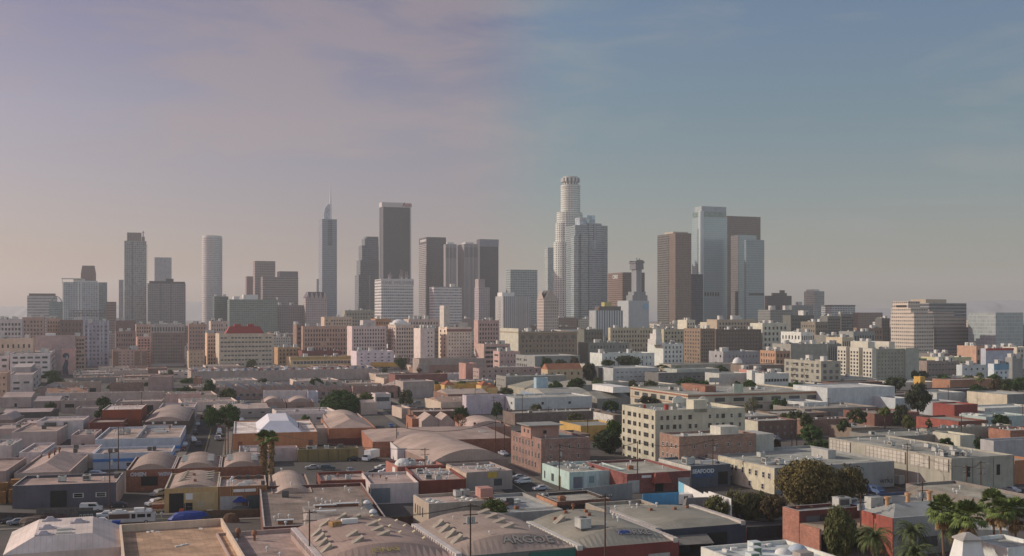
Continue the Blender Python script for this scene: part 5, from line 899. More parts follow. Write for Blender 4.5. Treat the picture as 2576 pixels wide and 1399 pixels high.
B = W_('W', 1330, 1385, 238, 'small brown block behind the clipped trees', (.26, .16, .12), h=8, d=720, dep=20)
B = W_('W', 380, 690, 240, 'tan warehouse with round white roof cowls', (.36, .29, .24), h=7, d=690, yb=232, roof=(.32, .27, .25), eq=(('roof_vent', 5, 1.3),))
B = W_('W', 230, 420, 262, 'dark peaked roof beside the tan warehouse', (.28, .23, .21), h=5.5, d=650, dep=30, kind='gable', rise=3.2, roof=(.22, .20, .21))
B = W_('W', 0, 215, 330, 'cluster roof with low double slope near the peach building', (.36, .31, .30), h=5.5, d=585, dep=28, kind='gablex', rise=2.6, roof=(.36, .31, .30))
B = W_('W', 225, 410, 345, 'grey gabled roof with a shaded front', (.25, .22, .22), h=5.5, d=560, dep=24, kind='gablex', rise=2.4, roof=(.33, .30, .31))
B = W_('W', 0, 350, 392, 'long dark fronted row under lilac grey roofs', (.09, .085, .09), h=5.5, d=495, dep=22, roof=(.35, .31, .31), kind='gablex', rise=1.5, short='dark fronted row', side=None)
B = W_('W', -60, 98, 432, 'low rounded lilac roof at the left edge', (.20, .16, .15), h=5, d=465, dep=22, kind='bow', rise=3, roof=(.38, .34, .34))
B = W_('W', 100, 345, 440, 'flat lilac roof with small dark hatches', (.40, .35, .34), h=5, d=452, dep=22, roof=(.38, .33, .32), eq=(('small_vent', 4),))
B = W_('W', -90, 180, 512, 'roof with a white satellite dish at the left edge', (.42, .35, .33), h=5.5, d=425, dep=22, roof=(.38, .32, .30), eq=(('roof_vent', 3), ('air_conditioner', 1)))
B = W_('W', -90, 78, 615, 'white parapeted roof littered with boxes at the left edge', (.50, .46, .45), h=5, d=375, dep=20, roof=(.44, .39, .37), eq=(('roof_vent', 8), ('air_conditioner', 1)))
B = bld('W', 62, 225, 168, 'white three storey plaster block with dark windows and a sunlit roof house', wall=(.52, .48, .47), d=695, h=11.5, side=296, roof=(.40, .34, .32), short='white three storey plaster block', win=[('f', 2, 2, .62, .36, .08, .72, .1, .95, 'b'), ('r', 2, 3, .4, .4, .1, .8)])
house_on(B, -.1, .75, .4, .95, 3.5, stucco((.40, .34, .32)), 'roof_house')
B = bld('W', -120, 48, 140, 'peach plaster block at the left edge with a few square windows', wall=(.52, .37, .29), d=612, h=17, dep=26, roof=(.36, .3, .28), short='peach plaster block', win=[('f', 4, 5, .3, .3)])
# right of the street
B = W_('W', 1606, 1909 + 275, 553, 'orange brick building under a bright white roof with a raised lantern', (.42, .20, .10), h=6.2, d=402, yb=470, roof=(.66, .64, .62), par=.4, short='orange building with bright white roof', cap=M_white, w=None)
bx = MB().frus(B.w * .28, B.w * .82, 3, B.dep - 4, B.dk + .02, B.dk + 4.0, 4.6, 0, insy=4.5).obj('roof_lantern', stucco((.62, .60, .62), .6, .1), B.root); opening(B, 'f', B.w * .08, .6, 3.2, 1.6, stucco((.25, .09, .05)), 'shutter'); opening(B, 'f', B.w * .92, .2, 3.2, 1.6, stucco((.16, .07, .05)), 'door')
B = W_('X', 525, 850, 521, 'orange brown workshop with a hipped barrel roof and dark doorway', (.34, .155, .085), h=6.4, d=418, yb=452, kind='hip', rise=3.0, roof=(.36, .30, .27), short='orange brown workshop', par=.3, t=.3)
b = MB(); b.box(.02, B.w * .98, -.1, -.003, 0, 2.5); b.obj('maroon_base', stucco((.13, .045, .035)), B.root); opening(B, 'f', B.w * .30, 0, 2.6, 1.4, M_dark); opening(B, 'f', B.w * .66, 0, 2.6, 1.2, M_dark); opening(B, 'f', B.w * .87, 3.6, 5.6, 4.2, M_dark, 'opening')
B = W_('X', 350, 523, 522, 'plain beige shed with a cream end wall next to the orange brown workshop', (.40, .34, .29), h=6.3, d=419, dep=20, roof=(.36, .31, .28), side=None)
B = W_('X', 225, 420, 500, 'pale roof tucked behind the plain beige shed', (.42, .36, .31), h=5, d=446, yb=482, roof=(.38, .33, .30), eq=(('roof_vent', 3),))
B = W_('X', 165, 515, 408, 'white walled warehouse with a thin dark pole before it', (.54, .51, .52), h=5.8, d=495, yb=398, roof=(.44, .39, .36), short='white walled warehouse', cap=M_white)
B = W_('X', 520, 775, 470, 'big smooth barrel roof in front of the round tree', (.34, .27, .23), h=5.5, d=462, yb=420, kind='bow', rise=2.5, roof=(.40, .34, .30), short='big smooth barrel roof')
for (a, c, lb) in ((70, 225, 'small domed pink roof left of its twin'), (242, 425, 'small domed pink roof nearer the round tree')): W_('X', a, c, 394, lb, (.30, .22, .19), h=5, d=560, dep=20, kind='bow', rise=2.6, roof=(.38, .32, .30))
B = W_('X', 80, 385, 312, 'long white building left of the round tree', (.54, .50, .50), h=6.5, d=620, yb=305, roof=(.42, .37, .35), short='long white building', eq=(('swamp_cooler', 2),))
W_('X', 385, 455, 318, 'small building with blue white stripes near the round tree', (.38, .42, .50), h=6, d=620, dep=14)
# saw tooth factory
B = W_('X', -195, 690, 256, 'long brick factory with a saw tooth roof of many bays', (.30, .19, .16), h=5.5, d=640, dep=36, roof=(.36, .30, .28), par=0, win=[('f', 1, 20, .6, .5, .15, .8, .01, .99, 'g')], short='saw tooth factory', mat=brick((.30, .19, .16)))
b = MB(); n = 11
for k in range(n):
    x0_, x1_ = B.w * k / n, B.w * (k + .96) / n; b.poly([(x0_, 0, B.h), (x1_, 0, B.h), (x0_ + 1, 0, B.h + 3.0)]); b.poly([(x0_, B.dep, B.h), (x0_ + 1, B.dep, B.h + 3.0), (x1_, B.dep, B.h)]); b.poly([(x1_, 0, B.h), (x1_, B.dep, B.h), (x0_ + 1, B.dep, B.h + 3), (x0_ + 1, 0, B.h + 3)], 1); b.poly([(x0_, 0, B.h), (x0_ + 1, 0, B.h + 3), (x0_ + 1, B.dep, B.h + 3), (x0_, B.dep, B.h)], 2)
b.obj('saw_tooth_roof', [brick((.30, .19, .16)), roofing((.40, .34, .31)), M_glass2], B.root)
B = W_('X', 694, 1003, 240, 'brick warehouse lined with white roof vents by the grey box building', (.27, .17, .14), h=7, d=650, yb=226, roof=(.36, .31, .28), mat=brick((.27, .17, .14)), eq=(('roof_vent', 10, 1.3),))
B = W_('X', 1040, 1256, 216, 'plain grey box building with a pale sunlit flank', (.33, .30, .29), h=10, d=650, side=985, roof=(.42, .38, .36), short='plain grey box building', ang=G2)
B = W_('X', 315, 732, 700, 'olive walled flat roofed building facing a dark yard', (.20, .165, .07), h=4.2, d=371, yb=652, roof=(.36, .31, .29), short='olive walled building', cap=stucco((.44, .40, .37)), eq=(('air_conditioner', [(.2, .5), (.27, .55), (.48, .5)], 1.1), ('swamp_cooler', [(.72, .6)], 1.5), ('roof_vent', 3)))
b = MB(); [b.box(B.w * k / 6 - .1, B.w * k / 6 + .1, -.15, -.003, 0, B.h - .5) for k in range(1, 6)]; b.obj('pilaster', stucco((.12, .10, .05)), B.root)
B = W_('X', 130, 312, 680, 'pale pink wall building left of the olive one', (.46, .38, .37), h=4.6, d=372, yb=655, roof=(.38, .33, .31), short='pale pink walled building')
B = W_('X', -90, 128, 720, 'low lilac roof behind the tall palms', (.40, .36, .38), h=4, d=360, dep=24, roof=(.38, .34, .34), eq=(('air_conditioner', 3), ('roof_vent', 4)))
# brick barn with the long ridge
B = W_('X', 830, 1784, 622, 'long brick barn with a ridged roof and a line of roof lights', (.30, .12, .07), h=5.4, d=383, yb=527, kind='hip', rise=2.6, roof=(.36, .30, .27), par=.02, mat=brick((.30, .12, .07)), short='long brick barn', eq=())
for u in (.26, .41, .55, .70, .84): o = put('skylight', EQ['skylight'], B.root, (B.w * u, B.dep * .30, B.dk + 2.6 * .42), 0, (1.5, 1.4, .6)); o.rotation_euler.x = .1
B = W_('X', 1000, 1232, 640, 'white corrugated shed with pale blue streaks before the brick barn', (.54, .54, .56), h=5.2, d=366, dep=10, roof=(.5, .48, .47), short='white corrugated shed', cap=M_white, side=930)
B = W_('X', 1236, 1420, 642, 'flat white roof edged with a teal wall', (.05, .26, .30), h=4.6, d=372, yb=602, roof=(.56, .54, .53), short='white roof with teal wall', cap=M_white)
B = W_('X', 1240, 1762, 758, 'wide grey barrel roof in front of the brick barn', (.22, .17, .15), h=4.6, d=336, yb=625, kind='bow', rise=3.6, roof=(.36, .31, .28), par=.02, short='wide grey barrel roof', ang=G2)
B = W_('X', 1000, 1316, 778, 'red and white walled roof crowded with pale vents and a small dome', (.33, .15, .12), h=4.8, d=325, side=920, roof=(.38, .33, .30), short='red and white walled roof', eq=(('roof_vent', 12, 1.2), ('air_conditioner', 3)), ang=G2)
MB().dome(B.w * .25, B.dep * .5, B.dk, 2.6, 2.2, 14).obj('dome', M_white, B.root, smooth=True); b = MB(); b.box(-.25, -.003, 1.5, 5.0, 0, B.h - .6); b.obj('white_panel', M_white, B.root)
B = W_('X', 1150, 1470, 880, 'roof full of white pipes behind a dark red parapet', (.17, .05, .035), h=4.6, d=299, yb=785, roof=(.38, .33, .30), short='roof full of white pipes', eq=(('duct', 4, .8), ('roof_vent', 12), ('air_conditioner', 3)))
B = W_('X', 1478, 1792, 832, 'grey fronted building with white pipework on its roof and peach side wall', (.29, .265, .25), h=5.4, d=309, side=1338, roof=(.38, .33, .30), ang=G2, short='grey building with rooftop pipework', eq=(('duct', 5, .8), ('roof_vent', 8)))
MB().box(-.15, -.003, 0, B.dep, 0, B.h - .4).obj('peach_side', stucco((.50, .38, .29)), B.root); opening(B, 'f', B.w * .68, 1.2, 3.2, 2.4, M_glass2, 'window'); sign(B, 'f', B.w * .55, 4.3, 2.8, 1.6, stucco((.45, .30, .06), .8))
B = W_('X', 470, 806, 880, 'roof behind a red brown parapet, between barrel roof and white front', (.19, .065, .045), h=5.0, d=296, yb=822, roof=(.38, .32, .29), short='roof with red brown parapet', eq=(('air_conditioner', [(.2, .3), (.6, .3)], 1), ('turbine_vent', [(.42, .6)], .8), ('skylight', [(.3, .65)], 1)))
B = W_('X', 812, 1146, 896, 'white fronted workshop with a pinkish flat roof', (.50, .46, .45), h=5.4, d=288, yb=826, roof=(.38, .32, .30), short='white fronted workshop', eq=(('turbine_vent', [(.35, .7), (.42, .45), (.2, .8)], .6), ('roof_vent', 3))); opening(B, 'f', B.w * .22, .3, 4.2, 5, stucco((.16, .17, .18)), 'roller_door')
B = W_('X', 134, 415, 918, 'cream barrel roof beside the wide grey vented roof', (.30, .24, .20), h=4.6, d=278, yb=838, kind='bow', rise=1.9, roof=(.40, .34, .30), short='cream barrel roof', eq=(('roof_vent', [(.5, .1), (.35, .95)]),))
B = W_('X', 1482, 1782, 522, 'barrel roof painted with black block letters behind the brick barn', (.34, .2, .15), h=5, d=436, yb=470, kind='bow', rise=3, roof=(.40, .34, .31), short='black lettered barrel roof')
me = textmesh('ROBO SR AR', stucco((.02, .02, .02), .8, .1, 1, 'black_block_paint'), 2.2, .05, .12); t = put('lettering', me, B.root, (B.w * .5, .6, B.h + .2)); t.rotation_euler = (R(75), 0, 0)
for a, c, lb in ((1168, 1290, 'left of two small gabled pale roofs beside the reddish tree'), (1292, 1392, 'right of two small gabled pale roofs beside the reddish tree')): W_('X', a, c, 470, lb, (.40, .34, .31), h=4.6, d=464, dep=16, kind='gable', rise=2.8, roof=(.38, .33, .30), par=.02)
W_('X', 1102, 1160, 470, 'red brick end wall with a dark roof left of the gabled pale roofs', (.30, .14, .09), h=5, d=472, dep=18, roof=(.25, .22, .2)); W_('X', 1110, 1450, 398, 'flat dark brown brick building littered with vents beyond the gabled roofs', (.17, .09, .065), h=5, d=505, dep=18, roof=(.30, .26, .24), eq=(('roof_vent', 9),), mat=brick((.17, .09, .065)))
bld('X', 1030, 1100, 384, 'cream wall end of a low building catching the sun past the round tree', wall=(.46, .40, .35), h=5, d=524, side=962, roof=RGW); B = bld('X', 848, 955, 290, 'white two storey house with one wide black window', wall=(.50, .48, .48), d=575, h=8.2, dep=10, roof=RLTW, name='house', cat='house'); put('window', WM['b'], B.root, (B.w * .5, -.02, 4.2), 0, (7, 1.6, 2.2))
bld('X', 752, 862, 346, 'small pale house roof between the round tree and dark bushes', wall=(.42, .36, .32), d=545, h=6, dep=14, roof=RLTW, name='house', cat='house', kind='gablex', rise=1.6)
# the wide grey roof with many vents
B = W_('X', 78, 942, 1194, 'wide dull grey roof scattered with white vents and sloping at the front', (.13, .06, .045), h=5.2, d=231, yb=918, roof=(.23, .20, .175), par=.8, short='wide grey vented roof', cap=stucco((.42, .37, .34)), eq=(('roof_vent', [(.42, .5), (.5, .6), (.55, .58), (.46, .42), (.5, .35), (.62, .52), (.7, .5), (.85, .5), (.85, .3), (.9, .25), (.6, .85), (.82, .9), (.84, .8), (.1, .2), (.14, .25), (.22, .22), (.18, .08), (.52, .45), (.44, .3), (.57, .5)], 1.0), ('swamp_cooler', [(.23, .75)], 1.4)))
for (u, v, cx_) in ((.55, .42, 2.6), (.74, .44, 3.0), (.54, .28, 2.2), (.18, .12, 1.8)): MB().box(-cx_, cx_, -.7, .7, .8, .95, 0).box(-cx_ + .2, cx_ - .2, -.5, .5, 0, .8, 1).obj('covered_duct', [M_vent, M_rust], B.root, (B.w * u, B.dep * v, B.dk))
b = MB(); b.poly([(B.w * .32, .4, B.dk + .02), (B.w * .95, .4, B.dk + .02), (B.w * .92, B.dep * .22, B.dk + 1.1), (B.w * .37, B.dep * .22, B.dk + 1.1)]); b.poly([(B.w * .32, .4, B.dk + .02), (B.w * .37, B.dep * .22, B.dk + 1.1), (B.w * .36, B.dep * .5, B.dk + .05)]); b.poly([(B.w * .37, B.dep * .22, B.dk + 1.1), (B.w * .92, B.dep * .22, B.dk + 1.1), (B.w * .92, B.dep * .45, B.dk + .02), (B.w * .36, B.dep * .5, B.dk + .02)]); b.obj('sloped_roof_section', roofing((.26, .22, .19)), B.root)
b = MB(); b.box(B.w * .885, B.w * .94, B.dep * .08, B.dep * .48, B.dk + .02, B.dk + 1.3); b.obj('solar_trough', stucco((.06, .08, .09), .4), B.root)
for v in (.16, .38): MB().dome(0, 0, 0, .9, .7, 12).obj('white_cowl', M_white, B.root, (B.w * .91, B.dep * v, B.dk + 1.3), smooth=True)
# cream ribbed building by the small green tree
B = bld('X', 1216, 1702, 1024, 'cream ribbed building with slit windows in its sunlit side and bubble skylights', h=5.6, d=257, side=1110, wall=(.37, .335, .28), roof=(.36, .30, .27), short='cream ribbed building', cap=stucco((.48, .43, .38)), eq=(('air_conditioner', [(.60, .80), (.72, .84)], 1.2),))
for (u, v) in ((.19, .24), (.17, .42), (.14, .6), (.68, .24), (.66, .42), (.64, .6)): MB().box(-2.2, 2.2, -.8, .8, 0, .15).dome(0, 0, .15, .8, .5, 12, 3).obj('skylight', M_sky, B.root, (B.w * u, B.dep * v, B.dk), 0).scale = (1, 1, 1)
for v in (.15, .3, .45, .62): opening(B, 'l', B.dep * v, 1.6, 3.8, .5, M_dark, 'window')
MB().box(B.w - 3.6, B.w - .4, B.dep * .25, B.dep * .55, B.h + .003, B.h + 2.2).obj('salmon_housing', stucco((.42, .22, .18)), B.root)

# ------------------------------------------------------------------ right side
def E_(z, x0, x1, yt, label, wall, h=6, roof=RG, **k): return bld(z, x0, x1, yt, label, wall=wall, h=h, roof=roof, **k)
# mid distance, centre right
B = bld('X', 1562, 1990, 108, 'salmon grey apartment row with even small windows', d=785, side=1520, wall=(.33, .27, .26), win=[('f', 3, 10, .25, .4), ('l', 3, 3, .5, .4, .05, .9, .05, .95, 'w')], short='salmon grey apartment row', roof=RLT)
B = bld('X', 1746, 2164, 162, 'big blank dull grey wall building with a peach windowed front', d=677, side=1680, wall=(.25, .235, .215), win=[('l', 2, 4, .5, .4, .3, .95, .1, .9, 'w')], short='big blank dull grey building', roof=RLT, eq=(('roof_vent', 10, 1.5),))
B = bld('Y', 212, 520, 22, 'grey car park building with an angled white windowed front', d=860, side=80, wall=(.26, .255, .25), win=[('l', 3, 6, .5, .45, .15, .9, .03, .6, 'd')], short='angled white fronted car park', roof=RLT)
B = E_('X', 985, 1345, 190, 'low dark red roofed strip before the green clipped trees', (.20, .10, .09), d=760, h=8, dep=18)
B = E_('X', 1150, 1600, 85, 'raised concrete road deck with parked cars and pale beams', (.33, .29, .27), d=900, h=13, dep=20, roof=RG, short='raised concrete deck', side=None); opening(B, 'f', B.w * .4, 1, 8, B.w * .5, stucco((.30, .17, .13)), 'opening')
B = E_('X', 1470, 1545, 125, 'salmon striped narrow building beside the apartment row', (.40, .25, .22), d=800, h=14, dep=16)
# yellow roofs
B = E_('X', 1258, 1600, 246, 'long ochre yellow wall under a low roof', (.55, .36, .10), d=680, h=6.5, dep=14, short='long ochre yellow wall')
for (a, c, yy, lb) in ((1325, 1400, 222, 'small yellow building with red tiled hipped roof by clipped trees'), (1578, 1640, 226, 'yellow tower with red tiled roof, taller of two'), (1620, 1690, 240, 'squat yellow building with red tiled roof beside its taller twin')): bld('X', a, c, yy, lb, d=672, dep=10, wall=(.58, .42, .18), roof=(.30, .12, .07), kind='hip', rise=2.4, par=0, short=None)
B = E_('X', 1475, 1738, 332, 'white and lilac building with a sunlit flank and long white roof', (.46, .43, .49), d=545, h=9.5, side=1448, roof=(.5, .47, .45), short='white and lilac building', cap=M_white)
B = bld('Y', 72, 605, 322, 'white two storey plaster building with four dark square openings', d=540, h=8.6, side=-50, wall=(.46, .46, .46), roof=(.36, .34, .31), short='white two storey plaster building', win=[('f', 2, 2, .09, .36, .05, .86, .18, .88, 'p'), ('l', 2, 4, .4, .4, .05, .9, .05, .95, 'w')], eq=(('roof_vent', 10),))
B = E_('Y', 222, 302, 200, 'pale blue billboard box standing on a white base', (.33, .43, .50), d=620, h=14, dep=4, short='pale blue billboard box', name='billboard', cat='billboard')
B = E_('Y', 285, 605, 285, 'low building with blue edge and curved pale roof', (.24, .30, .38), d=600, h=5.5, yb=262, kind='bowx', rise=3, roof=(.33, .31, .28), par=.3, short='blue edged low building')
B = E_('Y', 140, 480, 255, 'broad tan hipped roof beyond the blue edged building', (.34, .31, .25), d=650, h=6, dep=34, kind='hip', rise=4, roof=(.30, .28, .235), par=0)
B = E_('Y', 480, 870, 262, 'wide grey roof with low round skylights, beside the long school', (.28, .26, .23), d=640, h=6, dep=40, kind='bow', rise=3, roof=(.28, .26, .23), par=0); 
B = E_('Y', 640, 870, 318, 'row of grey ridged sheds left of the long school', (.24, .22, .2), d=570, h=6, dep=24, kind='gablex', rise=3, roof=(.26, .25, .23), par=0)
B = E_('Y', 700, 865, 240, 'blank pale pinkish low building with a small emblem', (.40, .36, .32), d=690, h=7, dep=16)
B = bld('Y', 758, 812, 378, 'roof with a graffiti covered white side wall near the brown hotel', d=478, h=6, side=612, wall=(.14, .11, .09), roof=(.28, .26, .235), short='graffiti walled roof')
MB().box(-.2, -.003, 1, B.dep - 1, .5, B.h - .3).obj('whitewashed_side', stucco((.50, .48, .43), .9, .4, .6), B.root)
B = bld('Y', 750, 1058, 106, 'grey white loft block with scribbled black fire stairs across its front', d=760, side=604, wall=(.40, .40, .40), roof=RLT, short='loft with black fire stairs', win=[('f', 3, 9, .55, .15, .1, .9, .05, .95, 'p')])
B = bld('Y', 648, 750, 100, 'dark glazed end block of the fire stair loft', d=775, dep=20, wall=(.08, .08, .085), roof=RLT)
B = bld('Y', 1062, 1395, 138, 'long dark grey low office with a white end', d=740, dep=20, wall=(.15, .145, .14), roof=RLT, win=[('f', 2, 10, .8, .3, .1, .9, .02, .98, 'g')])
B = bld('Y', 1150, 1660, 80, 'long tan low building with a small white dome on its roof', d=830, dep=20, wall=(.36, .32, .26), roof=RLT, short='tan building with small white dome'); MB().dome(B.w * .97, 8, B.dk, 4, 5, 14).obj('dome', M_white, B.root, smooth=True)
B = bld('Y', 1660, 1960, 85, 'brown block with a sunlit edge, in front of the orange tan loft', d=800, dep=20, wall=(.22, .165, .135), roof=RLT, win=[('f', 2, 10, .5, .3)])
B = bld('Y', 1190, 1480, 112, 'curved pale green grey roof between trees', d=750, dep=18, wall=(.33, .34, .31), roof=(.36, .37, .34))
B = bld('Y', 1480, 1680, 142, 'white washed roof building with blue grey skirting', d=720, dep=18, wall=(.44, .43, .40), roof=(.42, .41, .38))
B = bld('Y', 1705, 1748, 118, 'slim white stair tower beside faded rose wall', d=700, dep=6, wall=(.58, .57, .54), roof=RLT, h=14)
B = bld('Y', 1755, 1792, 150, 'faded rose wall between white buildings', d=710, dep=14, wall=(.42, .2, .17)); B = bld('Y', 1790, 1960, 142, 'long white painted building with a slot of dark windows along it', d=690, dep=20, wall=(.54, .53, .50), win=[('f', 1, 8, .8, .35, .45, .85)])
B = bld('Y', 1400, 1800, 200, 'long dim blue grey single storey building behind bushes', d=650, dep=16, h=5, wall=(.17, .19, .22))
B = bld('Y', 300, 540, 108, 'orange roofed peach houses among dark trees', d=770, h=11, dep=12, wall=(.46, .34, .22), roof=(.33, .14, .08), kind='gablex', rise=4, par=0, name='house', cat='house', short='orange roofed peach houses', win=[('f', 2, 5, .3, .4)])
# the long school like block
sch = (.46, .40, .32)
B = bld('Y', 1265, 2200, 286, 'long two storey tan building trimmed with a red cornice and grouped pink framed windows', d=548, side=868, wall=sch, roof=(.33, .31, .28), short='long tan building with red cornice', win=[('f', 2, 7, .55, .5, .06, .88, .02, .98, 'b'), ('l', 2, 6, .6, .5, .06, .88, .05, .97, 'b')], eq=(('air_conditioner', 6, 1.3), ('roof_vent', 12, 1.3)))
coping_band(B, B.h - 1.2, B.h - .6, stucco((.30, .12, .08)), .35); coping_band(B, B.h * .46, B.h * .49, stucco((.36, .2, .14)), .2, 'string_course')
house_on(B, .26, .34, .3, .7, 3.2, brick((.25, .12, .08)), 'roof_house'); sign(B, 'f', B.w * .36, B.h + 2.4, 5.5, 4.5, stucco((.45, .50, .38), .7), name='rooftop_sign'); house_on(B, -.32, -.2, .5, .9, 3, M_white, 'white_roof_house')
# hotel
hot = (.48, .44, .35)
B = bld('Y', 1040, 1658, 396, 'tall cream plaster hotel, six storeys of small windows and a curly white parapet', d=366, side=811, wall=hot, roof=(.36, .35, .32), par=1.2, short='tall cream plaster hotel', name='hotel', cat='hotel', win=[], eq=(('roof_vent', 14), ('air_conditioner', 4)))
B.h = B.h; H = B.h
for r in range(6):
    zz = H - 3.4 - r * 3.05
    for u in (.07, .135, .21, .27, .38, .445, .60, .685, .75, .845, .94):
        if (r * 7 + int(u * 100)) % 11: put('window', WM['dgwd'[(r * 5 + int(u * 31)) % 4]], B.root, (B.w * u, -.02, zz), 0, (1.0 + .3 * ((r + int(u * 50)) % 2), 1.6, 1.5))
    for v in (.06, .21, .26, .38, .42, .55, .70, .74, .78, .93): put('window', WM['d'], B.root, (-.02, B.dep * (1 - v), zz), -math.pi / 2, (1.3, 1.6, 1.5))
house_on(B, .42, .57, -.0, .2, 4.2, stucco((.52, .49, .38)), 'stair_tower')
o = MB().cyl(0, 0, 0, 2.6, .75, n=14).obj('red_tank', stucco((.30, .04, .03), .5), B.root, (B.w * .20, 5, B.dk)); put('red_tank', o.data, B.root, (B.w * -.0 + 2.2, 12, B.dk), 0, (.7, .7, .8))
b = MB(); P = [(.58, 0), (.58, 1.6), (.62, 2.6), (.66, 2.7), (.70, 1.8), (.78, 1.2), (.88, 1.1), (.92, 2.0), (.955, 2.1), (.985, 1.2), (.998, .8), (.998, 0)]
y_ = B.dep - .6; b.poly([(B.w * u, y_, H + z) for u, z in P]); b.poly([(B.w * u, y_ + .4, H + z) for u, z in reversed(P)])
for (u, z), (u2, z2) in zip(P, P[1:]): b.poly([(B.w * u, y_, H + z), (B.w * u, y_ + .4, H + z), (B.w * u2, y_ + .4, H + z2), (B.w * u2, y_, H + z2)])
b.obj('curly_parapet', stucco((.58, .56, .48)), B.root)
# brick apartment building in front of the hotel
bk2 = (.27, .165, .12)
B = bld('Y', 1205, 1735, 576, 'three storey brown brick apartment building with white sash windows and a cream roof house', d=334, side=1070, wall=bk2, mat=brick(bk2), roof=(.42, .40, .37), short='brown brick apartment building', cap=stucco((.45, .42, .38)), win=[('f', 3, 6, .16, .42, .10, .88, .12, .99, 'w'), ('l', 3, 4, .42, .45, .10, .88, .08, .95, 'w')], eq=(('air_conditioner', 3), ('roof_vent', 8)), name='apartment_building')
house_on(B, .60, .84, .25, .75, 2.7, stucco((.50, .48, .41)), 'roof_house'); MB().box(B.w + .003, B.w + 7.5, 1.5, B.dep, 0, B.h - .6).obj('plaster_annex', stucco((.38, .37, .33)), B.root)
# yellow and brick buildings left
B = bld('Y', 528, 806, 492, 'ochre yellow low building with a flat grey roof beside the dark tree', d=432, h=6, side=382, wall=(.50, .31, .10), roof=(.27, .26, .24), short='ochre yellow low building', cap=stucco((.42, .40, .36)))
B = bld('Y', 75, 690, 434, 'long dark brown brick low building with vents on the roof', d=492, h=5.5, dep=16, wall=(.15, .11, .095), roof=(.30, .28, .25), short='long dark brown low building', eq=(('roof_vent', 8), ('air_conditioner', 2)), mat=brick((.16, .115, .095)))
B = bld('Y', 255, 592, 604, 'three storey red brick corner building with a projecting roof house', d=344, h=10.8, side=48, wall=(.25, .15, .12), mat=brick((.25, .15, .12)), roof=(.25, .245, .23), short='red brick corner building', cap=stucco((.36, .36, .33)), win=[('l', 3, 9, .3, .6, .05, .93, .05, .98, 'g'), ('f', 3, 4, .24, .45, .05, .9, .1, .85, 'w')], eq=(('roof_vent', 4),))
o = house_on(B, -.02, .56, .30, .62, 4.0, stucco((.36, .21, .165)), 'roof_house', stucco((.26, .26, .24)), 1.2)
for x in (.35, .0): put('window', WM['d'], o, (B.w * .27 + x * 3, B.dep * .30 - .02, B.dk + 1.4), 0, (1.3, 1.2, 1.1)) if x == 0 else None
for v in (.38, .5): put('window', WM['d'], o, (-.02 * B.w - .03, B.dep * v, B.dk + 1.6), -math.pi / 2, (1.0, 1.2, 1.1))
B = bld('Y', 410, 592, 548, 'dim rear wing of the red brick corner building with an awning', d=372, h=9, dep=14, wall=(.14, .10, .085), roof=(.25, .25, .23))
# mint building
B = bld('Y', 449, 836, 830, 'mint green painted building crowded with pale rooftop equipment', d=312, h=5.0, side=262, wall=(.42, .53, .50), roof=(.40, .375, .33), short='mint green building', cap=stucco((.62, .66, .62)), eq=(('duct', 4, .8), ('roof_vent', 10), ('air_conditioner', [(.1, .9), (.2, .95), (.4, .93), (.6, .6), (.35, .6)], .9)))
opening(B, 'f', B.w * .15, .4, 3.6, B.w * .16, stucco((.16, .17, .20), .3), 'window'); opening(B, 'f', B.w * .39, 1.6, 3.6, B.w * .09, stucco((.20, .28, .30), .4), 'window'); opening(B, 'f', B.w * .82, .2, 2.8, B.w * .22, M_dark, 'doorway')
b = MB(); b.box(B.w * .25, B.w * .31, -.25, -.003, 0, B.h); b.box(B.w * .47, B.w * .52, -.25, -.003, 0, B.h - .5); b.obj('pilaster', stucco((.50, .60, .57)), B.root)
for v, w_ in ((.66, 1.6), (.40, 1.8), (.10, .8)): opening(B, 'l', B.dep * (v), .8 if v != .66 else 0, 3.0, w_, stucco((.20, .16, .10)) if v == .66 else M_glass2, 'window' if v != .66 else 'door')
# red awning building
B = bld('Y', 846, 1284, 832, 'dark red walled shop with a red awning and steel shutters', d=306, h=5.4, yb=748, wall=(.17, .055, .045), mat=brick((.19, .06, .05)), roof=(.33, .31, .27), short='dark red shop with awning', cap=stucco((.44, .42, .38)), eq=(('small_vent', [(.36, .45)], 2.0), ('roof_vent', 4)))
MB().frus(B.w * .37, B.w * .64, -2.2, -.003, 2.6, 5.4, .8, 0, insy=.9).obj('awning', stucco((.26, .07, .05), .8), B.root); opening(B, 'f', B.w * .1, 0, 3.5, B.w * .18, M_shut, 'roller_door'); opening(B, 'f', B.w * .89, 0, 3.5, B.w * .19, M_shut, 'roller_door'); opening(B, 'f', B.w * .50, 0, 2.6, B.w * .13, M_dark, 'door'); sign(B, 'f', B.w * .30, 4.4, 3.0, .7, M_white)
# seafood
B = bld('Y', 1287, 1560, 782, 'blue grey seafood store lettered in white, pale sunlit side wall', d=315, h=6.4, side=1066, wall=(.085, .10, .125), roof=(.36, .35, .33), short='blue grey seafood store', cap=stucco((.40, .40, .38)), eq=(('air_conditioner', [(.2, .35), (.28, .4)], 1.6), ('duct', [(.75, .35)], 1.2)))
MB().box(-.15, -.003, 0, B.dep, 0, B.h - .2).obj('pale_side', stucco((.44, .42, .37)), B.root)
me = textmesh('SEAFOOD', stucco((.55, .58, .60), .7, .15, 1, 'faded_white_lettering'), 1.6, .1, .06); t = put('lettering', me, B.root, (B.w * .30, -.12, B.h - 2.2)); t.rotation_euler = (R(90), 0, 0)
MB().box(B.w * .05, B.w * .56, -.1, -.003, B.h - 3.4, B.h - 2.5).obj('blue_band', stucco((.06, .10, .20), .7), B.root); opening(B, 'f', B.w * .80, .6, 4.3, B.w * .24, M_dark, 'painted_bay_shade')  # near-black panel stands in for the shade inside the bay
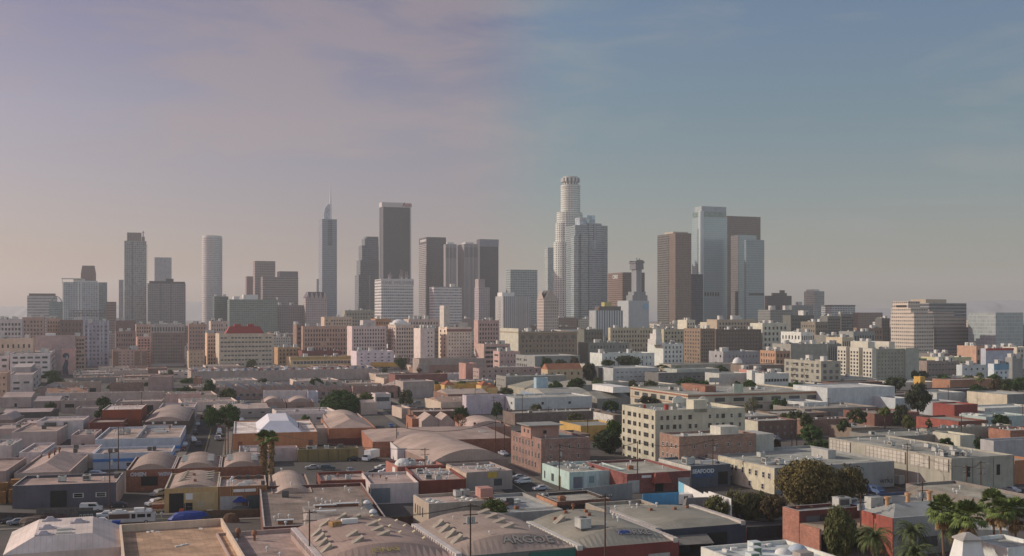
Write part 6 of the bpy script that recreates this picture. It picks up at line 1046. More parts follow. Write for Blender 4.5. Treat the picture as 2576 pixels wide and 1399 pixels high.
# cream long building right of it, running behind the big tree
B = bld('Z', 195, 1016, 818, 'long two storey building with a cream windowed side and blank grey front', d=304, h=7.4, side=-320, wall=(.27, .27, .265), roof=(.33, .32, .29), short='cream sided long building', cap=stucco((.46, .44, .40)), eq=(('duct', 3), ('air_conditioner', 3, 1.2), ('roof_vent', 8)))
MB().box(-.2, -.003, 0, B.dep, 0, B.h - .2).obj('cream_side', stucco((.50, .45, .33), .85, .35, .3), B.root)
for v in (.06, .13, .22, .30, .39, .48, .53, .62, .70, .80, .9): 
    loc, rz = face_xf(B, 'l', B.dep * (1 - v), 3.9, .25); put('window', WM['w'], B.root, loc, rz, (1.3, 1.4, 1.8))
for v in (.14, .3, .55): loc, rz = face_xf(B, 'l', B.dep * (1 - v), .6, .25); put('window', WM['w'], B.root, loc, rz, (1.3, 1.4, 1.7))
house_on(B, .70, .77, .36, .56, 2.6, stucco((.38, .37, .34)), 'stair_house')
me = textmesh('wrks', stucco((.08, .08, .09), .8, .1, 1, 'black_spray_paint'), 2.4, .03, .02); t = put('graffiti', me, B.root, (B.w * .93, -.06, 1.2)); t.rotation_euler = (R(90), 0, 0)
# large concrete building
cc = (.34, .315, .265)
B = bld('Z', 1411, 1842, 722, 'largest grey concrete warehouse with a gridded sunlit side and flat roof', d=305, h=9.9, side=566, wall=cc, roof=(.31, .295, .265), par=.5, short='largest concrete warehouse', cap=stucco((.42, .40, .35)), eq=(('air_conditioner', [(.15, .12), (.3, .2), (.35, .13), (.4, .3), (.45, .1), (.5, .18), (.2, .4), (.6, .45), (.3, .6), (.7, .3)], 1.0), ('roof_vent', 14)))
for (a, c) in ((.02, .12), (.16, .30), (.34, .66), (.80, .99)):
    b = MB(); y0, y1 = B.dep * a, B.dep * c; n = max(2, int((y1 - y0) / 1.7)); b.box(-.2, -.003, y0, y1, B.h * .60, B.h - .4)
    for k in range(n + 1): yy = y0 + (y1 - y0) * k / n; b.box(-.26, -.203, yy - .07, yy + .07, B.h * .6, B.h - .4, 1)
    for k in range(4): b.box(-.255, -.203, y0, y1, B.h * (.62 + .11 * k), B.h * (.62 + .11 * k) + .1, 1)
    b.obj('gridded_panel', [stucco((.46, .43, .37)), stucco((.28, .22, .18))], B.root)
for u in (.26, .74): opening(B, 'f', B.w * u, B.h * .45, B.h * .75, 1.2, M_dark, 'window')
b = MB(); [b.box(B.w * u - .1, B.w * u + .1, -.06, -.003, 0, B.h - .4) for u in (.0, .33, .66, .985)]; b.obj('panel_joint', stucco((.18, .17, .15)), B.root)
B = bld('Z', 1215, 1280, 768, 'concrete block with gridded front attached to the large warehouse', d=322, h=8.2, side=960, wall=(.36, .33, .28), roof=(.32, .30, .27), short='gridded concrete annex')
b = MB(); [b.box(B.w * k / 3 - .06, B.w * k / 3 + .06, -.08, -.003, 0, B.h) for k in range(4)]; [b.box(0, B.w, -.07, -.003, B.h * k / 6, B.h * k / 6 + .1) for k in range(1, 6)]; b.obj('grid_lines', stucco((.16, .13, .12)), B.root)
B = bld('Z', 1050, 1172, 905, 'low white boundary shed by the concrete annex', d=322, h=2.6, dep=5, wall=(.50, .48, .43), roof=RG, w=9)
# flat roofs behind it
B = E_('Z', 950, 1460, 602, 'broad dim roof with a sunken centre behind the largest concrete warehouse', (.22, .20, .18), d=402, h=5, yb=540, roof=(.28, .27, .24), short='broad dim roof', eq=(('roof_vent', 8), ('air_conditioner', 3)))
B = E_('Z', 1240, 1830, 556, 'wide tan grey flat roof dotted with coolers', (.30, .27, .22), d=425, h=5.5, yb=522, roof=(.33, .31, .27), short='wide tan grey roof', eq=(('air_conditioner', 8), ('roof_vent', 8)))
B = E_('Z', 1470, 1572, 598, 'cream walled low building with a sunlit wall', (.50, .47, .38), d=398, h=6, dep=14, roof=(.3, .29, .26))
B = E_('Z', 1700, 2000, 602, 'long lavender walled building with a pale left end', (.36, .34, .35), d=372, h=7, side=1652, roof=(.38, .37, .35), short='long lavender walled building')
B = E_('Z', 1845, 2000, 742, 'orange brick building at the right edge behind the large warehouse', (.36, .16, .09), d=322, h=7, dep=20, roof=(.30, .29, .27), short='orange brick building at the right edge')
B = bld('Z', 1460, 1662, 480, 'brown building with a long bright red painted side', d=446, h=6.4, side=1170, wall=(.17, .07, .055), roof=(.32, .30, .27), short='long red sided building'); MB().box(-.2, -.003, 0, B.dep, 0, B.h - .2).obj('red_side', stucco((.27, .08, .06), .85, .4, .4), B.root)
B = bld('Z', 1430, 1590, 418, 'scarlet walled building behind the long red sided one', d=520, h=7, side=1280, wall=(.24, .06, .05), roof=(.34, .32, .29), short='scarlet walled building')
B = bld('Z', 1815, 2010, 512, 'orange brick low building with a grey flat roof at the right', d=420, h=5.4, side=1664, wall=(.28, .13, .085), mat=brick((.28, .13, .085)), roof=(.34, .32, .29), eq=(('roof_vent', 6),), short='orange brick low building')
B = bld('Z', 1648, 1960, 462, 'pale green blue row of small roofs', d=480, h=5, dep=16, wall=(.36, .42, .41), roof=(.36, .38, .36), eq=(('roof_vent', 4),)); B = bld('Z', 1592, 1648, 452, 'white cube shed beside the scarlet walls', d=490, h=5, dep=10, wall=(.54, .53, .5))
B = bld('Z', 415, 704, 462, 'brown brick building with a long white roof edge', d=452, h=6.5, side=345, wall=(.21, .12, .085), mat=brick((.21, .12, .085)), roof=(.44, .42, .39), short='brown brick white roofed building', cap=M_white, eq=(('roof_vent', 6),))
B = bld('Z', 722, 912, 500, 'brown walled low building behind bushy trees', d=428, h=5.6, dep=14, wall=(.20, .15, .12), roof=(.24, .22, .2), eq=(('roof_vent', 3),))
B = bld('Z', 80, 348, 480, 'dark brick building with a sunlit cream end and white windows', d=437, h=7.4, side=-50, wall=(.14, .085, .065), mat=brick((.15, .09, .07)), roof=(.38, .36, .33), win=[('f', 2, 5, .2, .35, .1, .8, .05, .95, 'w')], short='dark brick building with cream end', eq=(('roof_vent', 8),))
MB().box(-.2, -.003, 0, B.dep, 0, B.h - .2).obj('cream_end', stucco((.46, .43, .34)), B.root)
B = bld('Z', -70, 230, 430, 'tumbled grey low roofs in the gap beyond the dark brick building', d=480, h=5, dep=24, wall=(.27, .25, .23), roof=(.30, .28, .26), eq=(('roof_vent', 10), ('air_conditioner', 3)))
B = bld('Z', 230, 560, 440, 'low brown shed with pale vehicles behind', d=500, h=4.5, dep=20, wall=(.2, .14, .11), roof=(.32, .30, .28))
B = bld('Z', 400, 900, 398, 'dim grey roof below the white warehouse', d=520, h=5, dep=26, wall=(.24, .21, .19), roof=(.30, .27, .24), eq=(('roof_vent', 10),))
B = bld('Z', 880, 1190, 440, 'brown roofed row with red brick front', d=490, h=5.5, dep=22, wall=(.19, .09, .07), roof=(.26, .22, .19), eq=(('roof_vent', 4),))
# the long white warehouse
B = bld('Z', 556, 1020, 242, 'large white warehouse with a bright sunlit side and bluish front', d=566, h=11.8, side=320, wall=(.50, .51, .52), roof=(.48, .47, .46), par=.5, short='large white warehouse', cap=M_white)
B = bld('Z', 395, 560, 330, 'low white loading shed before the large white warehouse', d=545, h=6, side=212, wall=(.50, .50, .49), roof=(.40, .39, .37), short='low white loading shed')
B = bld('Z', 1024, 1125, 300, 'low blue white shed at the end of the large white warehouse', d=560, h=7, dep=20, wall=(.42, .44, .46))
B = bld('Z', 1310, 1500, 300, 'pale low building with a bright white cube front', d=585, h=8, dep=20, wall=(.42, .42, .41), short='pale low building with cube front'); B = bld('Z', 1284, 1480, 340, 'lavender grey flat building with two small windows', d=540, h=6.5, dep=16, wall=(.33, .33, .35), win=[('f', 1, 2, .16, .3, .4, .8)])
B = bld('Z', 1795, 2000, 302, 'long beige building with a shaded end and a white roof hatch', d=560, h=9, side=1518, wall=(.20, .20, .195), roof=(.46, .45, .42), short='long beige building'); MB().box(-.2, -.003, 0, B.dep, 0, B.h - .2).obj('beige_side', stucco((.48, .42, .32)), B.root)  # end wall darkened in colour for shade, sunlit side kept beige
B = bld('Z', 1640, 2010, 372, 'long white plank like roof in the sun', d=530, h=4.5, dep=16, wall=(.48, .47, .44), roof=(.56, .55, .52), short='long white plank like roof', cap=M_white)
B = bld('Z', 625, 935, 200, 'dark fronted brick row with small round headed windows', d=680, h=7.5, side=520, wall=(.12, .07, .06), mat=brick((.13, .075, .06)), roof=RG, win=[('f', 1, 8, .4, .5, .2, .8)], short='dark fronted brick row')
B = bld('Z', 1400, 1690, 200, 'low orange brick wall building with white roof trim', d=700, h=8, dep=16, wall=(.34, .17, .11), roof=RLT, cap=M_white, short='low orange brick building'); B = bld('Z', 1280, 1700, 232, 'dark low row under the orange brick building', d=650, h=5, dep=14, wall=(.09, .075, .08), roof=(.25, .24, .23))
B = bld('Z', 1195, 1228, 188, 'small bright orange box building', d=700, h=10, dep=6, wall=(.55, .32, .08)); B = bld('Z', 1024, 1200, 262, 'dark brown low roof beside the tall dark tree', d=600, h=6, dep=14, wall=(.14, .09, .08), roof=(.30, .28, .25))
# centre right foreground
B = bld('Y', 368, 728, 1042, 'dark fronted brick building with ghostly painted numerals and an orange side', h=5.2, d=262, side=226, wall=(.05, .04, .035), roof=(.30, .275, .24), short='dark fronted building with numerals', cap=stucco((.44, .40, .36)), eq=(('small_vent', [(.22, .35)], 2.2), ('air_conditioner', [(.06, .75)], .8)))
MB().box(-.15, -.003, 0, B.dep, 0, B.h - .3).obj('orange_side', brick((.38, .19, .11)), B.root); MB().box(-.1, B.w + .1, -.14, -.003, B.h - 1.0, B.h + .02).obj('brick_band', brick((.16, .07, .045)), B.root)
me = textmesh('12', stucco((.30, .31, .33), .8, .2, 1, 'grey_mural_paint'), 3.0, .04, .12); t = put('painted_numerals', me, B.root, (B.w * .24, -.1, 1.2)); t.rotation_euler = (R(90), 0, 0)
for u in (.62, .87): MB().box(-1.6, 1.6, -.08, 0, 0, 3.6).obj('painted_panel', stucco((.26, .26, .28), .8, .3), B.root, (B.w * u, -.01, .2))
B = bld('Y', 740, 1140, 1100, 'plain grey flat roof bounded by a long cream parapet', h=5, d=248, side=560, wall=(.30, .25, .20), roof=(.31, .285, .245), short='plain grey roof with cream parapet', cap=stucco((.52, .48, .42)), eq=(('roof_vent', [(.5, .3), (.7, .8), (.3, .5)]),))
B = bld('Y', -30, 405, 1125, 'shaded white roof strewn with dark ducts behind the lettered barrel roofs', h=4.2, d=252, yb=985, wall=(.30, .28, .26), roof=(.36, .36, .36), short='shaded white roof', eq=(('swamp_cooler', [(.15, .5), (.5, .55)], 1.3), ('duct', [(.55, .6), (.2, .8)], 1), ('small_vent', [(.3, .75), (.4, .5), (.45, .3)], 1.4)))  # grey base colour puts the shade into a white roof
# red brick house and tan porch, grey hipped roof with orange chimneys
B = bld('Z', 366, 800, 1096, 'red brick building with a bare sunlit end wall and dark front', h=8.0, d=234, side=270, wall=(.13, .045, .04), roof=(.30, .30, .29), short='red brick building with bare end wall', cap=stucco((.40, .39, .37)), name='brick_building', eq=(('air_conditioner', [(.82, .6)], 1.7), ('small_vent', [(.2, .9), (.42, .95)], 1)))
MB().box(-.2, -.003, 0, B.dep, 0, B.h - .05).obj('painted_sunlit_end', brick((.33, .145, .10)), B.root)  # paler brick than the front, painting in the sun on this end
for u in (.2, .42): opening(B, 'f', B.w * u, 5.6, 6.8, 3.4, M_glass2, 'window')
MB().poly([(0, -7, 4.9), (B.w * 1.3, -7, 4.9), (B.w * 1.3, -.2, 5.5), (0, -.2, 5.5)]).poly([(0, -7, 4.6), (0, -.2, 4.6), (B.w * 1.3, -.2, 4.6), (B.w * 1.3, -7, 4.6)]).box(0, B.w * 1.3, -7.1, -7.003, 4.3, 4.95).obj('porch_roof', roofing((.40, .30, .20)), B.root); MB().box(-.2, .25, -7.1, -.2, 0, 5.4).obj('porch_side_wall', brick((.33, .145, .10)), B.root); MB().box(.4, B.w * 1.2, -2.2, -1.9, 0, 4.3).obj('painted_porch_shade', M_dark, B.root)  # black box added under the porch roof to paint in its shade
B = bld('Z', 1010, 1500, 1136, 'grey hipped roof with three orange clay chimneys and a red painted side', h=8.0, d=226, side=788, wall=(.30, .30, .30), roof=(.30, .30, .29), kind='hip', rise=2.0, par=.05, short='grey roof with orange chimneys', name='hipped_building')
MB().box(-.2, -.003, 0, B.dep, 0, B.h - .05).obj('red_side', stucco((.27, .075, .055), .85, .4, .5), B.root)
for (u, v) in ((.20, .62), (.60, .85), (.96, .95)): MB().cyl(0, 0, 0, 2.0, .5, .46, 14).cyl(0, 0, 2.003, 2.5, .72, .72, 14).obj('chimney', stucco((.46, .27, .15), .8, .2, 1), B.root, (B.w * u, B.dep * v, B.dk + .8))
MB().box(-1.6, 1.6, -1.1, 1.1, .6, 2.6).box(-1.5, -1.3, -1, 1, 0, .6).box(1.3, 1.5, -1, 1, 0, .6).obj('cooling_unit', M_ac, B.root, (B.w * .18, B.dep * 1.0, B.dk + .1)); opening(B, 'f', B.w * .48, 1.4, 3.6, 5, M_glass2, 'window')
B = bld('Z', 1690, 2050, 925, 'tan grey flat roof with white whirling vents at the right edge', h=5.2, d=262, dep=30, wall=(.22, .19, .17), roof=(.32, .29, .24), short='tan grey roof at the right edge', eq=(('roof_vent', [(.3, .6), (.2, .5), (.6, .7)]),))
B = bld('Z', 860, 1500, 985, 'low pale roof strip with blue mural parapet and boxes', h=3.2, d=266, dep=16, wall=(.07, .10, .18), roof=(.36, .34, .30), short='low roof with blue mural parapet', eq=(('air_conditioner', [(.3, .6), (.34, .4), (.02, .5)], 1.2), ('roof_vent', 3)))
# bottom right: white roof with green coolers
B = bld('O', 1965, 2300, 1452, 'white coated roof crowded with square green grilled coolers', h=7, d=179, w=18.5, dep=25.5, wall=(.60, .58, .53), roof=(.52, .53, .53), short='white roof with green coolers', cap=M_white, name='coated_roof_building')
gm = [stucco((.52, .56, .54), .5), stucco((.10, .14, .10), .6)]
for (u, v) in ((.20, .55), (.36, .70), (.50, .86), (.12, .35)):
    MB().box(-.9, .9, -.9, .9, 0, .25, 0).box(-.95, .95, -.95, .95, .25, 1.75, 0).box(-.7, .7, -1.0, -.953, .4, 1.6, 1).box(.953, 1.0, -.7, .7, .4, 1.6, 1).obj('air_conditioner', gm, B.root, (B.w * u, B.dep * v, B.dk - .02), .0)
MB().dome(0, 0, 0, 1.5, .9, 16).obj('roof_dome', M_white, B.root, (B.w * .70, B.dep * .72, B.dk), smooth=True); MB().dome(0, 0, 0, 1.7, 1.0, 16).obj('roof_dome', stucco((.4, .45, .5)), B.root, (B.w * .93, B.dep * .78, B.dk), smooth=True)
MB().box(-1.4, 1.4, -1.2, 1.2, 0, 1.4).obj('box_hatch', stucco((.30, .26, .23)), B.root, (B.w * .72, B.dep * .5, B.dk))
for (u, v) in ((.1, .8), (.2, .9), (.32, .93), (.66, .95), (.6, .97), (.74, .95)): MB().box(-.6, .6, -.35, .35, 0, .5).obj('roof_debris', M_white, B.root, (B.w * u, B.dep * v, B.dk), u * 9)
# white tapering tower and white flat house at the lower right corner
B = bld('Z', 1480, 1690, 1399, 'white tapering church like tower with a grey pyramid cap', d=188, h=7.2, dep=4.2, w=4.6, wall=(.62, .61, .58), roof=(.4, .4, .38), short='white tapering tower', name='tapered_tower', cat='tower', ang=R(8))
MB().frus(0, B.w, 0, B.dep, B.h + .003, B.h + 4.0, .75).obj('tapered_shaft', stucco((.62, .61, .58), .8, .12), B.root); MB().frus(.55, B.w - .55, .35, B.dep - .35, B.h + 4.003, B.h + 4.9, 1.3).box(.45, B.w - .45, .28, B.dep - .28, B.h + 3.7, B.h + 4.0).obj('cap', stucco((.34, .32, .29), .8), B.root)
B = bld('Z', 1800, 2060, 1325, 'white flat roofed house in the lower right corner', d=196, h=8.2, dep=10, wall=(.64, .63, .61), roof=(.45, .43, .4), short='white house in the lower right corner')
B = bld('Z', 1560, 1800, 1235, 'low pale shed with a white slatted balustrade among the palms', d=222, h=6.5, dep=10, wall=(.42, .42, .41), roof=(.45, .44, .42), short='pale shed among the palms', ang=R(-14))
b = MB(); [b.box(x * B.w / 20, x * B.w / 20 + .1, .02, .1, B.h, B.h + 1.1) for x in range(21)]; b.box(0, B.w, .0, .12, B.h + 1.1, B.h + 1.2); b.obj('balustrade', M_white, B.root)
# free standing walls
def wall_seg(label, p, q, z0, z1, mat, t=.25, name='wall', cat='wall', steps=None):
    p, q = Vector(p), Vector(q); L_ = (q - p).to_2d().length; a = math.atan2(q.y - p.y, q.x - p.x); b = MB()
    if steps is None: steps = [(0, z0), (1, z1)]
    for (u, za), (v, zb) in zip(steps, steps[1:]):
        x0, x1 = L_ * u, L_ * v
        if x1 - x0 < 1e-6: continue
        b.poly([(x0, 0, 0), (x1, 0, 0), (x1, 0, zb), (x0, 0, za)]); b.poly([(x1, t, 0), (x0, t, 0), (x0, t, za), (x1, t, zb)]); b.poly([(x0, 0, za), (x1, 0, zb), (x1, t, zb), (x0, t, za)])
    b.poly([(0, t, 0), (0, 0, 0), (0, 0, steps[0][1]), (0, t, steps[0][1])]); b.poly([(L_, 0, 0), (L_, t, 0), (L_, t, steps[-1][1]), (L_, 0, steps[-1][1])])
    o = b.obj(name, mat, None, (p.x, p.y, 0), a); return tag(o, label, cat)
def gp(z, x, d): return Vector((X_of(px(z, x), d), d, 0))
wall_seg('brilliant white wall falling in steps towards the bushes', gp('Y', 1237, 291), gp('Y', 1560, 262), 0, 0, M_white, steps=[(0, 4.9), (.44, 4.3), (.45, 5.0), (.54, 4.9), (.55, 5.6), (1, 5.9)])
wall_seg('tall sky blue wall end beside the brilliant white wall', gp('Y', 1200, 295), gp('Y', 1236, 291.5), 5.0, 4.9, stucco((.18, .42, .55), .7))
wall_seg('long bright blue fence below the sky blue wall', gp('Y', 955, 281), gp('Y', 1204, 284), 3.9, 3.9, stucco((.07, .25, .42), .7), name='fence', cat='fence')
wall_seg('grey concrete block wall before the mint building', gp('Y', 540, 292), gp('Y', 882, 297), 3.6, 4.4, stucco((.22, .22, .21), .9))
wall_seg('dark slatted fence along the yard before the graffiti gate', gp('W', 250, 262), gp('W', 640, 264.5), 3.4, 3.4, stucco((.10, .09, .085), .9, .5, 2), name='fence', cat='fence')
wall_seg('brown patched fence by the pink flat roof', gp('W', 1280, 268), gp('W', 1810, 271), 1.9, 1.9, stucco((.13, .085, .05), .9, .5, 2), name='fence', cat='fence')
wall_seg('low yard wall at the left with stacked goods behind', gp('W', -120, 264), gp('W', 246, 262.1), 2.4, 2.4, stucco((.045, .04, .04), .9, .4, 1), name='wall')
wall_seg('dark wooden yard gate of planks right of the wide grey roof', gp('X', 948, 253), gp('X', 1108, 256), 3.0, 3.0, stucco((.10, .05, .035), .9, .4, 1), name='gate', cat='gate')
wall_seg('dark metal mesh fence behind the white rooftop coolers', gp('Z', 5, 243), gp('Z', 268, 246), 2.8, 2.8, stucco((.05, .05, .05), .9, .3, 1), name='fence', cat='fence')
# ------------------------------------------------------------------ trees
def leaf_cloud(seed, n, clumps, ls, shape='round', core=.72):
    """crown of about unit half width and unit height (z from 0 to 1), made of leaf sprays gathered in clumps"""
    rg = random.Random(seed); V, F = [], []; C = []
    for _ in range(clumps):
        while True:
            x, y, z = rg.uniform(-1, 1), rg.uniform(-1, 1), rg.uniform(-1, 1)
            if shape == 'dome': z = abs(z); q = x * x + y * y + z * z; ok = .5 < q < 1
            elif shape == 'cone': ok = x * x + y * y < ((1 - (z + 1) / 2) * .95 + .12) ** 2
            else: ok = x * x + y * y + z * z < 1
            if ok and (x * x + y * y + z * z > .25 or shape == 'cone'): break
        C.append((x * .82, y * .82, (z * .82 if shape == 'dome' else .5 + z * .42), rg.uniform(.16, .34)))
    for _ in range(n):
        cx, cy, cz, r = rg.choice(C); a, b_ = rg.uniform(0, 2 * math.pi), math.acos(rg.uniform(-1, 1)); rr = r * rg.uniform(.55, 1) ** .5
        zr = .6 if shape != 'dome' else .7
        p = Vector((cx + rr * math.sin(b_) * math.cos(a), cy + rr * math.sin(b_) * math.sin(a), max(0.0, cz + rr * math.cos(b_) * zr)))
        nrm = Vector((math.sin(b_) * math.cos(a), math.sin(b_) * math.sin(a), math.cos(b_) + .4)) + Vector((rg.uniform(-.8, .8), rg.uniform(-.8, .8), rg.uniform(-.8, .8)))
        q = nrm.normalized().to_track_quat('Z', 'Y'); s = ls * rg.uniform(.6, 1.35); tw = rg.uniform(0, 6.28); i = len(V)
        for k in range(4): t = tw + k * math.pi / 2; e = s * (1 if k % 2 == 0 else .55); V.append(tuple(p + q @ Vector((e * math.cos(t), e * math.sin(t), rg.uniform(-.2, .2) * s))))
        F.append((i, i + 1, i + 2, i + 3))
    if core:   # inner mass of foliage, lumpy
        for cx, cy, cz, r in C:
            i = len(V); m = 7; V.append((cx * .9, cy * .9, cz + r * core * .55)); V.append((cx * .9, cy * .9, max(.0, cz - r * core * .55)))
            for k in range(m): t = k / m * 6.283; V.append((cx * .9 + r * core * math.cos(t), cy * .9 + r * core * math.sin(t), cz))
            for k in range(m): F.append((i, i + 2 + k, i + 2 + (k + 1) % m)); F.append((i + 1, i + 2 + (k + 1) % m, i + 2 + k))
    return V, F
GREEN = (.04, .082, .012); DGREEN = (.026, .054, .012); OLIVE = (.085, .08, .025); BROWNL = (.095, .07, .032); LGREEN = (.09, .11, .025)
M_bark = stucco((.10, .07, .05), .95, .3, 3, 'bark'); TREES = []
CR = {}
def crown_mesh(key, col, n, clumps, ls, shape, seed, core):
    k = (key, col, seed)
    if k not in CR: V, F = leaf_cloud(seed, n, clumps, ls, shape, core); CR[k] = mesh_of('crown', V, F, foliage(col))
    return CR[k]
def tree(z, xa, xb, yt, yb, d, label, col=GREEN, shape='round', n=2600, clumps=34, ls=.075, seed=0, core=.72, trunk=True, name='tree', group=None, cat='tree'):
    """crown spans guide columns xa..xb and rows yt..yb; stands on the ground below"""
    a, c = px(z, xa), px(z, xb); r = (c - a) / 2 * d / FP; X = X_of((a + c) / 2, d); zt, zb = h_of(py(z, yt), d), h_of(py(z, yb), d); zb = max(.3, min(zb, zt - 1.2))
    root = put(name, None, None, (X, d + r * .6, 0), seed * 1.3); tag(root, label, cat, group); TREES.append((X, d, r)); 
    cr = put('crown', crown_mesh(shape, col, n, clumps, ls, shape, seed, core), root, (0, 0, zb), 0, (r, r, (zt - zb)))
    if trunk:
        b = MB(); th = zb + (zt - zb) * .55; b.tube((0, 0, -.1), (.05 * r, 0, th * .6), .05 * r + .12, .04 * r + .09, 8)
        rg = random.Random(seed)
        for k in range(5): t = k * 1.257 + rg.random(); b.tube((.05 * r, 0, th * rg.uniform(.45, .6)), (r * .55 * math.cos(t), r * .55 * math.sin(t), zb + (zt - zb) * rg.uniform(.45, .75)), .03 * r + .07, .03, 6)
        b.obj('trunk', M_bark, root)
    return root
t_ = tree
t_('X', 445, 750, 250, 408, 545, 'huge round dome shaped dark green tree, clipped smooth', (.03, .062, .01), 'dome', 16000, 170, .05, 1, core=.95)
t_('W', 1390, 1510, 378, 512, 470, 'left and lower one of two green street trees by the road', GREEN, seed=2, n=3500, clumps=46, ls=.065); t_('W', 1475, 1652, 355, 516, 474, 'broader of two green street trees overhanging the road', GREEN, seed=3, n=4200, clumps=56, ls=.06)
t_('W', 1385, 1476, 183, 308, 660, 'tall dark rounded tree at the far end of the street', DGREEN, seed=4, n=2200); t_('W', 1490, 1618, 238, 338, 620, 'olive green loose tree right of the street', (.06, .075, .025), seed=5)
t_('W', 1218, 1352, 168, 222, 790, 'flat topped clipped green tree above the rectangular hedge trees', GREEN, 'dome', seed=6); t_('W', 1185, 1332, 235, 302, 660, 'dark green trees clipped into one rectangular block', DGREEN, seed=7, clumps=50)
t_('W', 228, 325, 92, 126, 880, 'small green tree top beyond the white factory', GREEN, 'dome', seed=8); t_('W', 272, 392, 114, 172, 800, 'middle clipped tree between the white factory and plaster block', GREEN, 'dome', seed=9); t_('W', 298, 440, 155, 232, 720, 'lowest and darkest clipped tree beside the white plaster block', DGREEN, 'dome', seed=10, n=3200)
t_('W', 590, 662, 212, 238, 760, 'small green bush crown over the pale roofs', GREEN, 'dome', seed=11, n=900); t_('W', 722, 782, 210, 248, 720, 'small green tree next to the brown brick parapet', GREEN, 'dome', seed=12, n=900); t_('W', 975, 1030, 200, 226, 760, 'tiny green crown above the brown brick building', GREEN, 'dome', seed=13, n=700)
t_('X', 522, 642, 196, 218, 700, 'low green hedge line above the saw tooth factory', GREEN, 'dome', seed=14, n=1200); t_('X', 718, 842, 276, 345, 560, 'bushy olive green tree right behind the dome shaped one', LGREEN, seed=15); t_('X', 345, 400, 330, 362, 590, 'small dark bush left of the dome shaped tree', DGREEN, 'dome', seed=16, n=700)
t_('X', 1198, 1292, 186, 242, 690, 'clipped green tree near the small yellow building', GREEN, 'dome', seed=17); t_('X', 1395, 1502, 190, 242, 690, 'clipped green tree between the two yellow buildings', GREEN, 'dome', seed=18); t_('X', 1505, 1535, 196, 228, 720, 'narrow dark tree beside the salmon apartment row', DGREEN, seed=19, n=600); t_('X', 1542, 1588, 190, 232, 720, 'small dark tree before the salmon apartment row', DGREEN, seed=20, n=700)
t_('X', 980, 1072, 28, 104, 900, 'dark street tree beside the orange billboard', DGREEN, seed=21); t_('X', 1232, 1328, 118, 165, 820, 'green tree with netting below the raised deck', GREEN, 'dome', seed=22); 
t_('X', 1378, 1488, 412, 512, 425, 'sparse reddish brown tree losing its leaves', (.17, .08, .045), seed=23, n=900, clumps=30, ls=.05, core=0)
t_('X', 1562, 1768, 1016, 1170, 254, 'small bushy green tree leaning on the cream ribbed building', (.075, .095, .022), seed=24, n=8000, clumps=80, ls=.05, core=.4)
t_('X', 1165, 1380, 1152, 1200, 243, 'low green hedge along the cream ribbed building', (.05, .085, .02), 'dome', seed=25, n=2500, clumps=40, ls=.05, trunk=False, name='hedge', cat='hedge')
t_('Y', 302, 408, 190, 240, 640, 'small clipped tree by the pale blue billboard', GREEN, 'dome', seed=26); t_('Y', 428, 572, 166, 250, 640, 'tallest dark clipped tree of three by the grey sheds', DGREEN, 'dome', seed=27, n=3200); t_('Y', 578, 730, 188, 248, 650, 'broad low clipped tree of three by the grey sheds', GREEN, 'dome', seed=28)
t_('Y', 242, 345, 26, 140, 810, 'dark tree before the car park, left of the palm', DGREEN, seed=29); t_('Y', 330, 440, 40, 130, 825, 'second dark tree before the car park', (.04, .055, .02), seed=30); t_('Y', 435, 520, 28, 110, 840, 'brownish tree against the brown loft', (.06, .055, .03), seed=31)
t_('Y', 535, 645, 60, 190, 780, 'large dark tree left of the loft with black fire stairs', (.04, .05, .022), seed=32); t_('Y', 665, 770, 45, 92, 860, 'dark tree before the white apartment house', DGREEN, seed=33); t_('Y', 760, 960, 18, 92, 865, 'wide bushy tree before the white apartment house', (.04, .058, .022), seed=34, n=3200, clumps=50)
t_('Y', 1035, 1140, 78, 104, 830, 'low dark crown behind the dark grey office', DGREEN, 'dome', seed=35, n=900); t_('Y', 1160, 1250, 90, 118, 800, 'rounded clipped tree at the tan low building', GREEN, 'dome', seed=36, n=1000); t_('Y', 1420, 1555, 80, 128, 800, 'clipped dark tree before the tan low building', DGREEN, 'dome', seed=37); t_('Y', 1420, 1520, 50, 72, 920, 'faint green crown beyond the tan low building', GREEN, 'dome', seed=38, n=700)
t_('Y', 608, 832, 535, 742, 392, 'big dark rounded tree at the corner of the cream hotel', (.032, .05, .02), seed=39, n=7000, clumps=80, ls=.05)
t_('Y', 1562, 1652, 185, 250, 620, 'left of two dark clipped trees by the slim white stair tower', DGREEN, 'dome', seed=40); t_('Y', 1640, 1755, 182, 248, 615, 'right of two dark clipped trees by the slim white stair tower', GREEN, 'dome', seed=41); t_('Y', 1652, 1772, 300, 425, 505, 'thin pale leaved tree in front of the long tan building', (.12, .115, .06), seed=42, n=1400, core=0, ls=.05)
t_('Y', 1180, 1390, 168, 215, 660, 'low dark bushes between the grey office and hotel', DGREEN, 'dome', seed=43, trunk=False, name='bush', cat='bush') 
t_('Z', 280, 402, 188, 256, 640, 'clipped tree at the foot of the cream gridded factory', GREEN, 'dome', seed=44); t_('Z', 962, 1118, 166, 252, 690, 'full dark tree at the foot of the cream apartment tower', (.045, .06, .025), seed=45, n=3200, clumps=50)
t_('Z', 1108, 1292, 212, 405, 510, 'tall shaggy dark tree between white and beige warehouses', (.04, .05, .028), seed=46, n=4500, clumps=60, ls=.06); t_('Z', 915, 1008, 374, 436, 475, 'small bright green tree in front of the white warehouse', LGREEN, seed=47); t_('Z', 880, 925, 374, 405, 500, 'small brown tree next to the bright green one', BROWNL, seed=48, n=600)
t_('Z', 1078, 1188, 430, 528, 430, 'olive tree standing before the long red sided building', (.09, .095, .03), seed=49); t_('Z', 1236, 1290, 455, 522, 430, 'small dark olive tree against the red painted side', (.07, .075, .03), seed=50, n=1000)
